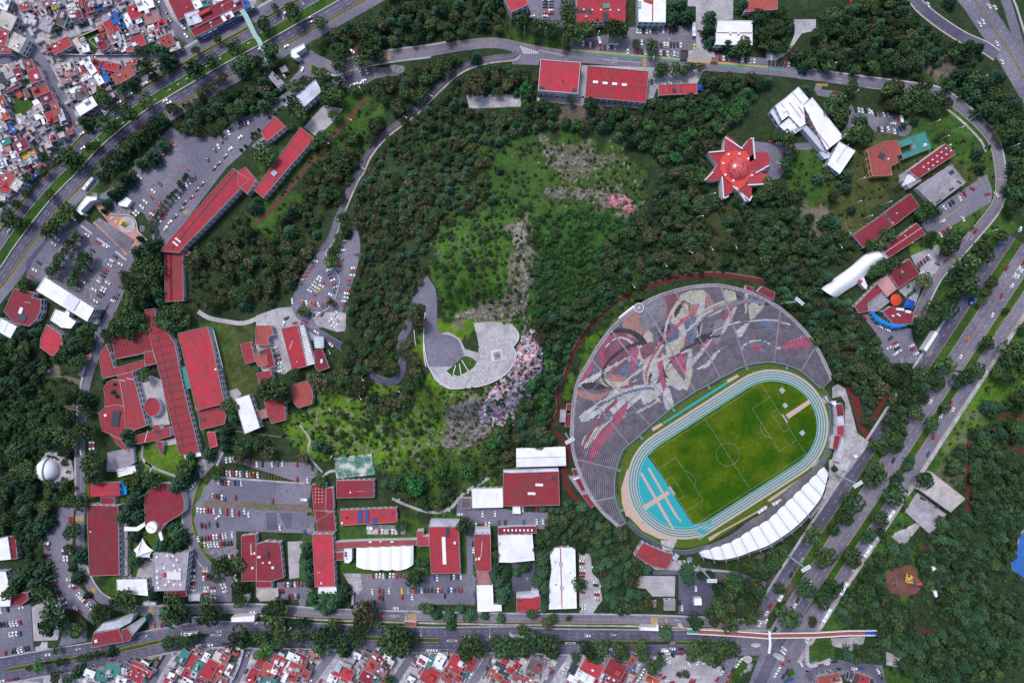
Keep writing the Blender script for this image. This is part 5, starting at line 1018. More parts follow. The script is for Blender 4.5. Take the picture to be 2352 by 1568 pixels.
def dome():
 c=P('02:447,1175')[0];E=empty('dome_hall',W(*c,0),'white egg shaped dome with a grey band in the dark west wood','dome');R=24*S;cx=cy=0
 v,f=[],[];n,rr=32,9
 for j in range(rr+1):
  t=math.pi/2*j/rr
  for i in range(n):a=6.2832*i/n;v.append((R*math.cos(t)*math.cos(a)*(1+.05*math.cos(a)),R*1.03*math.cos(t)*math.sin(a),2+R*.95*math.sin(t)))
 for j in range(rr):
  for i in range(n):f.append((j*n+i,j*n+(i+1)%n,(j+1)*n+(i+1)%n,(j+1)*n+i))
 o=mk('shell',v,f,'canopy_white',E);o.data.polygons.foreach_set('use_smooth',[True]*len(f))
 b=MB();pr=None
 for k in range(13):
  t=math.pi*k/12;q=(R*.12+.8*math.sin(t)*R*.12,(R*1.05)*math.cos(t),2+R*.99*math.sin(t))
  if pr:b.tube(pr,q,.55,n=5)
  pr=q
 b.build('band','wall_grey',E)
 b=MB();b.tube((0,0,-.5),(0,0,2.1),R*1.06,R*1.04,32);b.build('base','wall_white',E)
 maskpoly([(c[0]+27*math.cos(k/3),c[1]+28*math.sin(k/3)) for k in range(19)])
 ap=smooth(P('02:370,1110 340,1150 335,1230 400,1310 480,1350 560,1340 640,1280 680,1240 650,1080 600,1020 520,1000 420,1020'),2,True)
 sheet('dome_plaza',[ap],'concrete_old',.08,mask=False)
 LAND.append((112,1078,'white dome'))
dome()
Bd('campus_building','bright red roof beside a blue mural wall above the long ribbed hall','02:815,1300 1092,1295 1100,1418 818,1425',7,parcol='roof_red' if 'roof_red' in MATS else None,det='roof_seam dark 955,1360,270,2')
sheet('mural_wall',[P('02:1098,1290 1165,1300 1165,1400 1105,1415')],'arch_blue',3.5,mask=False,kind=None,label='blue mural panel at the right end of the bright red roof',cat='mural',thick=3.4)
Bd('campus_building','low red curved porch between the bright red roof and the long ribbed hall','02:925,1425 1050,1430 1060,1480 1000,1500 970,1510 925,1510',5,'D')
Bd('classroom_block','long dark red ribbed hall with white framed right side in the south west','03:795,-70 1085,-60 1095,575 820,585',9,'D',stripe=(1.6,.25,.18,0),det='roof_seam dark 955,485,280,4; roof_light white 830,177,12,10')
sheet('brise_soleil_yard',[P('03:1085,90 1160,90 1190,500 1100,560')],'concrete',.12)
for k in range(6):
 p=P('03:%d,%d'%(1130,120+k*85))[0];
 building('pergola_bay','white pergola frame with orange edge beside the long ribbed hall',[(p[0]-10,p[1]-9),(p[0]+10,p[1]-9),(p[0]+10,p[1]+9),(p[0]-10,p[1]+9)],5,'G','wall_cream','pergola',win=False,group='pergola bays beside the long ribbed hall',par=1.5);LAND.pop()
fan=smooth(P('02:1560,1300 1640,1350 1690,1440 1690,1560'),3)+P('03:1640,30 1540,90')+smooth(P('03:1500,110 1490,150 1470,170 1400,190 1340,150 1330,60 1330,-40'),3)+smooth(P('02:1320,1500 1340,1400 1400,1330 1460,1305 1560,1300'),3)[:-1]
Bd('round_hall','fan shaped dark red curved roof with white rim in the south west',fan,7,'D',det='',win=False)
def whites():
 c=P('03:1403,133')[0]
 E=empty('round_skylight',W(*c,7),'round white disc roof with a grey bar at the tip of the fan shaped hall','roof',None);b=MB();b.tube((0,0,0),(0,0,2.2),4.7,4.3,24);b.build('disc','canopy_white',E);b=MB();b.box((0,0),7,.6,2.1,2.5,-.5);b.build('bar','metal_grey',E)
 for s in('03:1140,130 1250,135 1340,80 1350,110 1270,170 1140,170','03:1480,170 1500,250 1480,275 1455,200 1460,150','03:1460,150 1540,80 1530,50 1600,40 1500,130'):
  pf=P(s);maskpoly(pf);b=MB();w_=[W(*p,6) for p in pf];cx,cy=w_[0][:2];o=empty('covered_walkway',(cx,cy,0),{'0':'x'}.get('z') or['white covered walkway from the ribbed hall to the disc roof','white curved walkway tail below the disc roof','white curved rim walkway right of the disc roof'][['03:1140','03:1480','03:1460'].index(s[:7])],'walkway');b.prism([(x-cx,y-cy) for x,y,_ in w_],5.4,6);b.build('roof','canopy_white',o)
  for x,y,_ in w_[::2]:b=MB();b.tube((x-cx,y-cy,0),(x-cx,y-cy,5.4),.2);b.build('column','wall_white',o)
 p=P('03:1310,235 1410,350 1375,415 1305,425 1250,410 1228,345');cx,cy=W(*P('03:1312,370')[0],0)[:2]
 E=empty('tensile_tent',(cx,cy,0),'white tensile tent with pointed mast and star seams below the disc roof','tent');v=[];n=0;K=len(p)
 for i in range(K):
  a,b2=W(*p[i],4),W(*p[(i+1)%K],4)
  for t in range(4):
   u=t/4;x=a[0]+(b2[0]-a[0])*u;y=a[1]+(b2[1]-a[1])*u;m=(math.sin(math.pi*u))*.12
   v.append((x-cx+(cx-x)*m,y-cy+(cy-y)*m,4))
 n=len(v);v2=[(x*.4,y*.4,6.5) for x,y,_ in v];f=[(i,(i+1)%n,n+(i+1)%n,n+i) for i in range(n)]+[(n+i,n+(i+1)%n,2*n) for i in range(n)]
 mk('membrane',v+v2+[(0,0,10)],f,'canopy_white',E)
 for i in range(0,n,4):b=MB();b.tube((v[i][0],v[i][1],0),(v[i][0],v[i][1],4.1),.12);b.build('mast','metal_white',E);b=MB();b.tube((v[i][0]*.9,v[i][1]*.9,4.4),(v[i][0]*.3,v[i][1]*.3,7.7),.22,n=4);b.build('seam','metal_grey',E)
whites()
Bd('library_building','square grey concrete roof with rows of small white domes and a white box','03:1405,375 1680,370 1735,360 1700,715 1415,722',9,'G','wall_white',det='roof_vent wall 1600,578,130,70,2; roof_hatch red 1512,575,30,40; roof_dome white '+' '.join('%d,%d,24,24'%q for q in((1440,410),(1537,395),(1622,435),(1507,510),(1597,487),(1441,540),(1606,535),(1650,525),(1442,597),(1444,648),(1520,665),(1550,637),(1598,663),(1658,662),(1455,694),(1587,400)))+'; roof_light dark '+' '.join('%d,%d,9,9'%q for q in((1488,470),(1567,420),(1600,630),(1640,460),(1470,610))))
Bd('campus_building','low dark red roof with two hatches below the domed grey roof','03:1510,725 1705,715 1715,770 1515,782',5,'D',det='roof_hatch wall 1540,748,16,14 1610,747,16,14')
Bd('campus_hall','pale white corrugated roof left of the domed grey roof','03:1070,618 1345,610 1360,765 1075,740',5,'W',stripe=(1.5,.3,.08))
Bd('campus_building','white walled block with red roof by the lower avenue, angled glass wings','03:858,1108 1090,1070 1135,1190 835,1242',9,'D','wall_grey',det='roof_hatch wall 882,1180,28,26')
Bd('campus_building','angled red wing with a pale slanted strip beside the lower avenue block','03:1110,1080 1165,1060 1215,1110 1190,1180 1140,1190',8,'D','wall_grey')
Bd('campus_building','long pale slanted roof with green glass side above the lower avenue','03:1165,1050 1330,955 1340,985 1215,1130',8,'G','paint_teal',win=False)
Bd('campus_building','grey louvred fan shaped roof edge above the red avenue block','03:940,1020 1225,950 1200,1010 1090,1065 858,1105',7,'L',stripe=(1.3,.4,.4),win=False)
Bd('shed','grey solar carport at the end of the right car column','03:1730,765 1840,750 1835,810 1735,815',3,'L',win=False)
Bd('white_shed','tiny white box roof beside the lower road trees','03:2228,760 2290,755 2290,805 2245,800',3,'W',win=False)
Bd('entrance_gate','long white gate bridge canopy across the lower left avenue','03:2122,965 2340,945 2335,1000 2125,1005',6,'W',win=False)
Bd('bus_stop','white bus stop roof beside the lower campus road','03:1310,828 1430,825 1430,850 1312,855',3,'L',win=False)
Bd('bus_stop','white long bus stop roof on the right campus kerb of the lower road','13:875,735 895,730 895,845 878,850',3,'L',win=False)
Bd('kiosk','small grey flat roof on the left side road by the wood','02:735,215 770,230 745,320 715,305',3,'G',win=False)
Bd('kiosk','tiny red and white guard hut on the left campus road','02:770,160 790,122 830,130 815,168',3,'R',win=False)
Bd('apartment_block','white house with red roof at the left edge above the tiled yard','03:-60,230 0,240 70,220 100,430 0,440 -60,440',7,'W')
Bd('apartment_block','red roof against the white house at the left edge','03:65,225 140,215 160,425 95,432',6,'D')
Bd('apartment_block','lower white house with several dark openings at the left edge','03:-60,550 50,540 75,640 100,780 90,860 -60,865',7,'W')
Bd('apartment_block','small red roof with white side near the pale tiled yard','03:105,780 190,740 250,735 255,800 190,850 110,860',5,'D')
Bd('tower_block','long white slab roof block standing diagonally beside the western lot','01:410,975 865,1265 800,1385 330,1098',13,'W',det='roof_hatch wall 655,1205,120,110,32',winlim=60,stripe=None)
Bd('campus_building','lower white T shaped roof below the white slab block','01:505,1270 590,1300 610,1275 640,1300 630,1340 700,1385 650,1450 560,1440 460,1370',6,'W')
Bd('campus_building','dark red irregular roof with a light well at the left edge','01:130,1085 325,1120 290,1165 375,1180 370,1290 330,1370 260,1430 130,1400 35,1290',7,'D',det='skylight glass 205,1350,70,60,20; skylight white 190,1285,30,60,20; roof_seam white 250,1210,60,2,10')
Bd('campus_hall','white roof divided by a grey seam at the left edge of the photo','01:0,1350 155,1430 95,1540 -30,1470',6,'W',det='roof_seam grey 55,1435,4,120,25')
Bd('chapel','red roof with pointed corner and striped white wall beside dark trees','01:425,1412 560,1500 575,1600 490,1700 470,1700 365,1620 370,1540',8,'R')
Bd('kiosk','tiny white kiosk at the foot of the white slab block','01:860,1355 900,1360 895,1410 855,1400',3,'W',win=False)
Bd('kiosk','tiny red roofed box at the corner of the long diagonal building','01:1710,730 1750,750 1720,790 1685,765',4,'D',win=False)
Bd('campus_building','red roofed L block with small court, left in the central cluster','11:0,1420 140,1420 160,1510 110,1520 120,1600 -10,1600',6,'S')
Bd('campus_building','red roof with louvred white right side in the centre of the cluster','12:230,-118 380,-153 470,225 330,262',7,'R',det='roof_seam red 340,60,3,200,-12; roof_light white 375,185,8,8; roof_seam white 320,30,3,80,20')
Bd('louvred_building','white louvred roof strip beside the central red roof','12:395,-150 440,-150 540,200 470,225',6,'W',stripe=(1.9,.4,.7,0),win=False)
Bd('campus_building','dark red roof with dark vents in the left of the cluster','12:20,90 135,48 175,230 95,250 40,180',5,'D',det='water_tank dark 80,105,14,14; roof_vent dark 55,105,12,14')
Bd('campus_building','dark red roof with a white double dome right of the louvred roof','12:538,85 605,60 675,240 575,275 540,235',5,'D',det='water_tank white 605,172,26,26 605,188,24,24')
Bd('campus_building','white shed roof with thin ribs above the dark red domed roof','12:520,-60 620,-40 620,60 540,60',5,'L',stripe=(1.8,.35,.4),win=False)
Bd('campus_building','small red roof at the top left of the central cluster','11:90,1670 -30,1690 0,1760 20,1800 110,1780',5,'S',win=False)
Bd('round_hall','red roof with a rounded right side beside the big dark tree','12:345,390 460,358 '+' '.join('%d,%d'%q for q in((495,400),(518,450),(522,510),(512,575)))+' 385,612 345,560 315,500',6,'S')
Bd('campus_building','faded red long roof half covered by the big dark tree','12:5,290 135,260 170,400 260,560 275,720 140,755 90,620',6,'M')
Bd('campus_building','small pale terracotta roof joined to the bright white oblong hall','12:0,640 90,610 105,700 0,725 -30,720',5,'P')
def court():
 pf=P('12:712,1065 1060,1030 1098,1222 740,1260');maskpoly(pf);E=empty('basketball_court',W(*P('12:905,1140')[0],0),'worn green basketball court with cream lines on a raised slab','sports court');ex,ey=E.location[0],E.location[1]
 z=2.0;mat('court_green',(.06,.17,.12),.8,.2,.5,col2=(.50,.50,.47),scale2=.16)
 MATS['court_green'].node_tree.nodes;b=MB();b.prism([(W(*p,z)[0]-ex,W(*p,z)[1]-ey) for p in pf],-1,z,0,1);b.build('slab',['wall_grey','court_green'],E)
 a,b_,c,d=pf
 def q(u,v):return(a[0]+(b_[0]-a[0])*u+(d[0]-a[0])*v+(c[0]-b_[0]-d[0]+a[0])*u*v,a[1]+(b_[1]-a[1])*u+(d[1]-a[1])*v+(c[1]-b_[1]-d[1]+a[1])*u*v)
 segs=[((.04,.06),(.96,.06)),((.96,.06),(.96,.94)),((.96,.94),(.04,.94)),((.04,.94),(.04,.06)),((.5,.06),(.5,.94)),((.22,.2),(.22,.8)),((.78,.2),(.78,.8)),((.04,.35),(.2,.35)),((.04,.65),(.2,.65)),((.96,.35),(.8,.35)),((.96,.65),(.8,.65)),((.2,.35),(.2,.65)),((.8,.35),(.8,.65)),((.28,.2),(.72,.2)),((.28,.8),(.72,.8))]
 for cx,r,t0,t1 in((.5,.065,0,6.3),(.2,.06,0,6.3),(.8,.06,0,6.3),(.06,.24,-1.57,1.57),(.94,.24,1.57,4.71)):
  for k in range(16):
   A=t0+(t1-t0)*k/16;B_=t0+(t1-t0)*(k+1)/16;segs.append(((cx+r*math.cos(A),.5+r*1.75*math.sin(A)),(cx+r*math.cos(B_),.5+r*1.75*math.sin(B_))))
 v,f=[],[]
 for s,t in segs:
  for p in band([q(*s),q(*t)],-.25,.25):x,y,_=W(*p,z);v.append((x-ex,y-ey,z+.03))
  f.append(tuple(range(len(v)-4,len(v))))
 mk('court_line',v,f,'paint_white',E)
 for u in(.02,.98):
  x,y,_=W(*q(u,.5),z);b=MB();b.tube((x-ex,y-ey,z),(x-ex,y-ey,z+3.2),.12);b.box((x-ex+(1 if u<.5 else-1),y-ey),.15,2,z+2.6,z+3.7);b.build('hoop_stand','metal_white',E)
 LAND.append((815,1070,'green basketball court'))
court()
Bd('classroom_block','dark red oblong roof just below the green basketball court','12:738,1275 1085,1268 1085,1432 738,1438',6,'D',det='roof_light white 866,1385,12,12; roof_seam grey 960,1375,75,3')
Bd('campus_building','red roof with many small round vents beside the big southern lot','12:510,1312 640,1300 650,1370 640,1540 690,1568 540,1660 515,1400',5,'M',stripe=(1.7,.4,.35),det='roof_dome white '+' '.join('%d,%d,9,9'%(545+i*31,1350+j*31) for i in range(3) for j in range(5)))
Bd('campus_building','plain red roof right of the vented red roof','12:635,1345 705,1340 715,1530 700,1568 640,1568',5,'D',win=False)
Bd('campus_building','ribbed red roof joining the vented roof and the tall red block','13:540,-20 715,-10 735,175 565,180',5,'M',stripe=(1.7,.4,.35,90))
Bd('campus_building','long red roof with blue solar panels below the oblong dark roof','12:770,1545 1290,1525 1300,1660 775,1690',5,'R',det='solar_panel solar 955,1605,30,120,2 1020,1600,30,120,2 1087,1640,36,50,2 1252,1575,14,26,2; roof_light white 790,1665,16,16; roof_vent dark 835,1615,16,16')
Bd('classroom_block','tall red oblong block with white end, left of the tent courtyard','13:515,200 705,195 725,680 540,685',9,'R',det='roof_hatch wall 600,648,16,16; roof_light white 565,553,8,5 585,553,8,5')
Bd('campus_building','white flat annex at the lower end of the tall red block','13:570,685 735,680 745,742 570,748',7,'W',win=False)
Bd('classroom_block','red roof with black pipes and vents in the south, above small car row','13:0,290 85,268 220,275 255,600 150,632 0,630',6,'D',det='roof_vent dark 108,390,22,60; skylight white 153,507,22,22 125,460,18,18; roof_dome white 62,463,18,26; roof_vent white 30,408,30,16')
Bd('classroom_block','dark red roof at the left of the piped roof with white rim','03:2215,215 2290,205 2351,200 2360,630 2220,635',6,'D',det='roof_light white 2337,375,14,22 2310,380,12,16 2318,510,18,22; roof_seam grey 2303,330,10,90')
Bd('campus_building','small dark red roof above the pale stone terrace','13:0,632 145,632 150,688 0,692',5,'D',win=False)
Bd('terrace_building','pale stepped stone terrace with round emblem below the small red roof','13:0,700 135,695 200,705 205,760 185,808 40,815 0,770',3,'C',win=False)
sheet('sports_court',[P('13:290,268 470,262 400,420 395,600 305,610')],'paving',.12,kind=None,label='pale grey sports court beside dark cypress trees',cat='sports court')
Bd('covered_gallery','long thin red roof joining the tall block and the big red block','13:720,275 950,262 1480,250 1480,300 960,320 725,345',6,'S',det='roof_vent white 1050,270,26,12 1145,268,14,10 1250,268,26,12',win=False)
Bd('campus_building','small red link roof with white tank block left of the tent courtyard','13:710,365 805,362 805,440 712,442',6,'M',win=False)
Bd('stair_tower','white stair block with dark tanks beside the tent courtyard','13:808,335 880,330 880,440 850,465 810,460',7,'W',det='water_tank dark 825,370,18,18 825,395,18,18; water_tank white 825,418,20,20',win=False)
def bigtent():
 pf=P('13:920,325 1440,300 1452,470 1440,480 1360,522 1265,510 1230,522 1160,515 1090,530 950,528 915,490');maskpoly(pf)
 E=empty('courtyard_tent',W(*P('13:1185,415')[0],0),'large white five bay tent roof over the southern courtyard','tent');ex,ey=E.location[0],E.location[1]
 xs=[922,1050,1155,1255,1350,1447]
 for k in range(5):
  v,f=[],[]
  for i in range(9):
   u=i/8;x=xs[k]+(xs[k+1]-xs[k])*u;yt=322-(x-920)*.04+6*math.sin(math.pi*u);yb=(525 if k<4 else 525-50*u)-8*abs(math.sin(math.pi*u))*-1-(0 if k else 28*(1-u))
   for j in range(7):
    t=j/6;e=1.6*math.sin(math.pi*u);z=5.2+e;p=P('13:%f,%f'%(x,yt+(yb-yt)*t))[0];q=W(*p,z);v.append((q[0]-ex,q[1]-ey,z))
  for i in range(8):
   for j in range(6):f.append((i*7+j,i*7+j+1,(i+1)*7+j+1,(i+1)*7+j))
  mk('canopy_bay',v,f,'canopy_white' if True else '',E)
  p=W(*P('13:%f,%f'%(xs[k],515))[0],5);b=MB();b.tube((p[0]-ex,p[1]-ey,0),(p[0]-ex,p[1]-ey,5.3),.15);b.build('pole','metal_white',E)
 LAND.append((884,1279,'five bay tent'))
bigtent()
Bd('classroom_block','big tall red block with a long central rooflight, right of the tent courtyard','13:1588,130 1862,130 1878,560 1605,565',9,'R',det='skylight glass 1760,185,30,90; skylight white 1728,350,32,250; water_tank white 1827,278,26,26')
Bd('campus_building','small red wing on the left of the big red block','13:1478,170 1535,170 1535,220 1588,220 1588,310 1480,312',7,'R',win=False)
Bd('campus_building','slanted grey glazed entrance on top of the big red block','13:1600,75 1865,80 1850,128 1590,132',7,'L',stripe=(1.6,.3,.3),win=False)
Bd('classroom_block','narrow red block with thin white roof pipe beside the side road','13:2002,200 2155,200 2162,545 2035,542 2010,480',8,'M',det='water_tank white 2050,423,24,24; roof_hatch wall 2024,428,14,22; roof_seam white 2072,340,3,150,5')
Bd('campus_building','louvred pale roof at the top end of the narrow red block','13:2010,150 2150,140 2155,198 2003,200',6,'L',stripe=(1.2,.4,.5),win=False)
Bd('campus_building','faded pink roof section below the narrow red block','13:2025,548 2135,548 2172,655 2028,665',5,'P',win=False)
Bd('campus_hall','white L shaped roof at the lower end of the narrow red block','13:2025,668 2175,665 2182,845 2255,845 2258,905 2035,912',6,'W')
Bd('campus_hall','square white ribbed roof between rows of dark trees','13:2222,212 2351,205 2540,205 2560,440 2350,460 2232,458',7,'W',stripe=(1.7,.2,.06))
Bd('campus_building','thin dark red strip roof with six white skylights above the square white roof','13:2222,140 2351,128 2575,125 2580,190 2351,200 2225,205',5,'D',det='skylight white '+' '.join('%d,163,15,20'%(2282+i*36) for i in range(8)),win=False)
Bd('campus_hall','long white vertical roof with a red centre ridge beside the narrow car row','23:395,325 580,320 595,880 340,890 345,650 365,520 350,400',8,'W',det='roof_ridge red 452,600,8,560; roof_vent grey 448,475,30,36 456,697,30,36; roof_light grey 400,458,16,18 403,665,24,14 536,555,10,10')
Bd('campus_building','red roof with grey stain and white rim above the lower road','23:40,785 180,785 260,765 265,908 42,915',6,'R',det='roof_stain dark 75,815,50,14,5')
Bd('campus_building','white narrow parapet roof joined above the stained red roof','23:40,755 175,745 180,715 245,715 250,762 180,782 40,782',6,'L',win=False)
Bd('classroom_block','big red roof with two skylights near the white ridge hall, left of the stadium','22:0,1205 430,1190 440,1503 0,1512 -80,1510 -80,1200',8,'M',det='skylight white 250,1315,70,22,2 180,1395,70,22,2; roof_well dark 388,1260,44,40; roof_light red 388,1212,8,8; roof_seam red 330,1350,200,2,-20')
Bd('campus_building','thin grey roof edge above the big red roof','22:0,1180 425,1165 430,1190 0,1203 -80,1200 -80,1180',7,'L',win=False)
Bd('campus_hall','bright white gabled hall beside the red running path','22:38,980 490,965 497,1140 40,1153',8,'W',ridge=1.5)
Bd('campus_building','small white square roof at the lower left of the big red roof','22:5,1512 75,1512 80,1580 5,1580',5,'W',win=False)
Bd('campus_hall','white panel roof left of the big red roof','12:1980,1348 2265,1345 2270,1522 1985,1528',6,'W',stripe=(5,.05,.12))
Bd('campus_building','small brown roof left of the white panel roof','12:1885,1435 1975,1435 1975,1535 1885,1535',4,'N',win=False)
for k,(s,lb,c) in enumerate((('22:503,568 556,575 552,632 500,625','small dark red roof touching the upper left rim of the grandstand','D'),('22:490,665 546,665 545,785 487,785','two panel dark red roof against the left rim of the grandstand','D'),('22:443,625 500,628 490,740 440,740','grey ribbed hut roof beside the dark red rim roofs','G'),('22:550,1175 600,1170 618,1225 570,1235','small dark red roof at the lower left rim of the grandstand','D'),('22:525,1250 610,1232 635,1260 700,1400 640,1410 580,1330','grey terrace with round white tanks at the lower left rim','G'),('22:580,1270 630,1255 690,1355 640,1380','dark red narrow roof on the grey terrace','D'),('22:640,1410 700,1385 772,1500 730,1530','long dark red roof at the foot of the grandstand rim','D'),('21:2150,1050 2225,1070 2215,1125 2148,1095','dark red box roof behind the top right of the grandstand','D'),('21:2250,1110 2300,1060 2420,1120 2400,1190','dark red striped roof behind the top right of the grandstand','D'))):
 Bd('stadium_hut',lb,s,4,c,win=False,det='water_tank white 570,1263,18,18 585,1257,18,18 600,1251,18,18 615,1245,18,18' if k==4 else '')
canopy('white_awning','long white awning at the upper left rim of the grandstand','awning','21:1115,1235 1130,1250 1135,1285 1000,1382 965,1355',12,'canopy_white',False)
def wheel():
 c=W(*P('21:1167,1258')[0],21);E=empty('radio_mast_ring',(c[0],c[1],18),'white spoked ring on the upper left rim of the grandstand','ring')
 b=MB();R=3.6
 for k in range(24):a,d=6.2832*k/24,6.2832*(k+1)/24;b.tube((R*math.cos(a),R*math.sin(a),3),(R*math.cos(d),R*math.sin(d),3),.3,n=5)
 b.build('ring','metal_white',E)
 for k in range(8):a=6.2832*k/8;b=MB();b.tube((0,0,3.3),(R*math.cos(a),R*math.sin(a),3),.13,n=4);b.build('spoke','metal_white',E)
 b=MB();b.tube((0,0,0),(0,0,3.3),.3);b.build('post','metal_white',E)
wheel()
Bd('stadium_building','dark red open roofed press box at the right end of the track','32:620,580 680,568 705,680 635,690',5,'D',win=False,det='roof_well dark 665,655,30,30')
Bd('stadium_building','lilac ribbed roof between the press box and scarlet roof','32:635,690 695,682 700,765 637,772',5,'L',stripe=(1.6,.3,.2),win=False)
Bd('stadium_building','bright scarlet square roof at the right end of the track','32:632,780 698,770 695,865 632,858',5,'R',win=False)
Bd('stadium_building','long dark red roof below the scarlet square at the track end','32:610,860 670,865 640,998 590,985',5,'D',win=False)
Bd('stadium_building','curved white roofed ramp building along the forecourt','32:580,560 625,545 640,700 630,690 620,600',5,'W',win=False)
Bd('stadium_building','white narrow ramp roof curving down the forecourt','32:640,1000 690,860 695,930 665,1105 615,1100',5,'L',win=False)
Bd('ticket_booth','pale slatted oblong roof on the forecourt lawn','32:740,1088 760,1095 720,1190 695,1185',3,'L',win=False)
Bd('kiosk','small white and red kiosk on the forecourt lawn','32:790,1045 815,1035 825,1060 795,1070',3,'W',win=False)
Bd('changing_rooms','red curved trapezoid roof building at the bottom of the stadium','23:1205,275 1300,320 1400,360 1485,380 1470,440 1425,522 1300,500 1180,430 1125,395',7,'M','wall_white',par=.6,det='roof_seam dark 1340,385,240,4,-18; skylight grey 1505,410,44,60')
Bd('service_building','small lilac roof building beside the concrete court in the dark yard','23:1400,805 1500,800 1500,900 1400,900',4,'G','wall_white',par=.5)
Bd('kiosk','tiny white and red roof left of the small lilac building','23:1290,818 1328,815 1325,870 1295,872',3,'P',win=False)
Bd('tent','white square pavilion tent in the dark paved yard','23:1675,790 1740,785 1745,850 1675,852',4,'W',win=False)
sheet('concrete_court',[P('23:1170,580 1500,585 1495,770 1290,770 1230,700 1140,690')],'paving',.15)
Bd('toll_booth','small red and white hut beside the crossing on the lower road','13:1360,1000 1470,1008 1470,1048 1365,1045',3,'S',win=False)
Bd('entrance_gate','white bar shaped gate roof between the lower road and avenue','23:1190,1050 1325,1055 1330,1030 1345,1030 1345,1088 1172,1082',5,'W',win=False)
Bd('booth','tiny round white booth near the footbridge start','23:1530,1035 1560,1030 1580,1055 1560,1068 1530,1060',3,'C',win=False)
Bd('warehouse','lilac grey flat warehouse roof in the right hand park','32:1510,1200 1815,1440 1680,1568 1390,1360',6,'C','wall_white',det='roof_seam grey 1600,1390,2,300,-50')
Bd('warehouse','roofless weathered concrete yard building below the lilac warehouse','32:1385,1395 1640,1585 1560,1700 1480,1760 1270,1570',2,'G','wall_white',par=1.2,det='roof_stain dark 1440,1430,60,60,20 1600,1640,90,60,30',win=False)
Bd('park_kiosk','tiny white kiosk roof above the playground','33:855,285 885,287 883,308 855,306',3,'W',win=False)
Bd('park_kiosk','tiny white angled kiosk right of the playground','33:868,415 885,410 893,440 880,447',3,'W',win=False)
Bd('pool_roof','bright blue flat surface cut by the right photo edge','33:1275,250 1310,190 1325,120 1400,40 1400,360 1345,345 1290,310',.8,'B',win=False,cat='pool',par=.1)
def play():
 E=empty('playground_slide',W(*P('33:740,345')[0],0),'bright yellow playground slides in the middle of the red brown circle','slide');mat('plastic_yellow',(.75,.42,.01),.4,.05,1)
 for a,c in(((-3,4,2.5),(-2.5,-2.5,.4)),((0,1,2.4),(2,-1.5,.5)),((-2,-3,.6),(2.5,-3.2,.5)),((0,3,2.4),(1.5,1,2.4))):
  b=MB();b.tube(a,c,.7,.7,8);b.build('slide_tube','plastic_yellow',E)
 b=MB();b.box((-1,0),2.4,2.4,0,2.2);b.build('platform','metal_grey',E)
 for s,lb in(('33:672,370','grey climbing frame left of the yellow slides'),('33:775,370','dark swing frame right of the yellow slides')):
  p=W(*P(s)[0],0);E=empty('climbing_frame',p,lb,'climbing frame')
  for k in range(4):x,y=3*math.cos(k*1.6),3*math.sin(k*1.6);b=MB();b.tube((x,y,0),(0,0,3),.15);b.build('strut','metal_grey',E)
  b=MB();b.box((0,0),3,1.6,1.5,1.8,.5);b.build('deck','dark_metal',E)
 canopy('playground_roof','small red hexagonal roof at the right of the playground','roof','33:790,370 800,366 811,372 811,384 800,388 789,383',3,'tarp_red')
play()
def mon():
 c=P('01:1168,495')[0];E=empty('yellow_monument',W(*c,0),'yellow sculpture on concentric white rings in the pink western plaza','monument')
 for k,(r0,m) in enumerate(((75,'kerb'),(62,'paving'),(40,'concrete'))):b=MB();b.tube((0,0,.1*k),(0,0,.2+.12*k),r0*.25*S,r0*.25*S,32);b.build('ring_step',m,E)
 o=P('01:1145,492')[0];p=W(*o,0);q=W(*c,0);x,y=p[0]-q[0],p[1]-q[1];mat('sculpture_yellow',(.75,.45,.01),.5,.1,1)
 b=MB();b.tube((x,y,.4),(x-.3,y+.2,5),2.4,1.2,7);b.build('sculpture','sculpture_yellow',E)
 b=MB();b.box((x+1.8,y),3,2.4,.4,.9,.5);b.build('pedestal','concrete_old',E)
 maskpoly([(c[0]+20*math.cos(k/3),c[1]+20*math.sin(k/3)) for k in range(19)])
 rim_=smooth(P('01:1010,395 1080,405 1150,405 1220,425 1250,480 1265,550 1300,590 1350,640'),3)
 o=strip('plaza_wall',rim_,-1.2,1.2,'kerb',1.2,thick=1.2);o.pop('kind');tag(o,'curving white wall separating the pink plaza from the parking lot','wall')
 for s,lb in(('01:968,403','uppermost of the three small white benches in the pink plaza'),('01:1026,435','middle one of the three small white benches in the pink plaza'),('01:1070,468','lowest of the three small white benches in the pink plaza')):
  b=MB();p=W(*P(s)[0],0);E2=empty('bench',p,lb,'bench','white plaza benches',.6);b.box((0,0),2.4,1,.35,.5);b.build('seat','wall_white',E2);
  for t in(-.9,.9):b=MB();b.box((t,0),.3,.8,0,.35);b.build('leg','wall_white',E2)
mon()
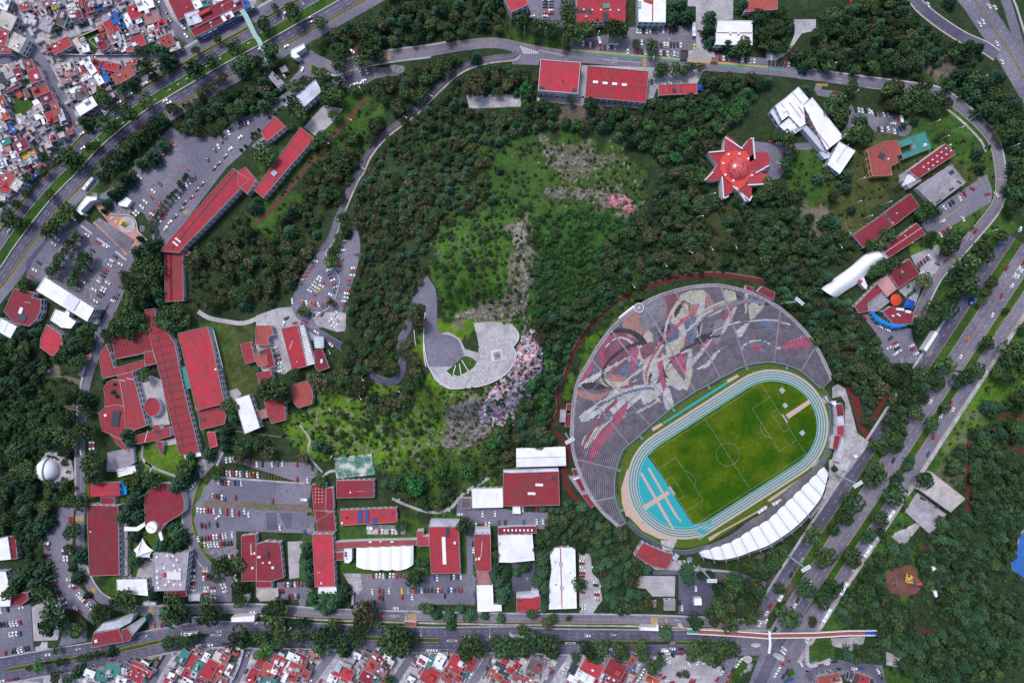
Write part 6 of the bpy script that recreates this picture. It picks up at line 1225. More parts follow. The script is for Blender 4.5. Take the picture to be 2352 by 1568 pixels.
def bridge():
 A=P('23:1600,1085 2351,1130 2420,1135')[:1];E=empty('footbridge',(0,0,0),'long white railed footbridge with red and blue deck crossing the right highway','footbridge')
 pts=P('23:1605,1085 1780,1095 2060,1110 2351,1132')+P('33:20,645 250,642 420,632 590,630')
 Wd=[W(*p,6) for p in pts]
 def seg(P2,w0,w1,z0,z1,name,m,c0=0,c1=None):
  v,f=[],[]
  a,b_=[],[]
  for i in range(len(P2)):
   p,q=P2[max(i-1,0)],P2[min(i+1,len(P2)-1)];d=Vector((q[0]-p[0],q[1]-p[1])).normalized();n=Vector((-d.y,d.x))
   for w in(w0,w1):v+=[(P2[i][0]+n.x*w,P2[i][1]+n.y*w,z0),(P2[i][0]+n.x*w,P2[i][1]+n.y*w,z1)]
  for i in range(len(P2)-1):
   k=4*i;f+=[(k,k+1,k+5,k+4),(k+2,k+6,k+7,k+3),(k+1,k+3,k+7,k+5),(k,k+4,k+6,k+2)]
  mk(name,v,f,m,E)
 mat('deck_red',(.30,.10,.08),.8,.2,.6,stripe=(0,.9,.3,.4));mat('deck_green',(.05,.22,.16),.8,.2,.6)
 seg(Wd,-1.6,1.6,5.6,6,'deck','deck_red');seg([W(*p,6.1) for p in P('23:1610,1085 1705,1092')],-1.6,1.6,6.02,6.06,'deck_end','deck_green')
 seg([W(*p,6.1) for p in P('33:510,630 600,632')],-1.6,1.6,6.02,6.06,'deck_end','tarp_blue')
 for s in(-1,1):seg(Wd,s*1.6,s*2.1,5.6,7.3,'railing','metal_white')
 for s in('23:1800,1095','23:2080,1112','23:2330,1130','33:130,645','33:280,640','33:440,632'):
  p=W(*P(s)[0],6);b=MB();b.box(p[:2],1,1,0,5.6);b.build('pier','concrete',E)
 seg([W(*p,7) for p in P('33:8,625 12,700 5,740')],-.8,.8,5.5,7.2,'stair','metal_white')
 E2=empty('footbridge',(0,0,0),'pale green footbridge crossing the upper left highway beside the dark blue walled store','footbridge')
 pts=[W(*p,7) for p in P('00:2220,90 2260,150 2351,340')+P('10:20,360 80,480 110,560')]
 mat('bridge_green',(.30,.44,.42),.6,.1,1);v,f=[],[]
 for i,p in enumerate(pts):
  q,r=pts[max(i-1,0)],pts[min(i+1,len(pts)-1)];d=Vector((r[0]-q[0],r[1]-q[1])).normalized();n=Vector((-d.y,d.x))
  for w in(-1.9,1.9):v+=[(p[0]+n.x*w,p[1]+n.y*w,6.6),(p[0]+n.x*w,p[1]+n.y*w,7.6)]
 for i in range(len(pts)-1):k=4*i;f+=[(k,k+1,k+5,k+4),(k+2,k+6,k+7,k+3),(k+1,k+3,k+7,k+5),(k,k+4,k+6,k+2)]
 mk('deck',v,f,'bridge_green',E2)
 for i in(0,2,3,5):b=MB();b.box(pts[i][:2],1,1,0,6.6);b.build('pier','concrete',E2)
 r0,r1=W(*P('00:2230,110')[0],6),W(*P('00:2060,190')[0],2);b=MB();d=Vector(r1)-Vector(r0);b.box(((r0[0]+r1[0])/2,(r0[1]+r1[1])/2),d.length,3.4,3.5,4.5,math.atan2(d.y,d.x));b.build('ramp','bridge_green',E2)
bridge()
def lampmast(base,top,h,label):
 """tall floodlight mast: base and top as seen in the photo"""
 p=W(*P(base)[0],0);E=empty('floodlight_mast',p,label,'floodlight');q=W(*P(top)[0],h)
 b=MB();b.tube((0,0,0),(q[0]-p[0],q[1]-p[1],h),.9,.45,8);b.build('mast','bridge_green',E)
 dx=Vector((q[0]-p[0],q[1]-p[1])).normalized() if math.hypot(q[0]-p[0],q[1]-p[1])>.1 else Vector((1,0));
 ang={0:0}.get(1,0) if 'yard' in label else math.radians(32) if 'forecourt' in label else math.radians(30)
 if 'upper right' in label:ang=math.radians(-40)
 for k in range(-3,4):
  for r in(-1,1):c=(q[0]-p[0]+math.cos(ang)*k*1.05-math.sin(ang)*r*.8,q[1]-p[1]+math.sin(ang)*k*1.05+math.cos(ang)*r*.8);b=MB();b.box(c,.85,.7,h-.2,h+.5,ang);b.build('lamp_head','metal_white',E)
 b=MB();b.box((q[0]-p[0],q[1]-p[1]),7.6,2.8,h-.4,h-.2,ang);b.build('lamp_rack','metal_grey',E)
lampmast('23:1712,490','23:1838,628',37,'tall floodlight mast with lamp rack over the dark yard below the stadium')
lampmast('32:620,1220','32:828,1310',36,'tall floodlight mast leaning over the highway beside the stadium forecourt')
lampmast('31:130,1218','31:290,1198',33,'tall floodlight mast at the upper right rim of the grandstand')
lampmast('33:95,218','33:200,295',36,'tall floodlight mast beside the covered stand and the highway median')
lampmast('22:490,840','22:532,910',38,'floodlight mast at the left rim of the grandstand')
# ================================================================ HOUSES
class _O(list):
 def __getitem__(s,i):
  return list.__getitem__(s,i) if i<len(s) else '%d%s '%(i+1,{1:'st',2:'nd',3:'rd'}.get((i+1)%10 if(i+1)%100 not in(11,12,13) else 0,'th'))
ORD=['','second ','third ','fourth ','fifth ','sixth ','seventh ','eighth ','ninth ','tenth ','eleventh ','twelfth ','13th ','14th ','15th ','16th ','17th ','18th ','19th ','20th ','21st ','22nd ','23rd ','24th ','25th ','26th ','27th ','28th ','29th ','30th '];ORD=_O(ORD)
def ordl(i,n,a,phrase,by='from the left'):
 """label for item i of n alike"""
 return '%s %s'%(a,phrase) if n==1 else('leftmost ' if i==0 and by=='from the left' else 'topmost ' if i==0 else ORD[i])+a+((' %s '%by) if i else ' ')+phrase
rh=random.Random(5)
def houses(tile,where,group,data):
 items=[q.split(',') for q in data.split()];by={}
 for it in items:by.setdefault(it[5][0],[]).append(it)
 for c,l in by.items():
  l.sort(key=lambda q:float(q[0]))
  for i,it in enumerate(l):
   x,y,w_,h_,a=[float(v) for v in it[:5]];ht=float(it[6]) if len(it)>6 else rh.choice([3.5,5.5,6,6.5])
   ca,sa=math.cos(math.radians(a)),math.sin(math.radians(a))
   big=w_*h_>22000
   poly=[(x+u*ca-v*sa,y+u*sa+v*ca) for u,v in((-w_/2,-h_/2),(w_/2,-h_/2),(w_/2,h_/2),(-w_/2,h_/2))]
   det=''
   nd=rh.randint(1,3) if w_*h_>3500 else rh.randint(0,1)
   for _ in range(nd):
    u,v=(rh.random()-.5)*w_*.6,(rh.random()-.5)*h_*.6;xx,yy=x+u*ca-v*sa,y+u*sa+v*ca
    k=rh.random()
    det+=('water_tank %s %d,%d,%d,%d;'%(rh.choice(['dark','dark','white','grey']),xx,yy,13,13) if k<.45 else 'stair_tower %s %d,%d,%d,%d,%d;'%(rh.choice(['wall','concrete','redroof']),xx,yy,w_*.28,h_*.3,a) if k<.7 else 'skylight %s %d,%d,%d,%d,%d;'%(rh.choice(['glass','white','grey']),xx,yy,24,16,a))
   t=tile+':'+' '.join('%.0f,%.0f'%p for p in poly)
   lb=ordl(i,len(l),'%s roofed %shouse'%(RCN[c],'large ' if False else ''),where)
   st={'L':(1.3,.4,.35,0)}.get(c) if rh.random()<.6 else None
   building('house',lb,t,ht,c,rh.choice(['wall_white','wall_grey','concrete','wall_grey']),'house',stripe=st,det=det,group=group,winlim=6,par=.35)
   LAND.pop()
houses('00','in the top left corner of town','houses in the top left corner of town','20,30,130,110,20,W 55,190,160,150,25,C,8 30,250,60,50,25,D 25,350,80,140,12,R 150,390,130,150,28,C,9 160,400,90,90,28,N,9.3 75,420,70,90,15,W 30,450,110,50,5,S 60,480,80,30,0,R')
houses('00','in the block north of the cross street','houses between the two upper left streets','225,60,100,70,-12,S 265,165,90,85,25,L 290,200,80,60,20,C 190,20,60,40,20,C 340,50,90,80,-20,G 395,110,60,60,-25,C 495,68,48,40,-10,Y,4 505,35,90,50,-25,B,3.5 430,30,90,60,-30,P 440,180,80,70,30,G 420,230,120,110,25,G 580,100,110,60,-30,C 565,165,100,150,20,N 560,30,90,60,-20,G 650,60,90,60,-20,C 680,110,120,40,-20,C 700,150,110,70,-20,D 640,200,60,30,-20,T,3 820,60,80,110,-15,D 720,50,80,70,-15,S 925,60,120,40,-22,B,4 830,130,110,40,-25,R,3.5 880,20,110,60,-20,G 760,20,70,80,-15,D 980,25,90,60,-18,C 1120,5,100,30,-18,D')
houses('00','in the long block above the cross street','houses in the long upper left block','1045,165,70,110,-22,B 1085,140,55,80,-22,B 1115,235,60,60,-20,B,4 1025,250,150,110,60,R 1030,320,120,60,62,S 1055,350,110,90,-25,L 930,390,90,150,-25,D,7 985,380,70,170,-25,N,6 1120,400,70,150,-22,W,5 785,445,70,70,-15,W,5 560,420,190,100,-28,R,6 480,450,110,50,-15,R,6 1230,110,110,130,-22,R,7 1180,210,60,100,-25,W 1150,150,60,50,-25,W 1270,180,60,70,-22,W 1330,35,160,110,-18,W,8 1385,150,140,130,-15,P 1475,210,110,70,-15,R,4 1265,380,130,110,-20,R,7 1320,310,50,50,-20,G 1390,300,70,90,-20,C 1230,270,90,80,-20,G 1390,260,60,60,-20,W 1300,260,70,60,-25,G 1450,310,60,90,-20,L 1380,360,60,60,-20,G 1550,330,100,50,-20,C 1530,380,130,110,-20,S,7 1600,430,110,70,-20,C 1490,300,60,60,-25,G 1450,400,80,60,-20,G 1180,400,50,60,-20,G 1190,460,70,40,0,S 1060,455,80,30,0,P 1170,340,60,60,-20,N')
houses('00','in the triangular block by the highway','houses in the triangular highway block','545,610,100,60,-12,C,4 605,588,34,30,-10,Y,4 620,610,60,80,-15,C 640,670,110,60,-15,P 600,720,100,80,-20,P 680,650,50,60,-20,S 545,660,60,70,-10,G 700,560,60,60,-15,G 780,560,40,110,60,W,7 830,620,130,70,55,W,7 800,710,110,40,-30,W 760,600,60,90,-15,R 880,580,90,70,20,D 1010,610,160,80,12,R,5 1130,690,200,110,-31,S,7 1210,580,110,50,-25,O,4 1000,690,60,60,-20,R 940,690,80,160,-27,B,6 905,720,60,120,-28,W 980,790,60,60,-28,L 850,760,70,100,-25,G 1240,640,60,50,-20,O 790,780,70,60,-20,G 850,830,80,60,-20,C 680,830,80,50,-30,W,3 750,860,100,100,-25,N 660,890,60,60,-20,G 790,975,190,100,-32,W,8 840,1030,110,50,-32,S,4 1020,880,60,50,-30,C 900,800,50,60,-20,C 720,750,120,30,-20,C')
houses('00','in the block left of the sloping street','houses in the block left of the sloping street','270,600,80,100,-20,S,7 320,690,110,130,-20,R,7 165,680,70,110,-20,D 115,810,180,30,-28,D,5 250,750,50,110,-22,C 370,830,150,90,-22,S,7 430,900,120,90,-22,D 330,940,60,50,-30,W 350,1000,90,80,-25,C 390,970,70,60,-20,G 510,1000,70,130,-20,S,7 460,1080,120,110,-20,R,6 560,1060,60,110,-22,L 360,1060,90,60,-30,W 290,1040,80,70,-30,G 405,1110,50,60,-20,W 580,1120,70,60,-20,C 440,1150,110,70,-25,G 300,1130,120,90,-30,G 340,1200,110,90,-25,G 510,1180,60,60,-20,N 560,1240,60,50,-20,C 480,1270,80,60,-15,S 400,1290,100,70,-25,G 635,1215,60,50,-25,S,3 280,1190,70,60,-30,C 440,1330,70,60,-20,C 210,1150,40,110,45,C,3 240,1130,40,60,45,R,3 350,1270,60,60,-30,N')
houses('00','at the left edge above the highway','houses at the left edge above the highway','20,930,60,110,-25,O,6 15,1010,60,110,-20,W,5 50,1060,70,80,-20,O 40,1110,90,60,-20,G 100,1190,80,60,30,B 155,1210,50,50,30,T,3 30,1170,70,70,-20,G 110,1230,70,60,-20,C 140,1280,100,90,-28,D 50,1300,90,60,-20,T 195,1340,130,100,-28,D,9 175,1335,40,40,-28,W,9.5 250,1400,130,90,-28,Y,6 60,1390,90,90,-20,P 130,1420,70,60,-20,W 70,1460,90,60,-25,L 150,1480,80,70,-20,G 20,1500,80,80,-20,W 110,1540,90,60,-20,C 200,1500,70,60,-20,G 260,1480,60,60,-20,L 310,1440,60,60,-20,G 250,1290,60,120,45,L 330,1500,90,50,-30,C 380,1530,90,40,-35,S,3 170,1420,40,60,-20,G')
houses('01','at the left edge beside the highway','houses at the left edge beside the highway','60,70,130,120,30,S,7 150,130,110,80,-55,C,9 210,50,110,60,-45,N,7 40,150,130,90,15,R,5 100,160,60,40,10,S,4 120,20,100,50,-20,P 20,20,60,60,0,G 20,250,60,50,0,C 140,80,60,50,-45,W')
houses('00','in the blue walled store compound','roofs of the store compound beside the highway','1670,50,190,230,-25,D,7 1775,165,140,120,-18,L,8 1800,40,100,90,-25,W,6 1890,20,90,80,-20,T,5 1960,110,420,110,-27,D,8 2140,60,190,110,-27,D,8 1900,240,300,80,-27,D,7 2090,150,110,60,-28,W,8 1930,40,80,50,-20,L 2250,30,60,110,-27,B,7 1860,300,70,50,-28,W,5 1920,275,40,50,-28,W,5 1965,250,40,50,-28,W,5 2290,60,90,60,-27,G 2010,20,90,50,-20,W')
def wallb(name,label,s,h,m,w=1.0):
 p=P(s);v,f=[],[];A,B_=offs(p,w/2),offs(p,-w/2)
 for a,b in zip(A,B_):v+=[W(*a,0),W(*a,h),W(*b,h),W(*b,0)]
 for i in range(len(p)-1):
  for q in range(4):f.append((4*i+q,4*i+4+q,4*i+4+(q+1)%4,4*i+(q+1)%4))
 n=len(p);f+=[(0,1,2,3),(4*n-1,4*n-2,4*n-3,4*n-4)]
 return tag(mk(name,v,f,m),label,'wall')
wallb('boundary_wall','deep blue boundary wall of the store compound facing the highway','00:1800,325 1860,355 2290,120',4,'wall_blue',2.5)
wallb('boundary_wall','pale boundary wall with red base around the left of the store compound','00:1560,20 1650,150 1740,270 1810,320',3,'wall_white',.8)
wallb('boundary_wall','long white wall on the upper side of the cross street','00:415,490 750,505 1300,500 1370,505',3,'wall_white',1)
wallb('boundary_wall','white wall above the long cypress garden','00:720,340 900,265 930,250',3,'wall_white',1.2)
wallb('garden_wall','white edging wall around the small teal pool garden','00:820,370 890,440 960,400 900,320 820,370',1,'wall_white',.8)
wallb('boundary_wall','salmon wall along the avenue in front of the lower left houses','03:720,1460 1000,1400 1500,1310 1360,1540',3,'roof_salmon' if 'roof_salmon' in MATS else 'wall_red',.8)
wallb('boundary_wall','white wall curving round the corner of the lower left block','03:1650,1290 1800,1260 2200,1240 2240,1260 2200,1400 2140,1540',3,'wall_white',.8)
wallb('boundary_wall','grey wall of the blocks along the avenue south side','13:170,1240 500,1255 560,1265',2.5,'wall_grey',.7)
wallb('boundary_wall','white and grey fence wall along the avenue beside the long white roofs','13:1520,1285 1780,1300',3,'wall_white',1.2)
houses('03','in the lower left triangular block','houses in the lower left triangular block','820,1480,100,70,20,W 930,1500,110,110,5,T,6 1030,1450,140,110,5,T,6 1000,1490,60,40,0,W 1170,1400,70,40,30,N 1260,1420,130,90,25,R 1320,1400,80,70,30,W 1250,1490,150,130,25,R 1130,1460,60,60,20,L 1110,1540,100,70,20,W 1350,1470,90,60,30,R 1220,1450,60,60,25,P 1160,1500,60,60,25,C 880,1560,80,50,10,C')
houses('03','in the second bottom block','houses in the second bottom block','1680,1330,80,130,30,T 1740,1370,110,170,28,R 1650,1450,60,80,28,C 1830,1290,90,60,20,D 1890,1330,60,90,25,W 1720,1480,110,90,28,R 1810,1420,80,110,28,T 1780,1490,60,60,28,L 1560,1530,90,110,28,R 1570,1500,60,60,25,W 1920,1440,120,180,28,R 2000,1340,100,110,28,C 2060,1340,80,80,28,S 1880,1500,90,110,25,R 1960,1500,90,110,28,S 2020,1440,70,110,28,R 2080,1280,70,60,15,P 2100,1440,50,100,28,W 2040,1540,90,60,25,S 1840,1550,90,50,28,D 2320,1500,90,150,28,R 1720,1550,100,50,28,W')
houses('13','in the third bottom block','houses in the third bottom block','60,1380,110,120,28,R 120,1450,140,130,28,S 210,1370,130,110,25,R 175,1440,60,90,25,W 50,1500,110,100,28,R 220,1440,90,110,25,R 140,1490,50,50,28,T,3 120,1550,130,60,20,T 340,1330,120,70,25,W 400,1350,120,110,25,D 370,1430,150,100,25,S 320,1500,130,90,25,R 450,1480,90,80,25,S 545,1310,100,90,5,P 290,1420,40,120,28,W 430,1390,70,60,25,D 270,1500,40,130,28,W 330,1450,90,60,25,P 230,1310,60,40,28,L')
houses('13','in the fourth bottom block','houses in the fourth bottom block','830,1360,150,120,28,G 920,1310,90,50,30,W 760,1410,60,110,28,L 770,1480,120,100,28,R 840,1480,110,110,25,R 700,1530,90,80,25,W 1010,1330,90,100,28,N 1090,1330,60,80,28,S 1140,1370,80,110,28,R 1060,1410,110,110,28,S 1190,1410,70,60,28,K 1210,1320,70,70,28,W 1150,1460,110,110,28,P 1020,1520,140,110,28,D 1030,1530,70,60,28,W 1100,1530,60,60,28,T 1230,1390,60,80,28,C 970,1380,60,60,20,G 1170,1560,60,60,20,S')
houses('13','in the fifth bottom block','houses in the fifth bottom block','1530,1360,90,90,28,W 1590,1380,60,120,28,T 1640,1440,140,110,28,W 1690,1350,90,110,28,W 1560,1330,80,50,0,G 1600,1500,160,160,28,R 1800,1400,60,90,28,K 1760,1420,60,110,28,L 1840,1390,140,160,28,R,7 1970,1390,100,140,28,R 1900,1430,60,60,28,S 1770,1510,110,110,28,S 1850,1520,80,70,28,R 1720,1300,90,30,0,G 1930,1470,70,60,28,T,2 1500,1410,60,60,25,G 1420,1540,70,70,28,W 1830,1310,110,30,5,P')
houses('13','in the sixth bottom block','houses in the sixth bottom block','2250,1450,150,100,28,K 2310,1370,110,60,28,R 2340,1400,60,80,28,C 2160,1490,60,120,28,O 2230,1510,90,60,28,O 2270,1550,120,50,28,R 2120,1540,60,60,28,C 2340,1450,70,60,28,R 2200,1440,60,60,28,W')
houses('23','in the seventh bottom block','houses in the seventh bottom block','215,1410,140,130,25,N,7 30,1410,70,110,25,R 110,1370,80,60,25,C 60,1530,110,60,25,S 150,1530,80,40,25,R 100,1460,60,40,25,G 290,1400,40,90,25,C')
houses('23','in the eighth bottom block','houses in the eighth bottom block','735,1430,200,130,28,R,7 580,1450,110,110,28,K 640,1490,110,90,28,W 700,1530,110,90,28,W 820,1490,60,90,28,L 950,1440,180,160,28,D,7 870,1510,70,70,28,K 1000,1510,100,130,28,D 560,1530,100,60,28,W 920,1540,110,80,28,D 1040,1400,70,60,20,T,2 1100,1370,60,110,30,S 1105,1430,50,70,30,B,3 1290,1540,130,70,25,O,6 800,1550,110,60,28,R')
houses('33','at the bottom edge under the curved street','houses at the bottom edge under the curved street','320,875,120,50,-12,S 275,890,50,40,-12,R 450,870,50,50,15,K 490,880,90,60,20,R 360,890,60,40,-10,C')
for k_,s_ in enumerate(('00:110,870 310,880 300,1060 150,1060','00:740,300 930,260 900,480 830,480','00:1270,200 1350,190 1370,260 1280,270','00:620,790 740,745 760,760 640,810','00:600,180 740,120 760,150 620,210','03:1380,1350 1470,1320 1400,1440 1350,1450','03:2100,1350 2190,1350 2140,1440 2080,1420','13:230,1270 350,1270 300,1350','13:1900,1440 1960,1450 1930,1500 1890,1480','23:90,1440 200,1480 260,1540 120,1470')):
 sheet('lawn',[P(s_)],'grass',.07+.004*k_)
def infill(name,label,polys,n,ang,seed):
 r=random.Random(seed);b=MB();cols=['concrete_old','concrete','wall_grey','dark_metal','roof_salmon','roof_grey_concrete','roof_brown','metal_grey','wall_cream','wall_white']
 for c in 'SGNR':roofmat(c)
 for poly in polys:
  p=P(poly);xs=[q[0] for q in p];ys=[q[1] for q in p];k=0;t=0
  while k<n and t<n*30:
   t+=1;x,y=r.uniform(min(xs),max(xs)),r.uniform(min(ys),max(ys))
   if masked(x,y) or not bool(inpoly(np.array([x]),np.array([y]),p)[0]):continue
   wx,wy,_=W(x,y,0);s1,s2=r.uniform(2,8),r.uniform(1.2,5);hh=r.choice([.3,.5,2.4,2.6,3])+r.uniform(0,.3)
   if not masked(x+4,y) and not masked(x-4,y):s1*=1.2
   b.box((wx,wy),s1,s2,0,hh,-math.radians(ang+r.choice([0,90])+r.uniform(-4,4)),r.choice([0,0,1,1,2,2,5,3,4,6,7,8,9]));k+=1
 o=b.build(name,cols);tag(o,label,'yard clutter',None,'stuff')
infill('yard_clutter','sheds, walls and patio clutter between the upper left houses',['00:180,0 1450,0 1560,300 1680,480 430,500 250,230','00:490,560 1300,580 1250,700 700,1020 560,760','00:0,560 240,560 660,1200 430,1480 330,1568 0,1568','00:0,0 60,0 250,450 0,500','01:0,0 250,0 180,200 0,300'],85,-25,3)
infill('yard_clutter','sheds, walls and patio clutter between the bottom row houses',['03:720,1470 1480,1330 1360,1568 800,1568','03:1660,1300 2200,1250 2080,1568 1480,1568','13:0,1330 560,1270 480,1568 0,1568','13:780,1300 1300,1300 1200,1568 640,1568','13:1480,1300 2050,1340 1900,1568 1380,1568','13:2180,1330 2351,1330 2351,1568 2080,1568','23:60,1360 420,1340 330,1568 0,1568','23:540,1400 1150,1340 1080,1568 480,1568'],45,28,4)
# ================================================================ CARS
CARC=dict(w=(.78,.79,.82),k=(.022,.024,.03),r=(.38,.012,.02),g=(.10,.105,.12),b=(.025,.09,.28),s=(.40,.42,.46),y=(.70,.70,.04),o=(.55,.17,.03))
CCN=dict(w='white',k='black',r='red',g='dark grey',b='blue',s='silver',y='yellow',o='orange')
CM={}
for c,v in CARC.items():
 m=mat('car_paint_'+CCN[c].replace(' ','_'),v,.28,.04,.5,spec=.6);CM[c]=m
mat('tyre',(.02,.02,.02),.9,.1,1)
def car_geo():
 """hatchback/saloon body: lofted cross-sections along x, 4.4 m long"""
 xs=[-2.2,-2.05,-1.5,-.9,.2,.95,1.6,2.1,2.22];hw=[.72,.84,.89,.9,.9,.89,.87,.78,.62];top=[.72,.92,.98,1.0,.98,.95,.9,.78,.6]
 v,f=[],[]
 for x,w_,t in zip(xs,hw,top):v+=[(x,-w_,.28),(x,-w_,.62),(x,-w_*.9,t),(x,w_*.9,t),(x,w_,.62),(x,w_,.28)]
 n=len(xs)
 for i in range(n-1):
  for j in range(6):f.append((6*i+j,6*i+(j+1)%6,6*(i+1)+(j+1)%6,6*(i+1)+j))
 f+=[tuple(range(5,-1,-1)),tuple(range(6*n-6,6*n))]
 k=len(v);v+=[(-1.15,-.58,1.47),(.15,-.6,1.5),(.15,.6,1.5),(-1.15,.58,1.47),(-1.15,-.58,1.40),(.15,-.6,1.43),(.15,.6,1.43),(-1.15,.58,1.40)]
 f+=[(k,k+1,k+2,k+3)]+[(k+i,k+4+i,k+4+(i+1)%4,k+(i+1)%4) for i in range(4)]
 gv=[(-1.85,-.76,.96),(.95,-.78,.94),(.95,.78,.94),(-1.85,.76,.96),(-1.15,-.58,1.42),(.15,-.6,1.44),(.15,.6,1.44),(-1.15,.58,1.42)]
 gf=[(0,1,5,4),(1,2,6,5),(2,3,7,6),(3,0,4,7)]
 return v,f,gv,gf
CV,CF,GV,GF=car_geo()
CMESH={}
for c in CARC:
 me=bpy.data.meshes.new('car_body_'+CCN[c]);me.from_pydata(CV,[],CF);me.materials.append(CM[c]);me.update();CMESH[c]=me
GME=bpy.data.meshes.new('car_windows');GME.from_pydata(GV,[],GF);GME.materials.append(MATS['window_glass']);GME.update()
wb=MB();wb.tube((0,-.11,0),(0,.11,0),.32,n=10);WME=bpy.data.meshes.new('car_wheel');WME.from_pydata(wb.v,[],wb.f);WME.materials.append(MATS['tyre']);WME.update()
ncar=[0];STUFFC=[]
def put_car(x,y,ang,c,label,group,name='parked_car',indiv=True,sx=1.0):
 z=tz(x,y)+(.2 if tz(x,y)>.05 else .1);wx,wy,wz=W(x,y,z);a=-math.radians(ang)
 if not indiv or ncar[0]>=300:STUFFC.append((wx,wy,wz,a,c,sx));return
 ncar[0]+=1
 o=bpy.data.objects.new(name,CMESH[c]);COL.objects.link(o);o.location=(wx,wy,wz);o.rotation_euler=(0,0,a);o.scale=(sx,sx**.5,sx);tag(o,label,'car',group)
 g=bpy.data.objects.new('windows',GME);COL.objects.link(g);g.parent=o
 for ix in(-1.35,1.35):
  for iy in(-.78,.78):t=bpy.data.objects.new('wheel',WME);COL.objects.link(t);t.parent=o;t.location=(ix,iy,.32)
rc=random.Random(9)
def row(ends,s,ang,where,indiv=True,name='parked_car'):
 p,q=P(ends);n=len(s);cnt={}
 for ch in s:cnt[ch]=cnt.get(ch,0)+1
 seen={};horiz=abs(q[0]-p[0])>=abs(q[1]-p[1]);rev=(q[0]<p[0]) if horiz else(q[1]<p[1])
 for i,ch in enumerate(s):
  if ch=='.':continue
  f=i/(n-1) if n>1 else 0;k=seen.get(ch,0);seen[ch]=k+1;kk=cnt[ch]-1-k if rev else k
  by='from the left' if horiz else 'from the top'
  first='leftmost ' if horiz else 'topmost '
  lb=('%s car %s'%(CCN[ch],where)) if cnt[ch]==1 else(first if kk==0 else ORD[kk])+CCN[ch]+' car'+(' '+by if kk else '')+' '+where
  flip=180 if rc.random()<.5 else 0
  put_car(p[0]+(q[0]-p[0])*f+rc.uniform(-.4,.4),p[1]+(q[1]-p[1])*f+rc.uniform(-.7,.7),ang+flip+rc.uniform(-2,2),ch,lb,'cars '+where,name,indiv,rc.uniform(.93,1.06))
def cars(tile,data,where,indiv=True,name='moving_car'):
 it=[q.split(',') for q in data.split()];by={}
 for q in it:by.setdefault(q[3],[]).append(q)
 for c,l in by.items():
  l.sort(key=lambda q:float(q[0]))
  for i,q in enumerate(l):
   p,=P('%s:%s,%s'%(tile,q[0],q[1]))
   lb='%s car %s'%(CCN[c],where) if len(l)==1 else('leftmost ' if i==0 else ORD[i])+CCN[c]+' car'+(' from the left' if i else '')+' '+where
   put_car(p[0],p[1],float(q[2]),c,lb,'cars '+where,name,indiv,1.05)
cars('00','765,1365,-35,w 1520,930,-33,w 1555,950,-33,w 1337,772,-35,w 1196,872,-33,w 1095,945,-35,w 980,990,-35,g 838,1107,-40,w 755,1233,-40,w 1130,1272,-38,g 1318,1155,-35,r 1060,1098,-35,w 1603,555,-25,s','driving on the upper left highway')
cars('00','130,115,65,w 862,523,3,w 1710,330,50,w 1690,250,60,w 1655,190,60,w 1560,187,50,g 1520,110,50,k 1585,65,55,w 1560,15,60,w 1455,10,60,w 1045,42,-15,w 684,1145,60,r 735,740,-30,w','in the streets of the upper left town')
cars('10','275,122,-30,w 503,165,-25,k 520,205,-20,r 280,430,-30,w 45,448,-30,w','on the highway near the green footbridge')
cars('10','428,645,-70,w 266,705,65,k 885,475,35,w','around the northern gate')
row('10:770,748 865,690','rgbr'[0:1]+'sbr',62,'in the upper row of the northern gravel lot');cars('10','965,670,70,b 1020,660,70,w 1072,640,75,g 1095,638,75,r 685,778,40,k 878,790,-30,w 915,775,-25,w 970,765,-25,w 990,745,-25,w','in the northern gravel lot',name='parked_car')
cars('01','88,557,-60,s 240,145,60,k 65,235,60,w 42,258,50,r 18,205,50,r','at the left edge beside the highway')
cars('32','1763,145,-60,w 1713,300,-60,w 1488,555,-62,w 1675,562,-60,r 1692,627,-60,w 1585,685,-60,w 1517,878,-62,r 1468,1032,-62,b 1148,1088,-62,k 980,1330,-62,r','on the right highway beside the park')
cars('31','2313,540,-70,w 2190,890,-65,r 2300,902,-60,w 2322,925,-60,w 2262,965,-60,w 2287,978,-60,w 2235,1060,-60,w 2345,840,-60,r 2142,1145,-65,r 2055,1330,-65,w 1900,1200,-60,s 1828,1540,-60,o 2092,222,50,w 1903,552,-55,r','on the upper part of the right highway')
cars('30','1465,48,60,w 2025,65,50,w 1940,228,55,w 1970,205,60,w 2098,405,60,w 2145,573,65,w 2080,75,50,w','at the top right corner roads')
cars('33','175,250,-60,s 145,290,-60,g 120,328,-60,k 218,372,-62,w 155,460,-65,k 138,490,-62,w 446,298,-62,w 388,375,-60,k 582,92,-60,r 12,492,-62,r 35,615,-60,k 205,672,-60,w','on the lower right highway by the bus lane')
cars('33','84,714,40,w 78,732,45,w 106,772,60,r 172,793,60,w 55,822,-60,w 37,852,-60,w 80,860,-60,k 100,833,-60,k 120,875,-20,b 95,885,-20,b 72,790,60,r','in the lower right junction')
cars('33','277,800,-10,g 307,792,-10,w 347,782,-10,k 262,848,-15,g 293,838,-12,w 328,829,-10,w 366,822,-8,k 452,817,5,w 485,818,5,b 577,832,60,w 592,862,60,k 545,870,60,g','along the curved street at the bottom right')
cars('23','2335,925,-55,w 2328,997,-50,w 2272,1028,-50,w 2097,1355,-45,w 2063,1403,-45,w 2035,1445,-45,k 1923,1472,-50,w 1883,1530,-55,r 2000,1500,-50,r 1970,1560,-50,r','near the junction at the bottom right')
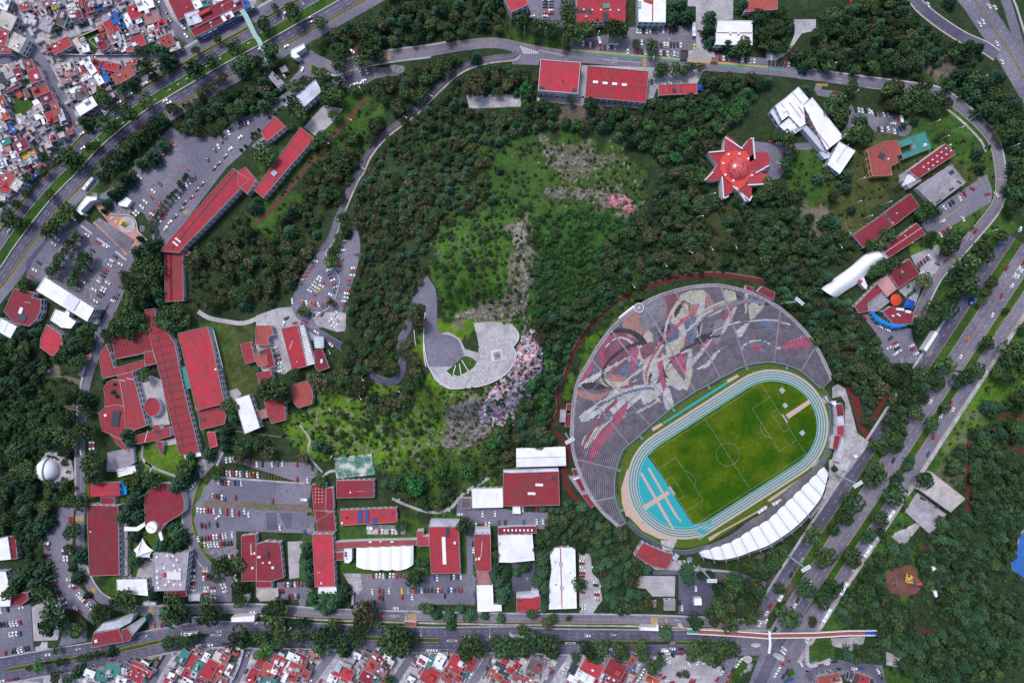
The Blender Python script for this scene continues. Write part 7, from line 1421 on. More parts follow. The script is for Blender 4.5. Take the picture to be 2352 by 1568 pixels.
cars('23','695,1128,2,w 930,1120,5,s 1110,1128,2,g 1280,1248,2,b 1405,1255,2,w 1475,1248,2,w 1550,1252,2,k 1370,1295,2,k 1427,1292,2,w 1495,1295,2,b 1550,1295,2,r 900,1250,2,w 1738,1170,10,w 1120,1288,10,w 60,1335,40,w 470,1458,-60,w 370,1463,-60,r 1560,875,88,w 1540,825,88,k 1687,697,88,w 2213,590,88,k','on the avenue left of the footbridge')
cars('23','1177,1503,-62,w 1145,1552,-60,w 1207,1453,-62,w 1150,1410,-50,w','parked in the street right of the school block',name='parked_car')
cars('13','1130,1250,2,w 1587,1262,2,w 1643,1262,2,w 1945,1138,2,w 1240,1085,2,w 423,1225,3,k 1467,1320,-65,r 1155,945,5,o 1285,875,3,w 1967,1500,-62,w 500,1555,-60,w 590,1550,-60,r 2345,1125,60,w','on the avenue below the campus')
cars('03','442,1303,-5,w 722,1250,-5,s 1042,1358,-5,k 2015,1088,0,s 1935,1212,2,w 1825,1222,-5,w 1755,1232,-10,g 2065,1205,2,k 708,1420,-10,r 20,1545,-10,w 95,1533,-8,r 152,1525,-8,k 2280,1300,-60,s 2265,1455,-60,k 2320,910,0,w 195,870,-5,w 75,888,80,k 15,898,80,w','on the avenue at the lower left')
cars('11','650,795,-65,w 337,1195,88,w 555,1480,35,w 452,1392,35,r 360,1397,-10,r 255,1410,-75,w 282,1353,-30,k 730,1315,-60,w 685,1378,-50,w','around the hillside parking loop')
cars('30','690,890,2,w 615,848,5,r 97,1320,5,w 25,1305,5,r 152,1435,70,k 770,1180,-50,s 710,1235,-45,w 100,1515,60,w 130,1500,60,s 755,25,88,r','beside the star building drive')
cars('12','690,28,50,w','on the narrow road behind the central cluster');cars('02','750,1012,88,w 435,262,20,w 845,925,5,w 845,955,5,r 845,982,-5,w 1845,1215,75,w 1780,1310,-40,w 1765,1345,-40,s','on the western campus road')
row('20:653,403 752,424','wrwk',90,'in the short row above the striped track, left end');row('20:818,440 947,436','rkwks',90,'in the row of five above the striped track')
row('20:1150,290 1327,292','wwkwwkg',90,'in the top row of the northern lot');row('20:1387,297 1510,270','wrrk'[0]+'.rrk',88,'at the right end of the top northern row');row('20:1370,418 1549,415','kwwkkkw',90,'in the middle row of the northern lot')
row('20:1160,475 1330,490','rk.w.wk'[0:2]+'wkwk',88,'in the tree shaded row beside the striped track');row('20:1365,487 1522,503','wkw.ws',90,'in the row left of the planter box');cars('20','1062,475,88,w 1672,430,88,y 1192,395,88,w','standing at the entrance of the northern lot',name='parked_car')
row('20:1907,533 2222,565','rwkkrkwksw',90,'in the row beneath the white two slope hall');row('30:12,580 187,598','kkkkrs',90,'at the right end of the striped track row')
row('20:300,10 303,68','bkk',0,'in the left file of the corner lot');row('20:358,10 360,125','sggwr',0,'in the right file of the corner lot');cars('20','305,125,0,r 303,152,0,w 488,208,0,s 185,155,-20,w','in the corner lot below the files',name='parked_car')
cars('20','1281,755,88,k 1308,765,88,s 1380,772,2,w 1443,768,2,w','beside the low narrow red shed',name='parked_car')
row('30:800,1010 925,1025','kwwkw',78,'in the upper left row of the eastern round lot');row('30:950,1040 1100,1065','.wkgws'[1:],72,'in the upper middle row of the eastern round lot');row('30:1158,1075 1217,1100','krw',75,'at the upper right end of the eastern round lot')
row('30:1015,1190 1100,1192','kwgw',80,'in the lower row of the eastern round lot');cars('30','1148,1138,2,w 1160,1210,75,w 1187,1208,75,b 1215,1185,55,k','in the middle of the eastern round lot',name='parked_car')
row('31:1617,345 1697,288','wskk',60,'in the slanted row beside the concrete deck');cars('31','1757,255,60,w 1803,215,60,r 1875,165,30,r 2015,215,-5,r 1600,465,-30,w 1787,443,60,w','scattered in the eastern slanted lot',name='parked_car');row('31:1582,590 1675,530','wrgrs',60,'in the lower row of the eastern slanted lot')
row('31:1383,865 1485,790','rbrgw',62,'in the row of the small concrete lot');cars('31','1550,742,62,w 1632,770,30,k 1555,855,30,g 1405,942,-30,w 1365,990,10,g 1030,1433,25,w 1097,1463,25,w 885,1350,40,r 1122,1537,-35,k','around the small concrete lot and patio',name='parked_car')
row('32:1110,55 1165,15','wr',-30,'at the top left of the lot behind the gate');row('32:1160,120 1205,85','ww',-30,'at the bottom of the lot behind the gate');cars('32','1172,40,-30,w 1185,65,-30,k 1315,38,-28,w 1328,68,-20,r 1355,112,-30,w','in the lot behind the striped gate',name='parked_car')
row('11:595,980 492,1103','wwwww'[0:1]+'wsws'+'w',30,'in the left file inside the hillside loop');row('11:620,1032 540,1138','rwysr',28,'in the right file inside the hillside loop')
row('11:548,832 405,1037','wgrgrsk'[0:7],5,'along the outer kerb of the hillside loop');row('11:670,912 728,1072','wkbwrs',-25,'along the right kerb of the hillside loop');row('11:707,1110 660,1205','bwkr',30,'along the lower right kerb of the hillside loop')
row('11:435,1210 645,1235','rworwwkr'[0:3]+'rwgr',70,'along the bottom kerb of the hillside loop');row('11:823,645 770,900','w.s.grw'[0:1]+'.w.grs',5,'on the left side of the hillside strip lot');row('11:900,893 885,958','wrw',5,'on the upper right of the hillside strip lot')
row('11:848,1095 803,1232','rwwwr',8,'on the lower right of the hillside strip lot');row('11:762,1350 705,1430','wsww',32,'in the lowest file of the hillside lot');row('11:497,1320 610,1318','kgwk',-55,'on the grey paving under the hillside loop');cars('11','928,770,10,k 862,1005,5,r 862,1040,5,g','by itself on the right of the hillside strip',name='parked_car')
row('12:183,58 233,268','wskrwww'[0:7],-15,'in the file inside the central cluster yard')
row('02:2055,1205 2332,1220','rwwrwwgwor',85,'in the second row of the big southern lot');row('02:2012,1292 2105,1300','wkrw',85,'in the third row of the big southern lot, left');row('02:2160,1295 2220,1298','kbw',85,'in the third row of the big southern lot, middle')
row('02:1957,1415 2070,1440','srkwb',85,'in the fourth row of the big southern lot');row('12:60,1125 245,1120','k.wgw'[0:1]+'.wgw',88,'in the top row of the big southern lot');cars('02','2165,1432,88,r 2055,1085,80,b 2082,1088,85,w 2118,1082,85,w 2145,1080,85,s 2212,1095,85,w 2300,1108,85,g 2328,1110,85,r','in the upper part of the big southern lot',name='parked_car')
cars('12','12,1125,88,w 377,1125,85,r 519,1160,80,k 380,1265,88,r 475,1270,88,w 18,1225,85,w 153,1465,88,r 448,1447,2,w','on the right side of the big southern lot',name='parked_car')
row('02:1820,1550 2030,1555','wwrrsw'[0:2]+'wrrw.w',85,'in the fifth row of the big southern lot');cars('02','2140,1555,88,w 2250,1555,88,w 2085,1553,88,r','right part of the fifth southern row',name='parked_car');cars('03','2140,12,88,w 2192,8,88,r 2287,18,88,w 1998,45,-40,w 1855,118,80,k 1887,125,75,r 1920,112,78,g 1997,110,75,k 2087,5,88,r','scattered in the lower southern lot',name='parked_car')
row('03:1825,245 2080,210','wkgrrwwrww',80,'in the sixth row of the big southern lot');row('03:1855,300 2125,280','kywwwwrkkk',78,'in the lowest full row of the southern lot');cars('03','2137,203,88,w','alone right of the sixth southern row',name='parked_car');row('03:2035,415 2135,400','gkkwr',82,'at the very bottom of the southern lot')
row('03:1762,405 1780,708','kggkwkwwrsw',3,'in the left column beside the domed grey roof');row('03:1885,505 1885,560','swr',3,'in the top right column by the curved road');row('03:1875,605 1990,590','wrkrw',80,'in the short row of the curved lot')
row('03:1898,690 1898,745','wwr',3,'in the lower left column of the curved lot');row('03:1955,690 1965,782','rwsw',3,'in the middle column of the curved lot');row('03:2045,655 2070,720','www',-12,'in the right column of the curved lot');cars('03','2118,540,50,r 2165,605,60,w 1300,5,0,w','on the small curved side road',name='parked_car')
row('13:1078,580 1360,578','rwwwkwwrgr',88,'in the upper row of the tent courtyard lot');row('13:1635,590 1665,600','bw',88,'left of the bush under the big red block');row('13:1790,590 1883,585','kwkw',88,'right of the bush under the big red block')
row('13:1463,715 1703,710','rbwkkkgwr',88,'in the middle row of the tent courtyard lot');row('13:1766,712 1886,710','bwbgr',88,'at the right of the middle courtyard row');cars('13','1072,727,88,w 1133,715,88,r 1165,725,88,g 1225,718,88,w 1135,775,88,r 1165,780,88,k 1343,718,88,y 1345,773,88,r 1400,715,88,s 1437,775,88,w 1735,762,88,k 2010,750,88,b 2000,485,88,b 1995,290,88,k 1997,345,88,w','scattered in the tent courtyard lot',name='parked_car')
row('13:268,660 420,655','rwkwrg',85,'in the row below the piped red roof');cars('13','232,708,5,r 237,730,5,k 308,772,88,k 332,770,88,r 388,767,88,k 502,727,5,w 500,775,5,k 222,137,88,w 448,185,88,b','in the small lot below the piped red roof',name='parked_car')
row('13:1133,170 1160,172','rw',88,'left in the row under the solar roof');row('13:1225,175 1315,180','gwwk',88,'right in the row under the solar roof');row('13:2020,120 2143,108','w.rww',88,'in the row right of the slanted glazed entrance');cars('13','1875,15,2,w 2083,15,88,w 2197,10,88,w 2230,95,88,g 2290,92,88,k','in the lane above the slanted entrance',name='parked_car')
row('23:643,380 645,585','kwwrwwrr',2,'in the left column beside the ridged white hall');row('23:650,645 650,730','rrwr',2,'in the middle left column beside the ridged white hall');row('23:650,853 650,880','ww',2,'at the foot of the ridged white hall');row('23:755,498 760,525','wk',2,'under the trees right of the ridged hall')
row('23:768,640 768,668','wk',2,'right column beside the ridged white hall');row('23:780,725 785,805','wrws',2,'lower right column beside the ridged white hall');cars('23','835,672,2,w 500,28,60,w 475,35,80,w 228,85,88,w 283,80,88,w 315,85,88,g 108,95,88,b 440,220,80,k','among the trees above the ridged white hall',name='parked_car')
row('22:98,1540 290,1540','wk..rgk',88,'at the lower side of the big red roof by the stadium')
row('23:1422,1358 1450,1356','ww',88,'upper left of the bottom right concrete lot');row('23:1762,1368 1793,1362','ww',88,'upper right of the bottom right concrete lot');row('23:1355,1495 1470,1555','rrwr',-25,'lower left of the bottom right concrete lot');cars('23','1628,1390,60,w 1700,1370,88,w 1572,1428,2,w 1640,1548,-60,r 1670,1550,-60,r 1940,1420,75,k','middle of the bottom right concrete lot',name='parked_car')
row('01:1355,405 1380,425','r',30,'x') if False else None
cars('01','1410,187,45,w 1388,245,40,r 1337,283,45,w 1305,332,45,w 1262,377,40,w 1240,398,45,w 1470,120,45,k 1285,60,45,w 1378,418,30,r 1398,400,30,w 1418,372,25,r 1460,325,30,r 1478,295,40,r','in the middle of the western lot',name='parked_car')
row('01:1787,60 1745,105','kgw'[0:3],68,'top of the hedge row on the western avenue');row('01:1720,135 1675,188','wbg',68,'middle of the hedge row on the western avenue');cars('01','1640,235,65,w 1612,265,65,s 1520,385,65,r 1495,418,65,r 1470,450,65,w 1448,470,65,g 1447,545,65,k','lower part of the hedge row',name='parked_car')
cars('01','1860,122,-50,b 1813,173,-40,g 1760,243,-35,r 1700,295,-45,k 1670,353,-40,b 1612,420,-50,b 1562,477,-50,w 1523,532,-55,w','driving beside the long diagonal red roof')
row('00:2183,1145 2285,1128','wkkw',70,'at the top of the kerb row by the north west wood');row('00:2138,1178 1910,1465','kwkk.kk'[0:3]+'kwk.k',70,'along the kerb row by the north west wood');cars('00','2208,1265,-40,w 2118,1373,-45,w 2070,1437,-50,g 2012,1502,-40,g 1970,1548,-50,k 1510,1422,-40,r 1718,1555,40,r','in the middle of the upper west lot',name='parked_car')
cars('01','527,625,40,w 498,672,40,w 360,847,30,k 322,912,30,w 287,967,30,r 680,440,45,w 803,590,35,w 895,658,30,r 970,692,30,w 850,733,30,k 657,805,30,g 830,912,30,k 765,1015,35,w 727,1055,30,r 712,1077,30,w 450,970,20,s','in the lower west lots',name='parked_car')
row('01:1060,792 1010,865','kww',30,'top of the pavement row in the lower west lot');row('01:978,913 915,1015','rgksw'[0:1]+'kksw',28,'middle of the pavement row in the lower west lot');cars('01','1108,857,30,w 993,1028,35,w 958,1078,30,w 945,1103,30,w 935,1125,30,k 867,1090,30,w 913,1150,30,k 882,1197,35,w','low in the pavement row of the lower west lot',name='parked_car');row('01:1128,1043 1045,1195','rk.gkw',20,'right edge row of the lower west lot')
row('03:430,275 445,390','wgr.k',2,'top of the kerb column by the west wood');row('03:450,505 560,790','wgrbwrkgkrsw'[0:10]+'w',5,'in the long kerb column by the tiled yard');row('03:592,345 607,435','wkww',2,'at the lay-by opposite the kerb column');row('03:720,745 845,875','wwwwrwsw'[0:8],-45,'in the slanted row by the curved lower road');cars('03','655,50,0,r 655,78,0,r 480,28,-10,s 468,55,-10,w 458,82,-10,w 607,200,0,b 633,617,20,w 658,670,-10,w 690,690,-15,r 585,810,-40,k 600,835,-40,w 695,877,45,w 733,910,45,r 680,1040,85,w 510,1010,0,w','on the sloping western side road',name='parked_car')
row('03:10,1030 190,1010','kkgwwwr',75,'in the upper row at the left edge lot');row('03:55,1285 262,1245','r.ggwkwgg'[0:1]+'.gkwwgk',80,'in the lower row at the left edge lot');row('03:95,1120 190,1110','www.b'[0:3]+'b',80,'in the middle row at the left edge lot')
row('03:1485,1030 1570,1025','rbbg',80,'left of the trees under the lower campus road');row('03:1625,1010 1685,990','rwk',75,'beneath the trees under the lower campus road');row('03:1747,985 1832,970','kwwk'[0:2]+'ww',80,'right of the trees under the lower campus road');cars('03','1418,1035,85,o','by the angled wing on the avenue',name='parked_car')
def bus(x,y,ang,L,c,label,cat='bus',name='bus'):
 p=W(x,y,.1);E=empty(name,p,label,cat,None,-math.radians(ang));m={'w':'metal_white','b':'tarp_blue','s':'metal_grey','r':'wall_red'}[c]
 b=MB();Wd=2.5 if cat=='bus' else 2.1;hh=3.1 if cat=='bus' else 2.3
 b.prism([(-L/2,-Wd/2+.15),(-L/2+.15,-Wd/2),(L/2-.3,-Wd/2),(L/2,-Wd/2+.3),(L/2,Wd/2-.3),(L/2-.3,Wd/2),(-L/2+.15,Wd/2),(-L/2,Wd/2-.15)],.35,hh);b.build('body',m,E)
 for s in(-1,1):b=MB();b.box((0,s*Wd/2),L*.86,.06,hh*.5,hh*.82);b.build('side_window','window_glass',E)
 b=MB();b.box((L/2,0),.06,Wd*.8,hh*.42,hh*.85);b.build('windscreen','window_glass',E)
 for k in range(2 if L>7 else 1):b=MB();b.box((-L*.25+k*L*.45,0),1.4,1.2,hh,hh+.25);b.build('roof_vent','metal_grey',E)
 for ix in(-L*.3,L*.32):
  for iy in(-Wd/2+.1,Wd/2-.1):b=MB();b.tube((ix,iy-.15,.45),(ix,iy+.15,.45),.45,n=10);b.build('wheel','tyre',E)
def bt(t,ang,L,c,label,cat='bus',name='bus'):p,=P(t);bus(p[0],p[1],ang,L,c,label,cat,name)
bt('01:338,70',-50,9,'b','deep blue bus beside the highway at the left edge');bt('01:828,125',-52,12,'w','white bus on the side lane above the western gate');bt('20:1663,285',88,11,'w','white bus standing in the northern lot beside the plaza')
bt('33:516,198',-58,11,'w','topmost of the white buses at the park side bus lane');bt('33:390,395',-60,11,'w','middle one of the white buses at the park side bus lane');bt('33:301,533',-60,12,'w','lowest of the white buses at the park side bus lane');bt('33:632,15',-55,11,'w','white bus at the top of the park side bus lane');bt('33:65,430',-62,10,'w','white bus on the left lane near the highway junction')
bt('03:1767,1102',-3,11,'w','white roofed red bus on the lower left avenue');bt('23:55,1132',2,9,'w','white bus on the avenue below the white skylights building');bt('31:1860,1200',-58,6,'b','blue truck on the right highway service lane','truck','truck');bt('03:430,277',2,6.2,'w','long white van at the top of the kerb column by the west wood','van','van')
bt('20:800,382',75,5.5,'w','white pickup van by the tiny shed north of the striped track','van','van');bt('00:965,1035',-140,6,'w','white truck under the trees beside the upper left highway','truck','truck');bt('22:2290,1540',-35,8,'w','white van parked on the verge between the track and covered stand','van','van');bt('32:75,1470',-28,8,'w','white box truck beside the moat at the covered stand','truck','truck')
bt('30:1216,1100',80,5.8,'w','white van at the right end of the eastern round lot','van','van');bt('13:1050,138',3,5,'w','white van alone left of the solar roof car row','van','van');bt('12:448,1447',3,5,'w','white van at the corner of the big southern lot','van','van');bt('32:1690,340',-60,9,'s','grey articulated lorry on the right highway','truck','truck')
bt('23:1400,1258',2,5.6,'w','white van in the avenue queue left of the footbridge','van','van');bt('13:1045,138',2,5,'w','x') if False else None
def flush_cars():
 if not STUFFC:return
 v,f,mi=[],[],[];order=list(CARC);mats=[CM[c] for c in order]+['window_glass','tyre']
 for x,y,z,a,c,s in STUFFC:
  ca,sa=math.cos(a)*s,math.sin(a)*s
  for VV_,FF_,m in((CV,CF,order.index(c)),(GV,GF,len(order))):
   k=len(v);v+=[(x+p[0]*ca-p[1]*sa,y+p[0]*sa+p[1]*ca,z+p[2]) for p in VV_];f+=[tuple(k+i for i in q) for q in FF_];mi+=[m]*len(FF_)
 o=mk('parked_cars',v,f,mats,None,mi);tag(o,'the remaining cars of many colours parked in rows across the campus lots','cars',None,'stuff')
flush_cars()
print('cars',ncar[0],'stuff',len(STUFFC))
flush_marks()
build_ground()
# ================================================================ TREES
def leafmat(name,c,c2):
 m=bpy.data.materials.new(name);MATS[name]=m;m.use_nodes=True;n=m.node_tree.nodes;L=m.node_tree.links;b=n['Principled BSDF']
 b.inputs['Roughness'].default_value=.8;b.inputs['Specular IOR Level'].default_value=.2
 g=n.new('ShaderNodeNewGeometry');oi=n.new('ShaderNodeObjectInfo')
 mx=n.new('ShaderNodeMix');mx.data_type='RGBA';mx.inputs['A'].default_value=(*c,1);mx.inputs['B'].default_value=(*c2,1);L.new(oi.outputs['Random'],mx.inputs['Factor'])
 mr=n.new('ShaderNodeMapRange');L.new(g.outputs['Random Per Island'],mr.inputs['Value']);mr.inputs['To Min'].default_value=.5;mr.inputs['To Max'].default_value=1.65
 m2=n.new('ShaderNodeMath');m2.operation='MULTIPLY_ADD';L.new(oi.outputs['Random'],m2.inputs[0]);m2.inputs[1].default_value=37;m2.inputs[2].default_value=0
 m3=n.new('ShaderNodeMath');m3.operation='FRACT';L.new(m2.outputs[0],m3.inputs[0])
 m4=n.new('ShaderNodeMapRange');L.new(m3.outputs[0],m4.inputs['Value']);m4.inputs['To Min'].default_value=.58;m4.inputs['To Max'].default_value=1.5
 m5=n.new('ShaderNodeMath');m5.operation='MULTIPLY';L.new(mr.outputs[0],m5.inputs[0]);L.new(m4.outputs[0],m5.inputs[1])
 vm=n.new('ShaderNodeVectorMath');vm.operation='SCALE';L.new(mx.outputs['Result'],vm.inputs[0]);L.new(m5.outputs[0],vm.inputs['Scale']);L.new(vm.outputs[0],b.inputs['Base Color'])
 return m
SPEC=[('conifer',(.023,.062,.034),(.038,.082,.040),'dark green conifer'),('conifer',(.040,.088,.050),(.054,.100,.046),'blue green conifer'),('broad',(.023,.060,.024),(.052,.088,.030),'dark green broadleaf tree'),('broad',(.056,.080,.032),(.080,.078,.042),'olive brown tree'),('broad',(.022,.105,.034),(.050,.12,.03),'bright green tree'),('bare',(.085,.075,.080),(.095,.062,.055),'greyish half bare tree')]
def crown(kind,seed,m):
 r=np.random.RandomState(seed);v,f=[],[]
 def leaf(c,nrm,s,t=None,el=1.0):
  nrm=nrm/np.linalg.norm(nrm);t=r.randn(3) if t is None else t;t=t-nrm*np.dot(t,nrm);t/=np.linalg.norm(t)+1e-9;b=np.cross(nrm,t)
  k=len(v);
  for a,q in((-1,-.5),(.1,-1),(1,.3),(-.1,1)):v.append(tuple(c+t*s*el*a*.5+b*s*q*.5))
  f.append((k,k+1,k+2,k+3))
 if kind=='conifer':
  for lay in range(7):
   z=.55+lay*.27;R=(1.05-lay*.135)*(1 if lay<6 else .6);nb=11-lay
   for i in range(nb):
    a=6.283*(i/nb)+r.uniform(-.25,.25)+lay;Rr=R*r.uniform(.7,1.12);d=np.array((math.cos(a),math.sin(a),-.22))
    p=np.array((-math.sin(a),math.cos(a),0))
    for t in np.arange(.2,1.01,.2):
     for s in(-1,1):leaf(np.array((0,0,z))+d*Rr*t+p*s*.085*(1.3-t),np.array((p[0]*s*.5,p[1]*s*.5,1.))+r.randn(3)*.25,.26*(1.25-.5*t),d+p*s*.5,1.5)
 else:
  nl=11 if kind=='broad' else 8;ls=[(np.array((0,0,1.55)),.5)]
  for i in range(nl):a=6.283*i/nl*2.4;q=.28+.42*((i*.618)%1)*1.1;ls.append((np.array((q*math.cos(a),q*math.sin(a),1.2+.55*(1-q)+r.uniform(-.2,.25))),r.uniform(.27,.42)))
  for c,R in ls:
   for i in range(46 if kind=='broad' else 22):
    d=r.randn(3);d[2]=abs(d[2])*.9-.25;d/=np.linalg.norm(d);R2=R*r.uniform(.75,1.12)
    leaf(c+d*R2*np.array((1,1,.85)),d+r.randn(3)*.45,r.uniform(.13,.24) if kind=='broad' else r.uniform(.07,.13),None,1.1 if kind=='broad' else 2.2)
  if kind=='bare':
   for i in range(26):
    a=r.uniform(0,6.28);e=np.array((math.cos(a)*.85,math.sin(a)*.85,r.uniform(1.,1.8)));s=np.array((0,0,.8));w_=np.array((-math.sin(a),math.cos(a),0))*.025;k=len(v);v.extend([tuple(s-w_),tuple(s+w_),tuple(e)]);f.append((k,k+1,k+2))
 me=bpy.data.meshes.new('crown_'+kind);me.from_pydata(v,[],f);me.materials.append(m);me.update();return me
CR=[]
for i,(k,c1,c2,_) in enumerate(SPEC):
 m=leafmat('foliage_%d'%i,c1,c2);CR.append([crown(k,50+i*5+j,m) for j in range(3)])
tb=MB();tb.tube((0,0,0),(0,0,.8),.09,.06,7);tb.tube((0,0,.8),(.1,0,1.7),.06,.02,5)
for a in range(4):tb.tube((0,0,.75),(.5*math.cos(a*1.6+.4),.5*math.sin(a*1.6+.4),1.3),.035,.012,4)
TME=bpy.data.meshes.new('tree_trunk');TME.from_pydata(tb.v,[],tb.f);TME.materials.append(MATS['trunk']);TME.update()
rt=random.Random(21);ntree=[0];PROTO={};TREES=[]
def tree(x,y,r,sp,label,group):
 z=tz(x,y);wx,wy,_=W(x,y,z+r*S*1.4);R=r*S;ntree[0]+=1
 E=empty('conifer' if SPEC[sp][0]=='conifer' else 'broadleaf_tree',(wx,wy,z-.2),label,'tree',group,rt.uniform(0,6.28));j=rt.randrange(3)
 E.scale=(R*rt.uniform(.92,1.08),R*rt.uniform(.92,1.08),R*rt.uniform(.85,1.1)*(1 if r>12 else 1.25))
 t=bpy.data.objects.new('trunk',TME);COL.objects.link(t);t.parent=E
 c=bpy.data.objects.new('crown',CR[sp][j]);COL.objects.link(c);c.parent=E;PROTO.setdefault((sp,j),c);TREES.append((x,y))
def trees(where,group,data):
 """explicit trees: 'tile:x,y,radius,species x,y,...' several tiles separated by |"""
 L=[]
 for blk in data.split('|'):
  t,b=blk.split(':');sc=.4375 if t=='33' else 1 if t=='F' else .25
  for q in b.split():
   x,y,r,s=[float(k) for k in q.split(',')];p,=P('%s:%s,%s'%(t,x,y));L.append((p[0],p[1],r*sc,int(s)))
 by={}
 for q in L:by.setdefault(q[3],[]).append(q)
 hz=max(q[0] for q in L)-min(q[0] for q in L)>.8*(max(q[1] for q in L)-min(q[1] for q in L))
 for s,l in by.items():
  l.sort(key=lambda q:q[0 if hz else 1]);n=len(l);nm=SPEC[s][3];kc=min(5,(n+9)//10);sz=-(-n//kc)
  ch=[[''],['left half','right half'],['left part','middle part','right part'],['far left','centre left','centre right','far right'],['far left','left','middle','right','far right']][kc-1]
  if not hz:ch=[c.replace('far left','top').replace('centre left','upper middle').replace('centre right','lower middle').replace('far right','bottom').replace('left','upper').replace('right','lower') for c in ch]
  for i,q in enumerate(l):
   j,c=i%sz,ch[min(i//sz,kc-1)]
   tree(q[0],q[1],q[2]*(1.25 if 'medians' in where else 1.08),s,'%s%s %s%s'%('' if n==1 else 'first ' if j==0 else ORD[j],nm,where,', counted from the %s'%('left' if hz else 'top') if kc==1 and n>1 else ', %s group'%c if c else ''),group)
trees('along the upper left highway','trees along the upper left highway','00:2145,430,78,2 1935,560,70,2 1790,635,98,2 1340,940,82,2 1190,1050,85,2 960,1120,105,2 830,1350,48,2 1800,465,42,2 2000,360,40,2 1470,475,85,0 1510,540,85,0 1350,620,95,2 1410,710,50,2 1195,765,55,0 1110,830,58,2 930,885,72,2 985,925,60,2 760,1110,75,0 600,1440,105,2 700,1480,90,2 405,1440,58,2 1520,660,40,2 900,1340,35,2 530,1180,50,0 240,740,50,2 500,275,30,2 1290,470,55,2 2260,560,75,2 1380,450,45,2|10:75,230,75,2 345,115,85,2 175,75,38,2 130,470,80,2 150,550,60,2 20,570,60,2 600,215,65,2|01:445,220,55,2 245,215,38,2 150,310,50,2 80,420,70,2 180,470,50,2 250,480,45,2 30,320,35,2 90,480,70,2 240,60,60,2 400,10,50,2 610,350,75,2 560,430,70,2 500,500,70,2 440,560,75,2')
trees('in the west parking lot hedges','trees in the west lot rows','00:1480,1330,60,0 1380,1440,75,0 1280,1500,60,0 1340,1230,80,2 1230,1290,75,2 1130,1370,75,2 1040,1430,70,2 980,1510,70,2 1430,1150,80,2 1480,1100,60,2|01:900,30,60,0 1140,70,80,0 1080,160,55,0 1030,220,60,0 960,300,50,0 700,600,55,2 650,680,55,2 600,740,40,2 540,810,65,2 520,880,60,2 470,930,55,2 790,800,65,2 740,860,65,2 700,930,60,2 650,1020,55,2 680,980,45,2 950,370,25,0 1280,620,32,0|01:1620,190,26,3 1590,220,26,2 1560,250,26,2 1530,290,26,2 1500,330,26,3 1470,370,26,2 1450,400,26,3 1430,430,26,2 1400,470,26,3 1395,510,24,2 1410,560,26,2 1660,140,26,3 1650,110,26,2 1700,80,26,3 1720,50,26,2')
trees('beside the long diagonal red building','trees round the diagonal building','01:1400,700,95,0 1260,740,75,0 1390,800,90,2 1300,860,85,2 1150,960,55,2 1270,950,85,2 1420,900,85,2 1190,1040,70,2 1370,1010,85,2 1290,1110,95,2 1440,1120,70,0 1330,1220,65,0 1460,1200,60,0 1190,1190,80,2 1180,1290,80,2 1110,1370,80,2 1060,1450,80,2 1210,1380,80,2 1290,1350,70,2 1200,1480,75,2 1310,1440,65,2 990,1500,70,2 1520,1330,85,2 1620,1290,80,2 1560,1430,80,0 1480,1380,70,2 1700,1370,60,2')
trees('around the white halls north east','trees round the white halls','30:880,1100,60,0 840,1200,75,2 760,1240,75,2 900,1270,75,2 690,960,70,2 620,920,80,2 680,1060,85,2 640,1120,60,2 580,1010,80,2 770,790,70,2 180,1280,85,2 100,1250,60,2 350,810,60,0 330,870,50,0 1260,1150,25,0 230,1400,60,2 160,1500,70,2 1440,790,60,2 1340,850,75,2 1200,800,80,3 1100,820,75,2 1560,900,75,2 1640,950,70,3 1450,900,70,2 1250,930,80,2 1130,960,60,3 1390,970,60,2 1850,450,70,2 1940,440,60,0 2100,690,70,0 2000,760,80,0 1900,700,60,0 1840,830,60,0 2160,720,45,0 1870,590,60,0|31:260,230,75,2 740,30,60,0 740,160,50,0 480,60,60,0 780,360,40,0 880,390,25,2 600,220,60,3 1040,590,0,2'.replace(' 1040,590,0,2',''))
trees('beside the eastern red roofs','trees beside the eastern buildings','31:1110,580,70,2 1040,660,75,2 950,690,65,2 1480,350,75,2 1540,380,60,2 1400,400,60,2 1500,610,55,2 1690,650,105,2 1630,740,60,2 1430,1010,80,3 1100,870,80,2 1180,830,60,2 1020,900,70,2 960,930,60,2 1290,1060,14,2 1320,1120,16,2 1290,1145,18,2 1345,1100,14,2 1220,1145,18,2 1850,840,110,2 1780,930,110,2 1830,1020,100,2 1880,1100,70,2 1750,1090,80,2 1960,740,110,2 1560,1240,90,2 1650,1290,85,2 1700,1200,50,2 1500,1350,70,2 1410,1420,90,2 2140,600,65,2 2010,600,25,0 2050,1020,60,2 2000,1110,50,2 1960,1200,50,2|30:1450,1000,40,2 1750,700,40,2 1980,1000,50,2 2060,1100,50,2 2130,1200,60,2 2160,1290,50,2 1950,900,50,2')
trees('in the medians of the right highway','trees in the right highway medians','32:2010,20,60,2 1640,220,80,2 1900,270,70,2 1800,340,80,2 1560,380,60,2 1510,760,70,2 1630,600,50,2 1330,1100,42,0 1300,1150,38,0 1215,1260,45,0 1190,1290,40,0 980,1220,100,2 1160,1400,100,2 770,1490,90,2 620,1170,26,0 1430,1260,70,2|33:405,30,40,2 350,90,30,2 240,120,45,2 300,240,50,2 440,230,50,2 530,120,35,2 195,400,45,2 60,400,30,2 340,400,45,2 290,450,45,2 110,550,55,2 235,570,26,2 590,30,40,2 610,118,24,0 30,280,35,2 20,190,20,2')
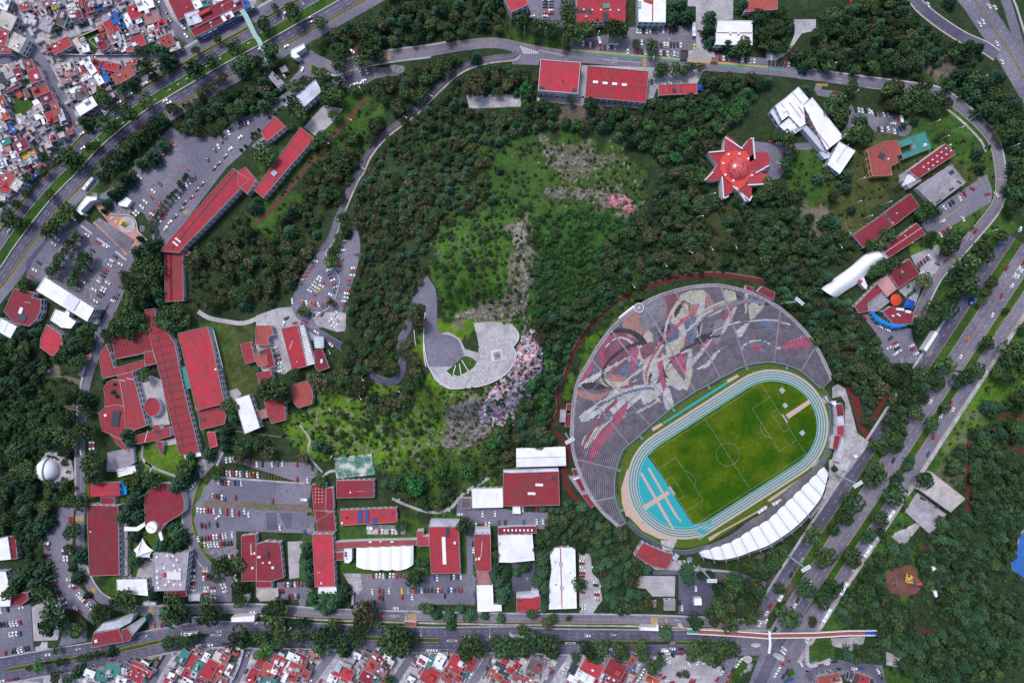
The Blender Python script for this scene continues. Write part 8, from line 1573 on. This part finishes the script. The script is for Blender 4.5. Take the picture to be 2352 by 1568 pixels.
trees('along the bottom avenue','trees along the bottom avenue','03:1000,1300,50,0 760,1325,40,2 840,1310,40,2 910,1295,35,2 545,1375,45,4 365,1415,60,4 280,1420,30,2 525,1255,35,2 1540,1210,70,2 1690,1180,75,2 1800,1150,50,2 2200,1160,110,2 2300,1170,80,2 700,1090,75,2 740,1040,60,2 700,1480,65,0 510,1510,60,2 620,1550,55,2|13:180,1030,95,2 300,1030,50,2 420,1020,70,2 390,1140,65,2 220,1180,75,2 60,1140,60,2 20,1170,60,2 620,1140,110,2 600,1220,100,2 700,1050,80,2 780,1210,90,2 870,1120,70,2 930,1190,60,2 820,1270,70,2 970,1050,80,2 1010,910,120,3 960,980,90,3 1080,1010,60,2 1270,1110,100,2 1210,1180,110,2 1330,1210,120,2 1380,1130,80,2 1440,1180,60,2 1270,1260,80,2 1790,1060,50,0 1950,1240,110,2 2050,1260,90,2 1920,1320,60,2 2270,1250,110,2 2200,1190,60,2 100,1250,70,4 40,1300,60,4 1230,1540,50,4|23:100,1080,60,2 230,1180,100,2 340,1230,110,2 90,1230,110,2 30,1180,60,2 380,1290,60,2 700,1260,80,2 800,1260,90,2 760,1330,80,2 850,1210,60,2 990,1240,80,2 1000,1310,70,2 1190,1230,75,2 1200,1320,60,2 590,1350,45,0 1430,1130,65,0 1670,1260,95,2 1760,1230,80,2 1800,1330,70,2 1940,1260,90,2 2030,1270,75,2 1880,1350,70,2 1290,1420,70,2 1350,1370,60,2 1600,1490,45,3 2080,1530,45,4 1480,1315,20,0 1540,1500,25,0')
trees('between the southern campus buildings','trees between the southern buildings','13:460,380,70,0 460,480,75,0 460,580,70,0 490,650,60,0 440,320,45,0 520,800,70,0 620,790,80,0 700,830,90,0 790,760,80,0 560,860,60,0 640,900,70,0 1460,600,90,2 1540,530,60,2 1530,450,60,2 1920,130,85,2 1330,120,55,2 180,860,85,2 260,900,60,2 100,900,55,2 120,960,60,2 2200,290,50,2 2210,390,50,2 2200,520,70,0 2230,640,80,0 2290,560,60,0 2270,730,80,0 2260,820,60,0 2190,580,60,0 1570,880,60,2 1650,950,55,0 1770,970,60,0 1880,900,45,0 1960,960,65,0 2100,960,40,0 2250,980,40,0|23:120,510,60,0 40,560,40,0 280,450,80,0 290,560,75,0 240,640,60,0 300,700,75,0 260,380,60,0 310,810,60,0 290,880,60,0 190,935,55,2 620,660,70,2 1630,540,65,0 1630,620,65,0 1740,590,35,0 1830,580,40,0 370,970,50,2 320,1020,60,3 520,960,30,2 620,880,16,2')
trees('around the ribbed hall and domed grey roof','trees round the south west halls','03:1130,40,90,0 1250,40,85,0 1210,230,60,0 1230,440,75,0 1440,330,60,0 1510,310,70,0 1590,330,70,0 1610,200,70,0 1660,260,60,0 1570,150,55,0 1400,770,70,0 1130,790,95,2 1060,820,60,2 1190,860,70,2 700,430,75,0 660,170,80,2 640,330,55,2 690,620,60,0 650,520,35,0 790,770,35,0 900,880,60,2 950,930,90,2 870,960,60,2 1600,880,130,2 1560,960,90,2 1670,930,90,2 1900,840,80,2 1950,930,90,2 1850,990,50,2 1900,960,60,2 2050,490,90,2 2160,480,80,2 1990,510,60,2 2200,700,80,2 2220,820,60,2 1930,570,35,3 2000,610,35,3 480,920,120,2 450,1050,90,2 560,1030,70,2 660,915,30,2 380,760,90,2 250,560,100,0 330,640,90,0 120,640,80,0 90,740,70,2 350,550,80,0')
trees('around the courtyard complex on the left','trees round the courtyard complex','02:1330,310,65,2 1070,390,35,0 1050,460,40,0 1080,500,45,0 960,370,30,0 1160,850,75,0 1200,930,60,0 2100,590,80,2 2140,700,60,0 2060,820,60,0 2050,900,65,0 2060,980,50,0 2230,950,80,2 1900,1040,65,0 1750,1050,60,0 1700,1150,90,2 1700,1240,90,0 1600,1340,85,0 850,1130,120,2 860,1230,90,2 760,540,70,0 770,640,60,2 780,820,100,2 640,900,80,2 1230,1440,95,0 1200,1500,80,0 1400,1260,90,2 1240,1280,90,2 1990,1240,50,4 2000,1190,45,3 730,1470,80,2 1650,200,30,0 2200,1070,70,3|12:180,430,130,2 110,450,90,2 250,500,80,2 360,300,60,2 570,370,110,3 420,1060,55,3 560,960,60,0 20,960,80,0 100,1010,80,3 590,1280,60,2 640,1000,50,0')
trees('in the verge of the northern lot','trees by the northern lot','20:80,180,80,2 230,250,80,2 360,260,80,2 520,60,80,2 510,170,75,2 670,270,90,2 560,310,80,2 920,260,95,2 1000,290,80,2 490,380,55,2 1290,430,75,2 1140,400,50,2 1490,160,75,0 1620,140,75,0 1830,150,65,0 1820,270,70,0 1840,370,60,0 1980,400,60,0 2130,420,80,2 2050,450,60,0 2270,180,90,0 2300,320,80,2 1380,630,70,2 1360,660,60,4 1500,640,60,2 1580,660,50,2 1640,620,50,2 1730,620,50,3 2130,40,60,0 1480,40,70,0 1560,30,60,0|20:720,970,75,2 280,960,60,2 540,930,40,2')
trees('in the cypress row beside the western avenue','cypresses beside the western avenue','10:290,890,15,0 250,915,15,0 205,1000,15,0 165,1040,15,0 120,1075,15,0 20,1190,15,0 -40,1225,15,0|00:2310,1260,16,0 2340,1220,16,0 2250,1340,16,0 2210,1375,16,0')
trees('beside the hillside parking loop','trees beside the hillside parking loop','11:800,430,60,2 820,520,60,2 830,575,50,0 765,610,45,2 740,690,45,2 700,770,55,2 690,840,70,2 910,470,50,3 430,1290,60,2 700,1215,35,2 1450,1330,60,3 1500,1400,70,3 1440,1270,50,2|12:1370,30,60,3 1400,140,60,3 1330,100,50,2')
trees('around the north gate and blue grey roof','trees round the north gate','10:360,790,80,2 440,750,60,2 700,860,100,2 650,920,70,2 350,960,75,2 400,1040,90,2 760,760,60,2 600,680,70,2 770,600,80,2 1040,470,100,2 1130,530,70,2 970,560,70,2 720,1060,60,2 600,1270,80,2 530,1320,60,2 80,1420,110,2 120,880,60,0 60,960,60,0 1100,1170,70,3 2030,780,95,3 1300,990,70,3 310,1150,45,2|31:2300,80,90,2 2310,200,90,2 2230,330,70,2')
print('explicit trees',ntree[0])
WOODS=[('!wood on the west slope of the hill','12:790,30 870,40 1010,230 1000,300 900,260',14,'023'),('!wood on the west slope of the hill','10:1330,1180 1420,1000 1500,1010 1400,1160',13,'02'),('!north west wood by the highway','00:930,1568 1060,1410 1270,1240 1470,1090 1560,1150 1400,1250 1200,1390 1040,1568',13,'0202'),('!north west wood by the highway','00:1560,900 1700,960 1880,800 2100,640 2330,540 2400,600 2100,700 1880,880 1700,1050 1560,1040',15,'2203'),('north west wood by the highway','00:1560,1020 1880,820 2160,620 2351,560 2500,600 2560,900 2351,1060 2180,1110 2060,1180 1850,1410 1720,1260 1600,1150',15,'23025'),('north west wood by the highway','01:0,1120 130,1000 60,930 100,720 250,640 330,560 420,640 330,780 250,1000 330,1090 0,1180 0,1300 40,1200',15,'0222'),('wood along the top edge','10:520,200 700,130 860,-60 2240,-60 2300,200 2351,250 2050,330 1700,380 1200,430 900,540 820,560 700,540 600,440 500,400',15,'0022135'),('wood between the two northern roads','10:860,820 1090,700 1420,600 1650,480 2100,420 2100,480 1800,640 1560,860 1400,1000 1250,1060 1150,900 980,830 850,840',14,'0221325'),('wood on the west slope of the hill','10:1260,1240 1560,970 1850,720 2200,560 2400,540 2500,700 2400,860 1930,860 1930,1010 2460,1010 2600,1200 2351,1250 2250,1568 1900,1800 1500,2200 1050,1900 1000,1500 1150,1330',11,'1011023130'),('wood on the west slope of the hill','11:920,60 1500,-20 2100,0 2200,300 1700,420 1560,700 1500,860 1540,950 1470,1120 1400,1230 1360,1568 1000,1568 850,1400 830,1290 900,1050 960,900 950,560 880,480 890,200',11,'1011023130'),('wood on the west slope of the hill','12:660,0 820,10 1320,0 1300,250 1150,330 950,200 760,60',13,'022331'),('wood on the west slope of the hill','12:700,180 880,180 1080,360 1200,440 1340,400 1500,220 1560,380 1440,420 1440,600 1200,640 1000,560 700,430',13,'33223'),('wood on the west slope of the hill','12:1380,60 1510,200 1500,340 1350,360 1360,200',13,'3323'),('wood in the long triangle left of the hill road','01:1750,960 1750,720 2150,450 2350,250 2500,400 3200,100 3100,300 2900,600 2700,1050 2500,1230 2000,1290 1720,1200 1680,1000',14.5,'22055331'),('wood in the long triangle left of the hill road','10:440,1490 800,1200 1000,1080 1180,1000 1130,1240 950,1500 850,1800 400,1900',17,'2231'),('wood on the east slope of the hill','20:-50,620 180,620 230,700 210,900 560,960 640,900 760,960 1240,950 1720,870 1750,640 1900,620 2351,640 2400,780 1960,1180 1900,1320 1850,1360 1780,1568 1500,1700 1300,1400 1000,1300 900,1200 650,1200 300,1180 50,1200 -50,1000',13,'2024020331'),('wood on the east slope of the hill','21:1300,80 1500,-60 1800,-40 1780,150 1900,240 2000,330 2100,300 2351,340 2400,600 2351,900 2150,900 1900,930 1550,980 1200,1130 850,1380 600,1568 230,1568 220,1380 700,1150 760,900 850,700 1050,480 1250,300',12,'0022301532'),('wood on the east slope of the hill','22:290,0 700,0 560,200 440,500 380,800 380,940 0,960 0,760 80,500 130,400 300,230',13,'404203'),('wood between the star building and the grandstand','30:-400,1568 -100,1500 60,1560 100,1900 -100,2100 -300,2000',14,'0022'),('wood between the star building and the grandstand','31:-50,150 200,200 300,380 560,420 720,560 800,700 740,800 650,900 480,1050 500,1150 800,1200 820,1300 980,1520 1030,1700 950,1900 600,1700 400,1568 250,1300 -60,900 -200,500',13.5,'0022230'),('wood between the star building and the grandstand','32:440,-20 1000,0 1050,150 1400,220 1560,250 1300,650 1190,1030 1020,1020 960,880 860,700 780,430 640,380 540,150',14,'2230'),('wood in the upper right corner','30:-100,60 60,60 240,180 180,360 400,480 420,130 860,20 1320,-60 1400,100 1600,250 1900,340 2000,480 1950,560 1600,560 1550,720 1300,720 1250,620 1050,560 950,700 600,620 420,640 200,560 220,440 -60,480',14,'0202023'),('wood in the upper right corner','30:1650,-60 1880,-60 1760,60 1700,130',14,'0'),('wood in the upper right corner','30:1600,640 1900,620 2150,800 2351,1050 2351,1568 2250,1568 2200,1250 2050,1050 1850,850',17,'0022'),('!wood between the star building and the grandstand','32:1200,230 1500,220 1560,330 1480,500 1330,740 1210,960 1060,1010 960,960 1020,800 1150,450',15,'22320'),('!wood in the dark yard corner','23:1900,620 2150,590 2250,640 2310,760 2290,930 2150,1010 1900,1060 1680,1060 1640,930 1780,920 1850,800',17,'2223'),('wood along the right photo edge','30:2200,900 2500,850 2500,1700 2220,1600 2200,1300',13,'002'),('wood along the right photo edge','31:2210,0 2400,0 2350,300 2230,380',13,'002'),('dark wood along the left edge','02:0,0 350,40 480,160 560,20 800,0 820,80 700,250 500,200 340,330 500,600 720,700 720,880 680,1100 560,1050 300,1000 260,1080 330,1350 420,1500 420,1800 130,1800 100,1840 0,1840 -60,1800 -60,-200',15,'202205'),('dark wood along the left edge','02:500,480 740,400 720,560 560,620 500,600',14,'22'),('dark wood along the left edge','01:-20,1180 60,1190 30,1290 0,1350',13,'2'),('dark wood along the left edge','01:160,1440 400,1400 360,1568 150,1568',14,'0'),('dark wood along the left edge','03:0,-20 470,-20 560,200 390,270 400,430 230,450 130,400 120,250 0,210',15,'2025'),('dark wood along the left edge','01:560,1500 780,1420 850,1568 600,1700',14,'20'),('dark wood along the left edge','02:490,1260 690,1270 640,1480 450,1450 400,1350',14,'22'),('wood below the hill cliff','12:1280,1400 1450,1330 1700,1420 2000,1250 2150,1180 2250,850 2351,700 2351,1180 2260,1200 2100,1300 1860,1420 1700,1520 1480,1540 1260,1430',14,'302250'),('wood below the hill cliff','12:1080,1300 1250,1250 1600,1240 2100,1000 2240,830 2351,560 2351,800 1900,1210 1400,1380 1180,1420',22,'2401'),('wood below the hill cliff','22:0,640 130,600 300,700 380,830 340,940 0,960',12,'40023'),('wood below the hill cliff','22:-80,950 60,960 20,1180 -200,1200 -300,1000',13,'32'),('wood at the foot of the stadium','22:280,1520 480,1420 660,1470 740,1568 300,1568',12,'00'),('wood at the foot of the stadium','23:200,40 470,-40 800,20 860,130 1040,160 1090,400 1200,470 1300,560 1150,640 1290,760 1300,960 1200,1060 960,1060 970,920 740,950 830,760 850,600 730,540 740,390 600,340 360,330 230,360 200,200',12.5,'0020032'),('wood in the dark yard corner','23:1900,640 2150,600 2250,640 2300,760 2300,950 2150,1010 1900,1050 1650,1040 1640,930 1780,950 1850,800',15,'2'),('wood in the dark yard corner','23:2120,500 2351,420 2420,560 2351,680',14,'02'),('wood in the dark yard corner','33:0,130 60,150 140,190 110,330 50,400 0,420',13,'2'),('park wood at the lower right','33:640,200 720,180 750,260 640,280 600,330 640,430 760,450 780,600 640,600 600,640 500,600 400,560 380,420 470,300 540,230',13,'0022'),('park wood at the lower right','33:890,60 1343,-40 1343,130 1260,260 1343,420 1343,896 700,896 640,790 600,660 700,580 900,640 960,560 900,500 900,440 820,400 830,320 780,230 860,150',12.5,'02200021'),('park wood at the lower right','33:300,710 640,690 640,800 440,800 330,760',13,'0203'),('park wood at the right edge','32:1640,1000 1850,880 1900,700 2100,720 2351,760 2351,1568 1850,1568 1830,1200 1640,1250',14,'2202'),('park wood at the right edge','32:1950,40 2351,-20 2351,700 2000,660 1850,600 2050,400',22,'2202'),('park wood at the right edge','32:1300,1180 1500,1190 1420,1330',14,'2'),('park wood at the right edge','31:2160,1250 2351,1150 2351,1568 2200,1568',20,'22'),('scattered trees on the south slope','12:760,600 1500,600 1700,500 1800,700 1500,850 900,960 620,900 520,640',20,'33220'),('scattered trees on the ridge','11:1500,430 1900,300 2200,330 2351,600 2300,1100 1700,1350 1650,1000 1450,800',19,'3233242'),('scattered trees on the ridge','21:200,750 760,640 700,1100 250,1350 120,1100',15,'4242320'),('scattered trees on the ridge','21:30,300 900,500 1000,450 700,650 200,740',21,'4242323'),('scattered trees east of the star building','30:950,600 1568,640 2100,1100 2200,1568 1750,1568 1450,1250 1300,1200',30,'02'),('scattered trees east of the star building','31:0,30 600,0 800,100 700,350 400,300 200,200',20,'0230'),('scattered trees east of the star building','31:100,380 500,380 750,560 500,560 300,480',14,'0253')]
CLEAR=['32:1950,430 2351,300 2351,480 2000,560','32:1820,560 2000,600 2060,720 1850,800','32:2150,930 2351,900 2351,1120 2200,1100','33:1180,560 1260,540 1270,620 1200,640','31:200,370 560,330 540,380 260,430','32:2100,900 2351,930 2300,1060 2120,1000','33:640,300 720,275 800,310 815,400 760,445 640,440 615,380','33:790,470 900,450 890,560 800,580','33:1110,480 1180,470 1180,520 1110,530','20:380,990 560,960 760,1060 740,1150 640,1100 450,1110','12:900,100 1200,330 1150,340 900,180','01:1860,1040 1960,980 1930,1090','11:0,360 200,250 350,300 300,420 0,560','10:900,980 1250,900 1250,1040 900,1250 800,1150','11:1340,540 1450,600 1440,760 1340,700','30:1600,560 1760,560 1760,700 1600,690','21:1700,380 2000,400 1980,560 1950,640 1700,780 1900,560','33:1060,60 1180,40 1160,180 1060,160','33:1170,330 1340,320 1300,400 1150,440']
CLEAR=[P(c) for c in CLEAR]
PT=[]
for k,(nm,poly,sp,mix) in enumerate(WOODS):
 p=P(poly);xs=[q[0] for q in p];ys=[q[1] for q in p];r=random.Random(k);y=min(ys);row_=0
 while y<max(ys):
  x=min(xs)+(row_%2)*sp/2
  while x<max(xs):
   a,b=x+r.uniform(-.38,.38)*sp,y+r.uniform(-.38,.38)*sp;x+=sp
   if a<-15 or a>2368 or b<-15 or b>1583:continue
   A,B_=np.array([a]),np.array([b]);sc_=nm[:4]=='scat';R=sp*(r.uniform(.26,.5) if sc_ else r.choice([.42,.5,.55,.65,.8,1.0,1.2])*r.uniform(.9,1.1));free=nm[0]=='!'
   if free and bool(inpoly(A,B_,p)[0]):PT.append((R,a,b,int(r.choice(mix)),nm[1:]));continue
   if masked(a,b) or masked(a+R*.45,b) or masked(a-R*.45,b) or masked(a,b+R*.45) or masked(a,b-R*.45):continue
   if not inpoly(A,B_,p)[0] or any(inpoly(A,B_,c)[0] for c in CLEAR):continue
   if vnoise(A/28,B_/28,77)[0]>(.55 if sc_ else .86):continue
   s=int(mix[int((vnoise(A/30,B_/30,61)[0]*.35+r.random()*.8)%1*len(mix))]);PT.append((R,a,b,s,nm))
  y+=sp*.87;row_+=1
PT.sort(reverse=True)
need=max(0,300-ntree[0])
for R,a,b,s,nm in PT[:need]:tree(a,b,R,s,'%s among others in the %s'%(SPEC[s][3],nm),SPEC[s][3]+'s in the '+nm)
for s in range(6):
 for j in range(3):
  if(s,j) not in PROTO:
   for c in COL.objects:
    if c.name.startswith('crown') and c.data in CR[s]:PROTO[(s,j)]=c;break
SC=[]
r=random.Random(99)
for poly,n,mix,lo,hi in(('F:640,920 760,880 960,890 1130,890 1190,780 1150,740 1100,690 990,600 1000,520 1120,470 1180,330 1330,320 1480,390 1500,480 1330,540 1230,740 1250,830 1180,980 1150,1100 1000,1170 850,1090 700,1050 640,1000',4200,'4022243302',1.6,5),('F:1225,500 1260,480 1470,500 1500,640 1300,800 1225,760',2400,'442424',2.5,5),('F:1960,350 2290,300 2330,480 2240,620 2130,700 2020,450 1860,560 1800,360',420,'2423',2,4.5),('F:640,420 840,230 870,330 780,420 620,560',350,'2243',2.5,4.5),('F:1300,820 1480,680 1500,660 1400,740 1320,860 1260,990 1190,1010 1260,860',500,'24',2,4),('F:2070,1180 2352,720 2352,980 2200,1160',300,'42',2,4),('F:0,750 180,800 180,1280 100,1300 0,1240',500,'222',3,6),('F:2000,1180 2352,980 2352,1568 2000,1400',700,'242',3,6)):
 p=P(poly);xs=[q[0] for q in p];ys=[q[1] for q in p];t=0
 A=np.array([r.uniform(min(xs),max(xs)) for _ in range(n*2)]);B_=np.array([r.uniform(min(ys),max(ys)) for _ in range(n*2)]);ok=inpoly(A,B_,p)&(fbm(A/13,B_/13,44)>.43)
 for a,b in zip(A[ok][:n],B_[ok][:n]):
  if not masked(a,b):SC.append((r.uniform(lo,hi),a,b,int(r.choice(mix)),'s'))
def scatter(name,pts,label,cat):
 me=bpy.data.meshes.new(name);n=len(pts);me.vertices.add(n)
 co=[]
 for R,a,b,s,_ in pts:z=tz(a,b);x,y,_=W(a,b,z+R*S*1.3);co+=[x,y,z-.2]
 me.vertices.foreach_set('co',co);rr=random.Random(3)
 for nm,ty,vals in(('sp','INT',[q[3]*3+rr.randrange(3) for q in pts]),('rz','FLOAT',[rr.uniform(0,6.28) for _ in pts]),('sc','FLOAT',[q[0]*S for q in pts])):
  at=me.attributes.new(nm,ty,'POINT');at.data.foreach_set('value',vals)
 o=bpy.data.objects.new(name,me);COL.objects.link(o);tag(o,label,cat,None,'stuff')
 ng=bpy.data.node_groups.new(name,'GeometryNodeTree');ng.interface.new_socket('Geometry',in_out='INPUT',socket_type='NodeSocketGeometry');ng.interface.new_socket('Geometry',in_out='OUTPUT',socket_type='NodeSocketGeometry')
 N,L=ng.nodes,ng.links;gi,go,jn=N.new('NodeGroupInput'),N.new('NodeGroupOutput'),N.new('GeometryNodeJoinGeometry')
 def attr(nm,ty):
  a=N.new('GeometryNodeInputNamedAttribute');a.data_type=ty;a.inputs['Name'].default_value=nm;return a.outputs['Attribute']
 sp_,rz_,sc_=attr('sp','INT'),attr('rz','FLOAT'),attr('sc','FLOAT')
 cx=N.new('ShaderNodeCombineXYZ');L.new(rz_,cx.inputs['Z']);e2=N.new('FunctionNodeEulerToRotation');L.new(cx.outputs[0],e2.inputs[0])
 tr_=next(c for c in COL.objects if c.name.startswith('trunk'))
 for(s,j),ob in list(PROTO.items())+[((None,0),tr_)]:
  ip=N.new('GeometryNodeInstanceOnPoints');oi=N.new('GeometryNodeObjectInfo');oi.inputs['Object'].default_value=ob;oi.inputs['As Instance'].default_value=True;oi.transform_space='ORIGINAL'
  L.new(gi.outputs[0],ip.inputs['Points']);L.new(oi.outputs['Geometry'],ip.inputs['Instance']);L.new(e2.outputs[0],ip.inputs['Rotation']);L.new(sc_,ip.inputs['Scale'])
  if s is not None:
   cp=N.new('FunctionNodeCompare');cp.data_type='INT';cp.operation='EQUAL';L.new(sp_,cp.inputs['A'] if cp.inputs['A'].type=='INT' else cp.inputs[2]);
   q=[i_ for i_ in cp.inputs if i_.name=='B' and i_.type=='INT'][0];q.default_value=s*3+j
   a_=[i_ for i_ in cp.inputs if i_.name=='A' and i_.type=='INT'][0];L.new(sp_,a_);L.new(cp.outputs[0],ip.inputs['Selection'])
  L.new(ip.outputs[0],jn.inputs[0])
 L.new(jn.outputs[0],go.inputs[0]);md=o.modifiers.new('scatter','NODES');md.node_group=ng
scatter('woodland',PT[need:],'dense mixed woodland of conifers and broadleaf trees covering the hill and verges','woodland')
scatter('scrub',SC,'low green and olive scrub over the open hill slopes','scrub')
print('woods',len(PT),'scrub',len(SC))
# ================================================================ ROCKS
def rockmesh(seed):
 r=np.random.RandomState(seed);bm=bmesh.new();bmesh.ops.create_icosphere(bm,subdivisions=2,radius=1)
 sc_=r.uniform(.7,1.2,3)
 for v in bm.verts:v.co=Vector([v.co[i]*sc_[i] for i in range(3)])*(1+.25*math.sin(v.co.x*3+seed)*math.cos(v.co.y*4+seed*2))
 me=bpy.data.meshes.new('boulder');bm.to_mesh(me);bm.free();me.materials.append(MATS['rock']);return me
RM=[rockmesh(k) for k in range(6)]
r=random.Random(31);RK=[]
for poly,n,lo,hi in(('11:1600,440 1900,430 2200,430 2351,560 2300,800 2200,860 1850,830 1650,800 1570,600',95,2,6.5),('21:0,420 120,440 200,750 60,800 0,650',25,3,8),('12:1250,780 1900,760 1900,1000 1400,1010 1200,900',75,2.5,8),('11:1900,1280 2351,1100 2351,1380 2000,1400',40,3,10),('20:320,1360 820,1400 900,1568 500,1560',40,3,9)):
 p=P(poly);xs=[q[0] for q in p];ys=[q[1] for q in p];k=0
 while k<n:
  a,b=r.uniform(min(xs),max(xs)),r.uniform(min(ys),max(ys))
  if inpoly(np.array([a]),np.array([b]),p)[0] and not masked(a,b):RK.append((r.uniform(lo,hi)*.25 if False else r.uniform(lo,hi),a,b));k+=1
for R,a,b in sorted(RK,reverse=True):
 z=tz(a,b);o=bpy.data.objects.new('boulder',RM[r.randrange(6)]);COL.objects.link(o);o.location=W(a,b,z+.1);s=R*S*.5;o.scale=(s,s*r.uniform(.7,1.1),s*.7);o.rotation_euler=(r.uniform(-.3,.3),r.uniform(-.3,.3),r.uniform(0,6))
 d='near the hilltop ridge' if b<700 else 'on the rocky south slope of the hill' if a>800 else 'on the slope';tag(o,'pale pinkish grey boulder lying in the grass '+d,'boulder','pale boulders '+d)
def outcrop(name,poly,hgt,palette,label,seed,step=1.6,flip=9):
 """bumpy rock face over the terrain; palette paints facets of the stone itself"""
 p=smooth(P(poly),3,True);xs=[q[0] for q in p];ys=[q[1] for q in p];maskpoly(p);X,Y=np.meshgrid(np.arange(min(xs),max(xs),step),np.arange(min(ys),max(ys),step))
 ok=inpoly(X+(vnoise(X/4,Y/4,seed)-.5)*9,Y+(vnoise(X/4,Y/4,seed+1)-.5)*9,p);n1=fbm(X/9,Y/9,seed+2,3);n1=np.round(n1*14)/14*.6+n1*.4;Z=terr(X,Y)+hgt*(n1-.22)+.25*(vnoise(X/2.5,Y/2.5,seed+3)-.5)
 f_=(H-Z)/H*S;V_=np.stack([(X-1176)*f_,-(Y-784)*f_,Z],-1).reshape(-1,3);ny,nx=X.shape;i=np.arange(nx-1)[None,:]+np.arange(ny-1)[:,None]*nx
 q=np.stack([i+nx,i+nx+1,i+1,i],-1);keep=ok[:-1,:-1]&ok[1:,1:]&ok[1:,:-1]&ok[:-1,1:];q=q[keep]
 xx,yy=X[:-1,:-1][keep],Y[:-1,:-1][keep];wx=xx+(vnoise(xx/3,yy/3,seed+7)-.5)*8;wy=yy+(vnoise(xx/3,yy/3,seed+8)-.5)*8
 a=vnoise(wx/flip,wy/flip,seed+9)*.75+vnoise(wx/4.5,wy/4.5,seed+10)*.25;pal=np.array(palette);idx=((a-.15)/.7*len(pal)).clip(0,len(pal)-1).astype(int);C=pal[idx]*(.8+.4*vnoise(xx/2.2,yy/2.2,seed+4))[:,None]
 o=npmesh(name,V_,q,C,'rock_paint');tag(o,label,'rock face')
attrmat('rock_paint',.9,.25,.8,.15,.2,bump=.6)
RP_=(.24,.20,.19);RG=(.13,.12,.118);WH=(.62,.59,.54);PK=(.50,.16,.24);BL=(.22,.30,.44);KK=(.035,.035,.045);GR=(.05,.09,.02)
outcrop('rock_face','F:1150,868 1180,840 1186,800 1200,770 1225,755 1243,775 1248,820 1244,860 1225,900 1200,945 1180,975 1150,980 1110,975 1095,955 1110,930 1120,905 1135,885',5,[KK,BL,BL,WH,PK,PK,WH,BL,PK,RP_,BL,KK],'rock face below the lookout painted in pink, white, blue and black patches',3)
outcrop('rock_face','F:1040,925 1100,910 1118,930 1100,960 1140,985 1110,1010 1060,1030 1010,1020 1030,985 1020,960',4,[RG,RP_,RP_,RP_,RG,GR,RP_],'bare pinkish grey rock face below the painted rocks',13)
outcrop('rock_face','F:1180,520 1205,510 1215,545 1205,580 1215,640 1200,700 1185,660 1190,600 1175,560',3,[RG,GR,RP_,RP_,GR,RG],'narrow pale rock ridge running down from the hilltop',23)
outcrop('rock_face','F:1060,715 1110,700 1160,680 1190,685 1195,720 1150,735 1080,735 1040,730',3,[RG,RP_,GR,RP_,RG],'pale rock shelf just above the lookout terrace',33)
outcrop('rock_face','F:1260,340 1300,355 1370,360 1400,375 1350,385 1290,385 1255,365',3,[RG,RP_,GR,RG,(.16,.12,.12),GR],'brown grey rock outcrop near the top of the hill',43)
outcrop('rock_face','F:1255,430 1330,428 1400,440 1440,455 1450,480 1400,480 1330,460 1260,455',3,[RG,(.16,.12,.12),GR,RP_,RG,GR],'long grey rock band left of the pink painted rocks',53)
outcrop('rock_face','F:1395,455 1415,445 1440,450 1455,470 1448,490 1430,480 1400,470',4,[PK,(.6,.17,.26),RP_,PK,GR,PK],'small rocks painted bright pink on the north east ridge',63,1.2,6)
# ================================================================ STREET LAMPS
def lamps(tile,data,where,hgt=9):
 it=[tuple(float(v) for v in q.split(',')) for q in data.split()];hz=max(i[0] for i in it)-min(i[0] for i in it)>max(i[1] for i in it)-min(i[1] for i in it);it.sort(key=lambda q:q[0 if hz else 1])
 for i,(x,y,a) in enumerate(it):
  p,=P('%s:%s,%s'%(tile,x,y));z=tz(*p);lb=('leftmost' if hz else 'topmost')+' white street lamp ' if i==0 else ORD[i]+'white street lamp from the '+('left ' if hz else 'top ')
  E=empty('street_lamp',W(*p,z),lb+where,'street lamp','street lamps '+where,-math.radians(a));b=MB();b.tube((0,0,0),(0,0,hgt),.16,.1,6);b.build('pole','metal_white',E)
  b=MB();b.tube((0,0,hgt),(2.6,0,hgt+.4),.09,.07,5);b.build('arm','metal_white',E);b=MB();b.box((2.9,0),1.3,.5,hgt+.25,hgt+.5);b.build('lamp_head','metal_white',E)
lamps('00','1455,970,-30 1165,1180,-30 1585,880,-30 1740,780,-30 2040,600,-30 950,1290,60 1715,800,150 1970,640,150 2350,430,150','on the upper left highway barrier');lamps('30','1830,930,-20 1920,1000,-20 2110,1260,-20 2195,1365,-20 2190,1520,-20 1910,750,-30 1480,1150,-20 1690,1210,-20 1560,1290,-20 750,890,-40 550,640,-40','along the curved eastern road')
lamps('31','2180,260,-20 1990,570,-20 1610,1015,-20 1490,1200,-15 770,310,-20 1040,315,-20 870,440,-20 800,100,-20 690,560,60 610,690,60','between the eastern roofs and road');lamps('21','1690,435,0 1795,710,60 2020,690,75 1600,750,30 1380,860,60 1090,1050,60 1800,235,-10','in the wood above the grandstand')
lamps('13','380,690,60 20,990,-40 330,1040,-50 605,1050,-40 910,1060,90 1530,1050,90 2150,1060,90 1395,890,90','along the lower campus road');lamps('10','990,870,-120 870,1120,30 665,1330,30 1600,905,30 1370,1100,30 985,1560,30 450,60,60 270,190,60','beside the brick path and hill road')
lamps('20','112,340,-90 318,340,-90 460,410,-80 775,370,-70 1275,600,-80','at the northern striped track');lamps('03','355,525,-20 700,590,0 1230,560,-30 2180,560,-40 1720,1040,90 1380,1110,-50','on the south west campus road');lamps('12','690,75,60 990,320,60 1300,440,20 690,590,60 970,490,60 700,1060,-50 1310,1450,-50 1950,1330,80 1770,1500,60','beside the narrow hill road and slope')
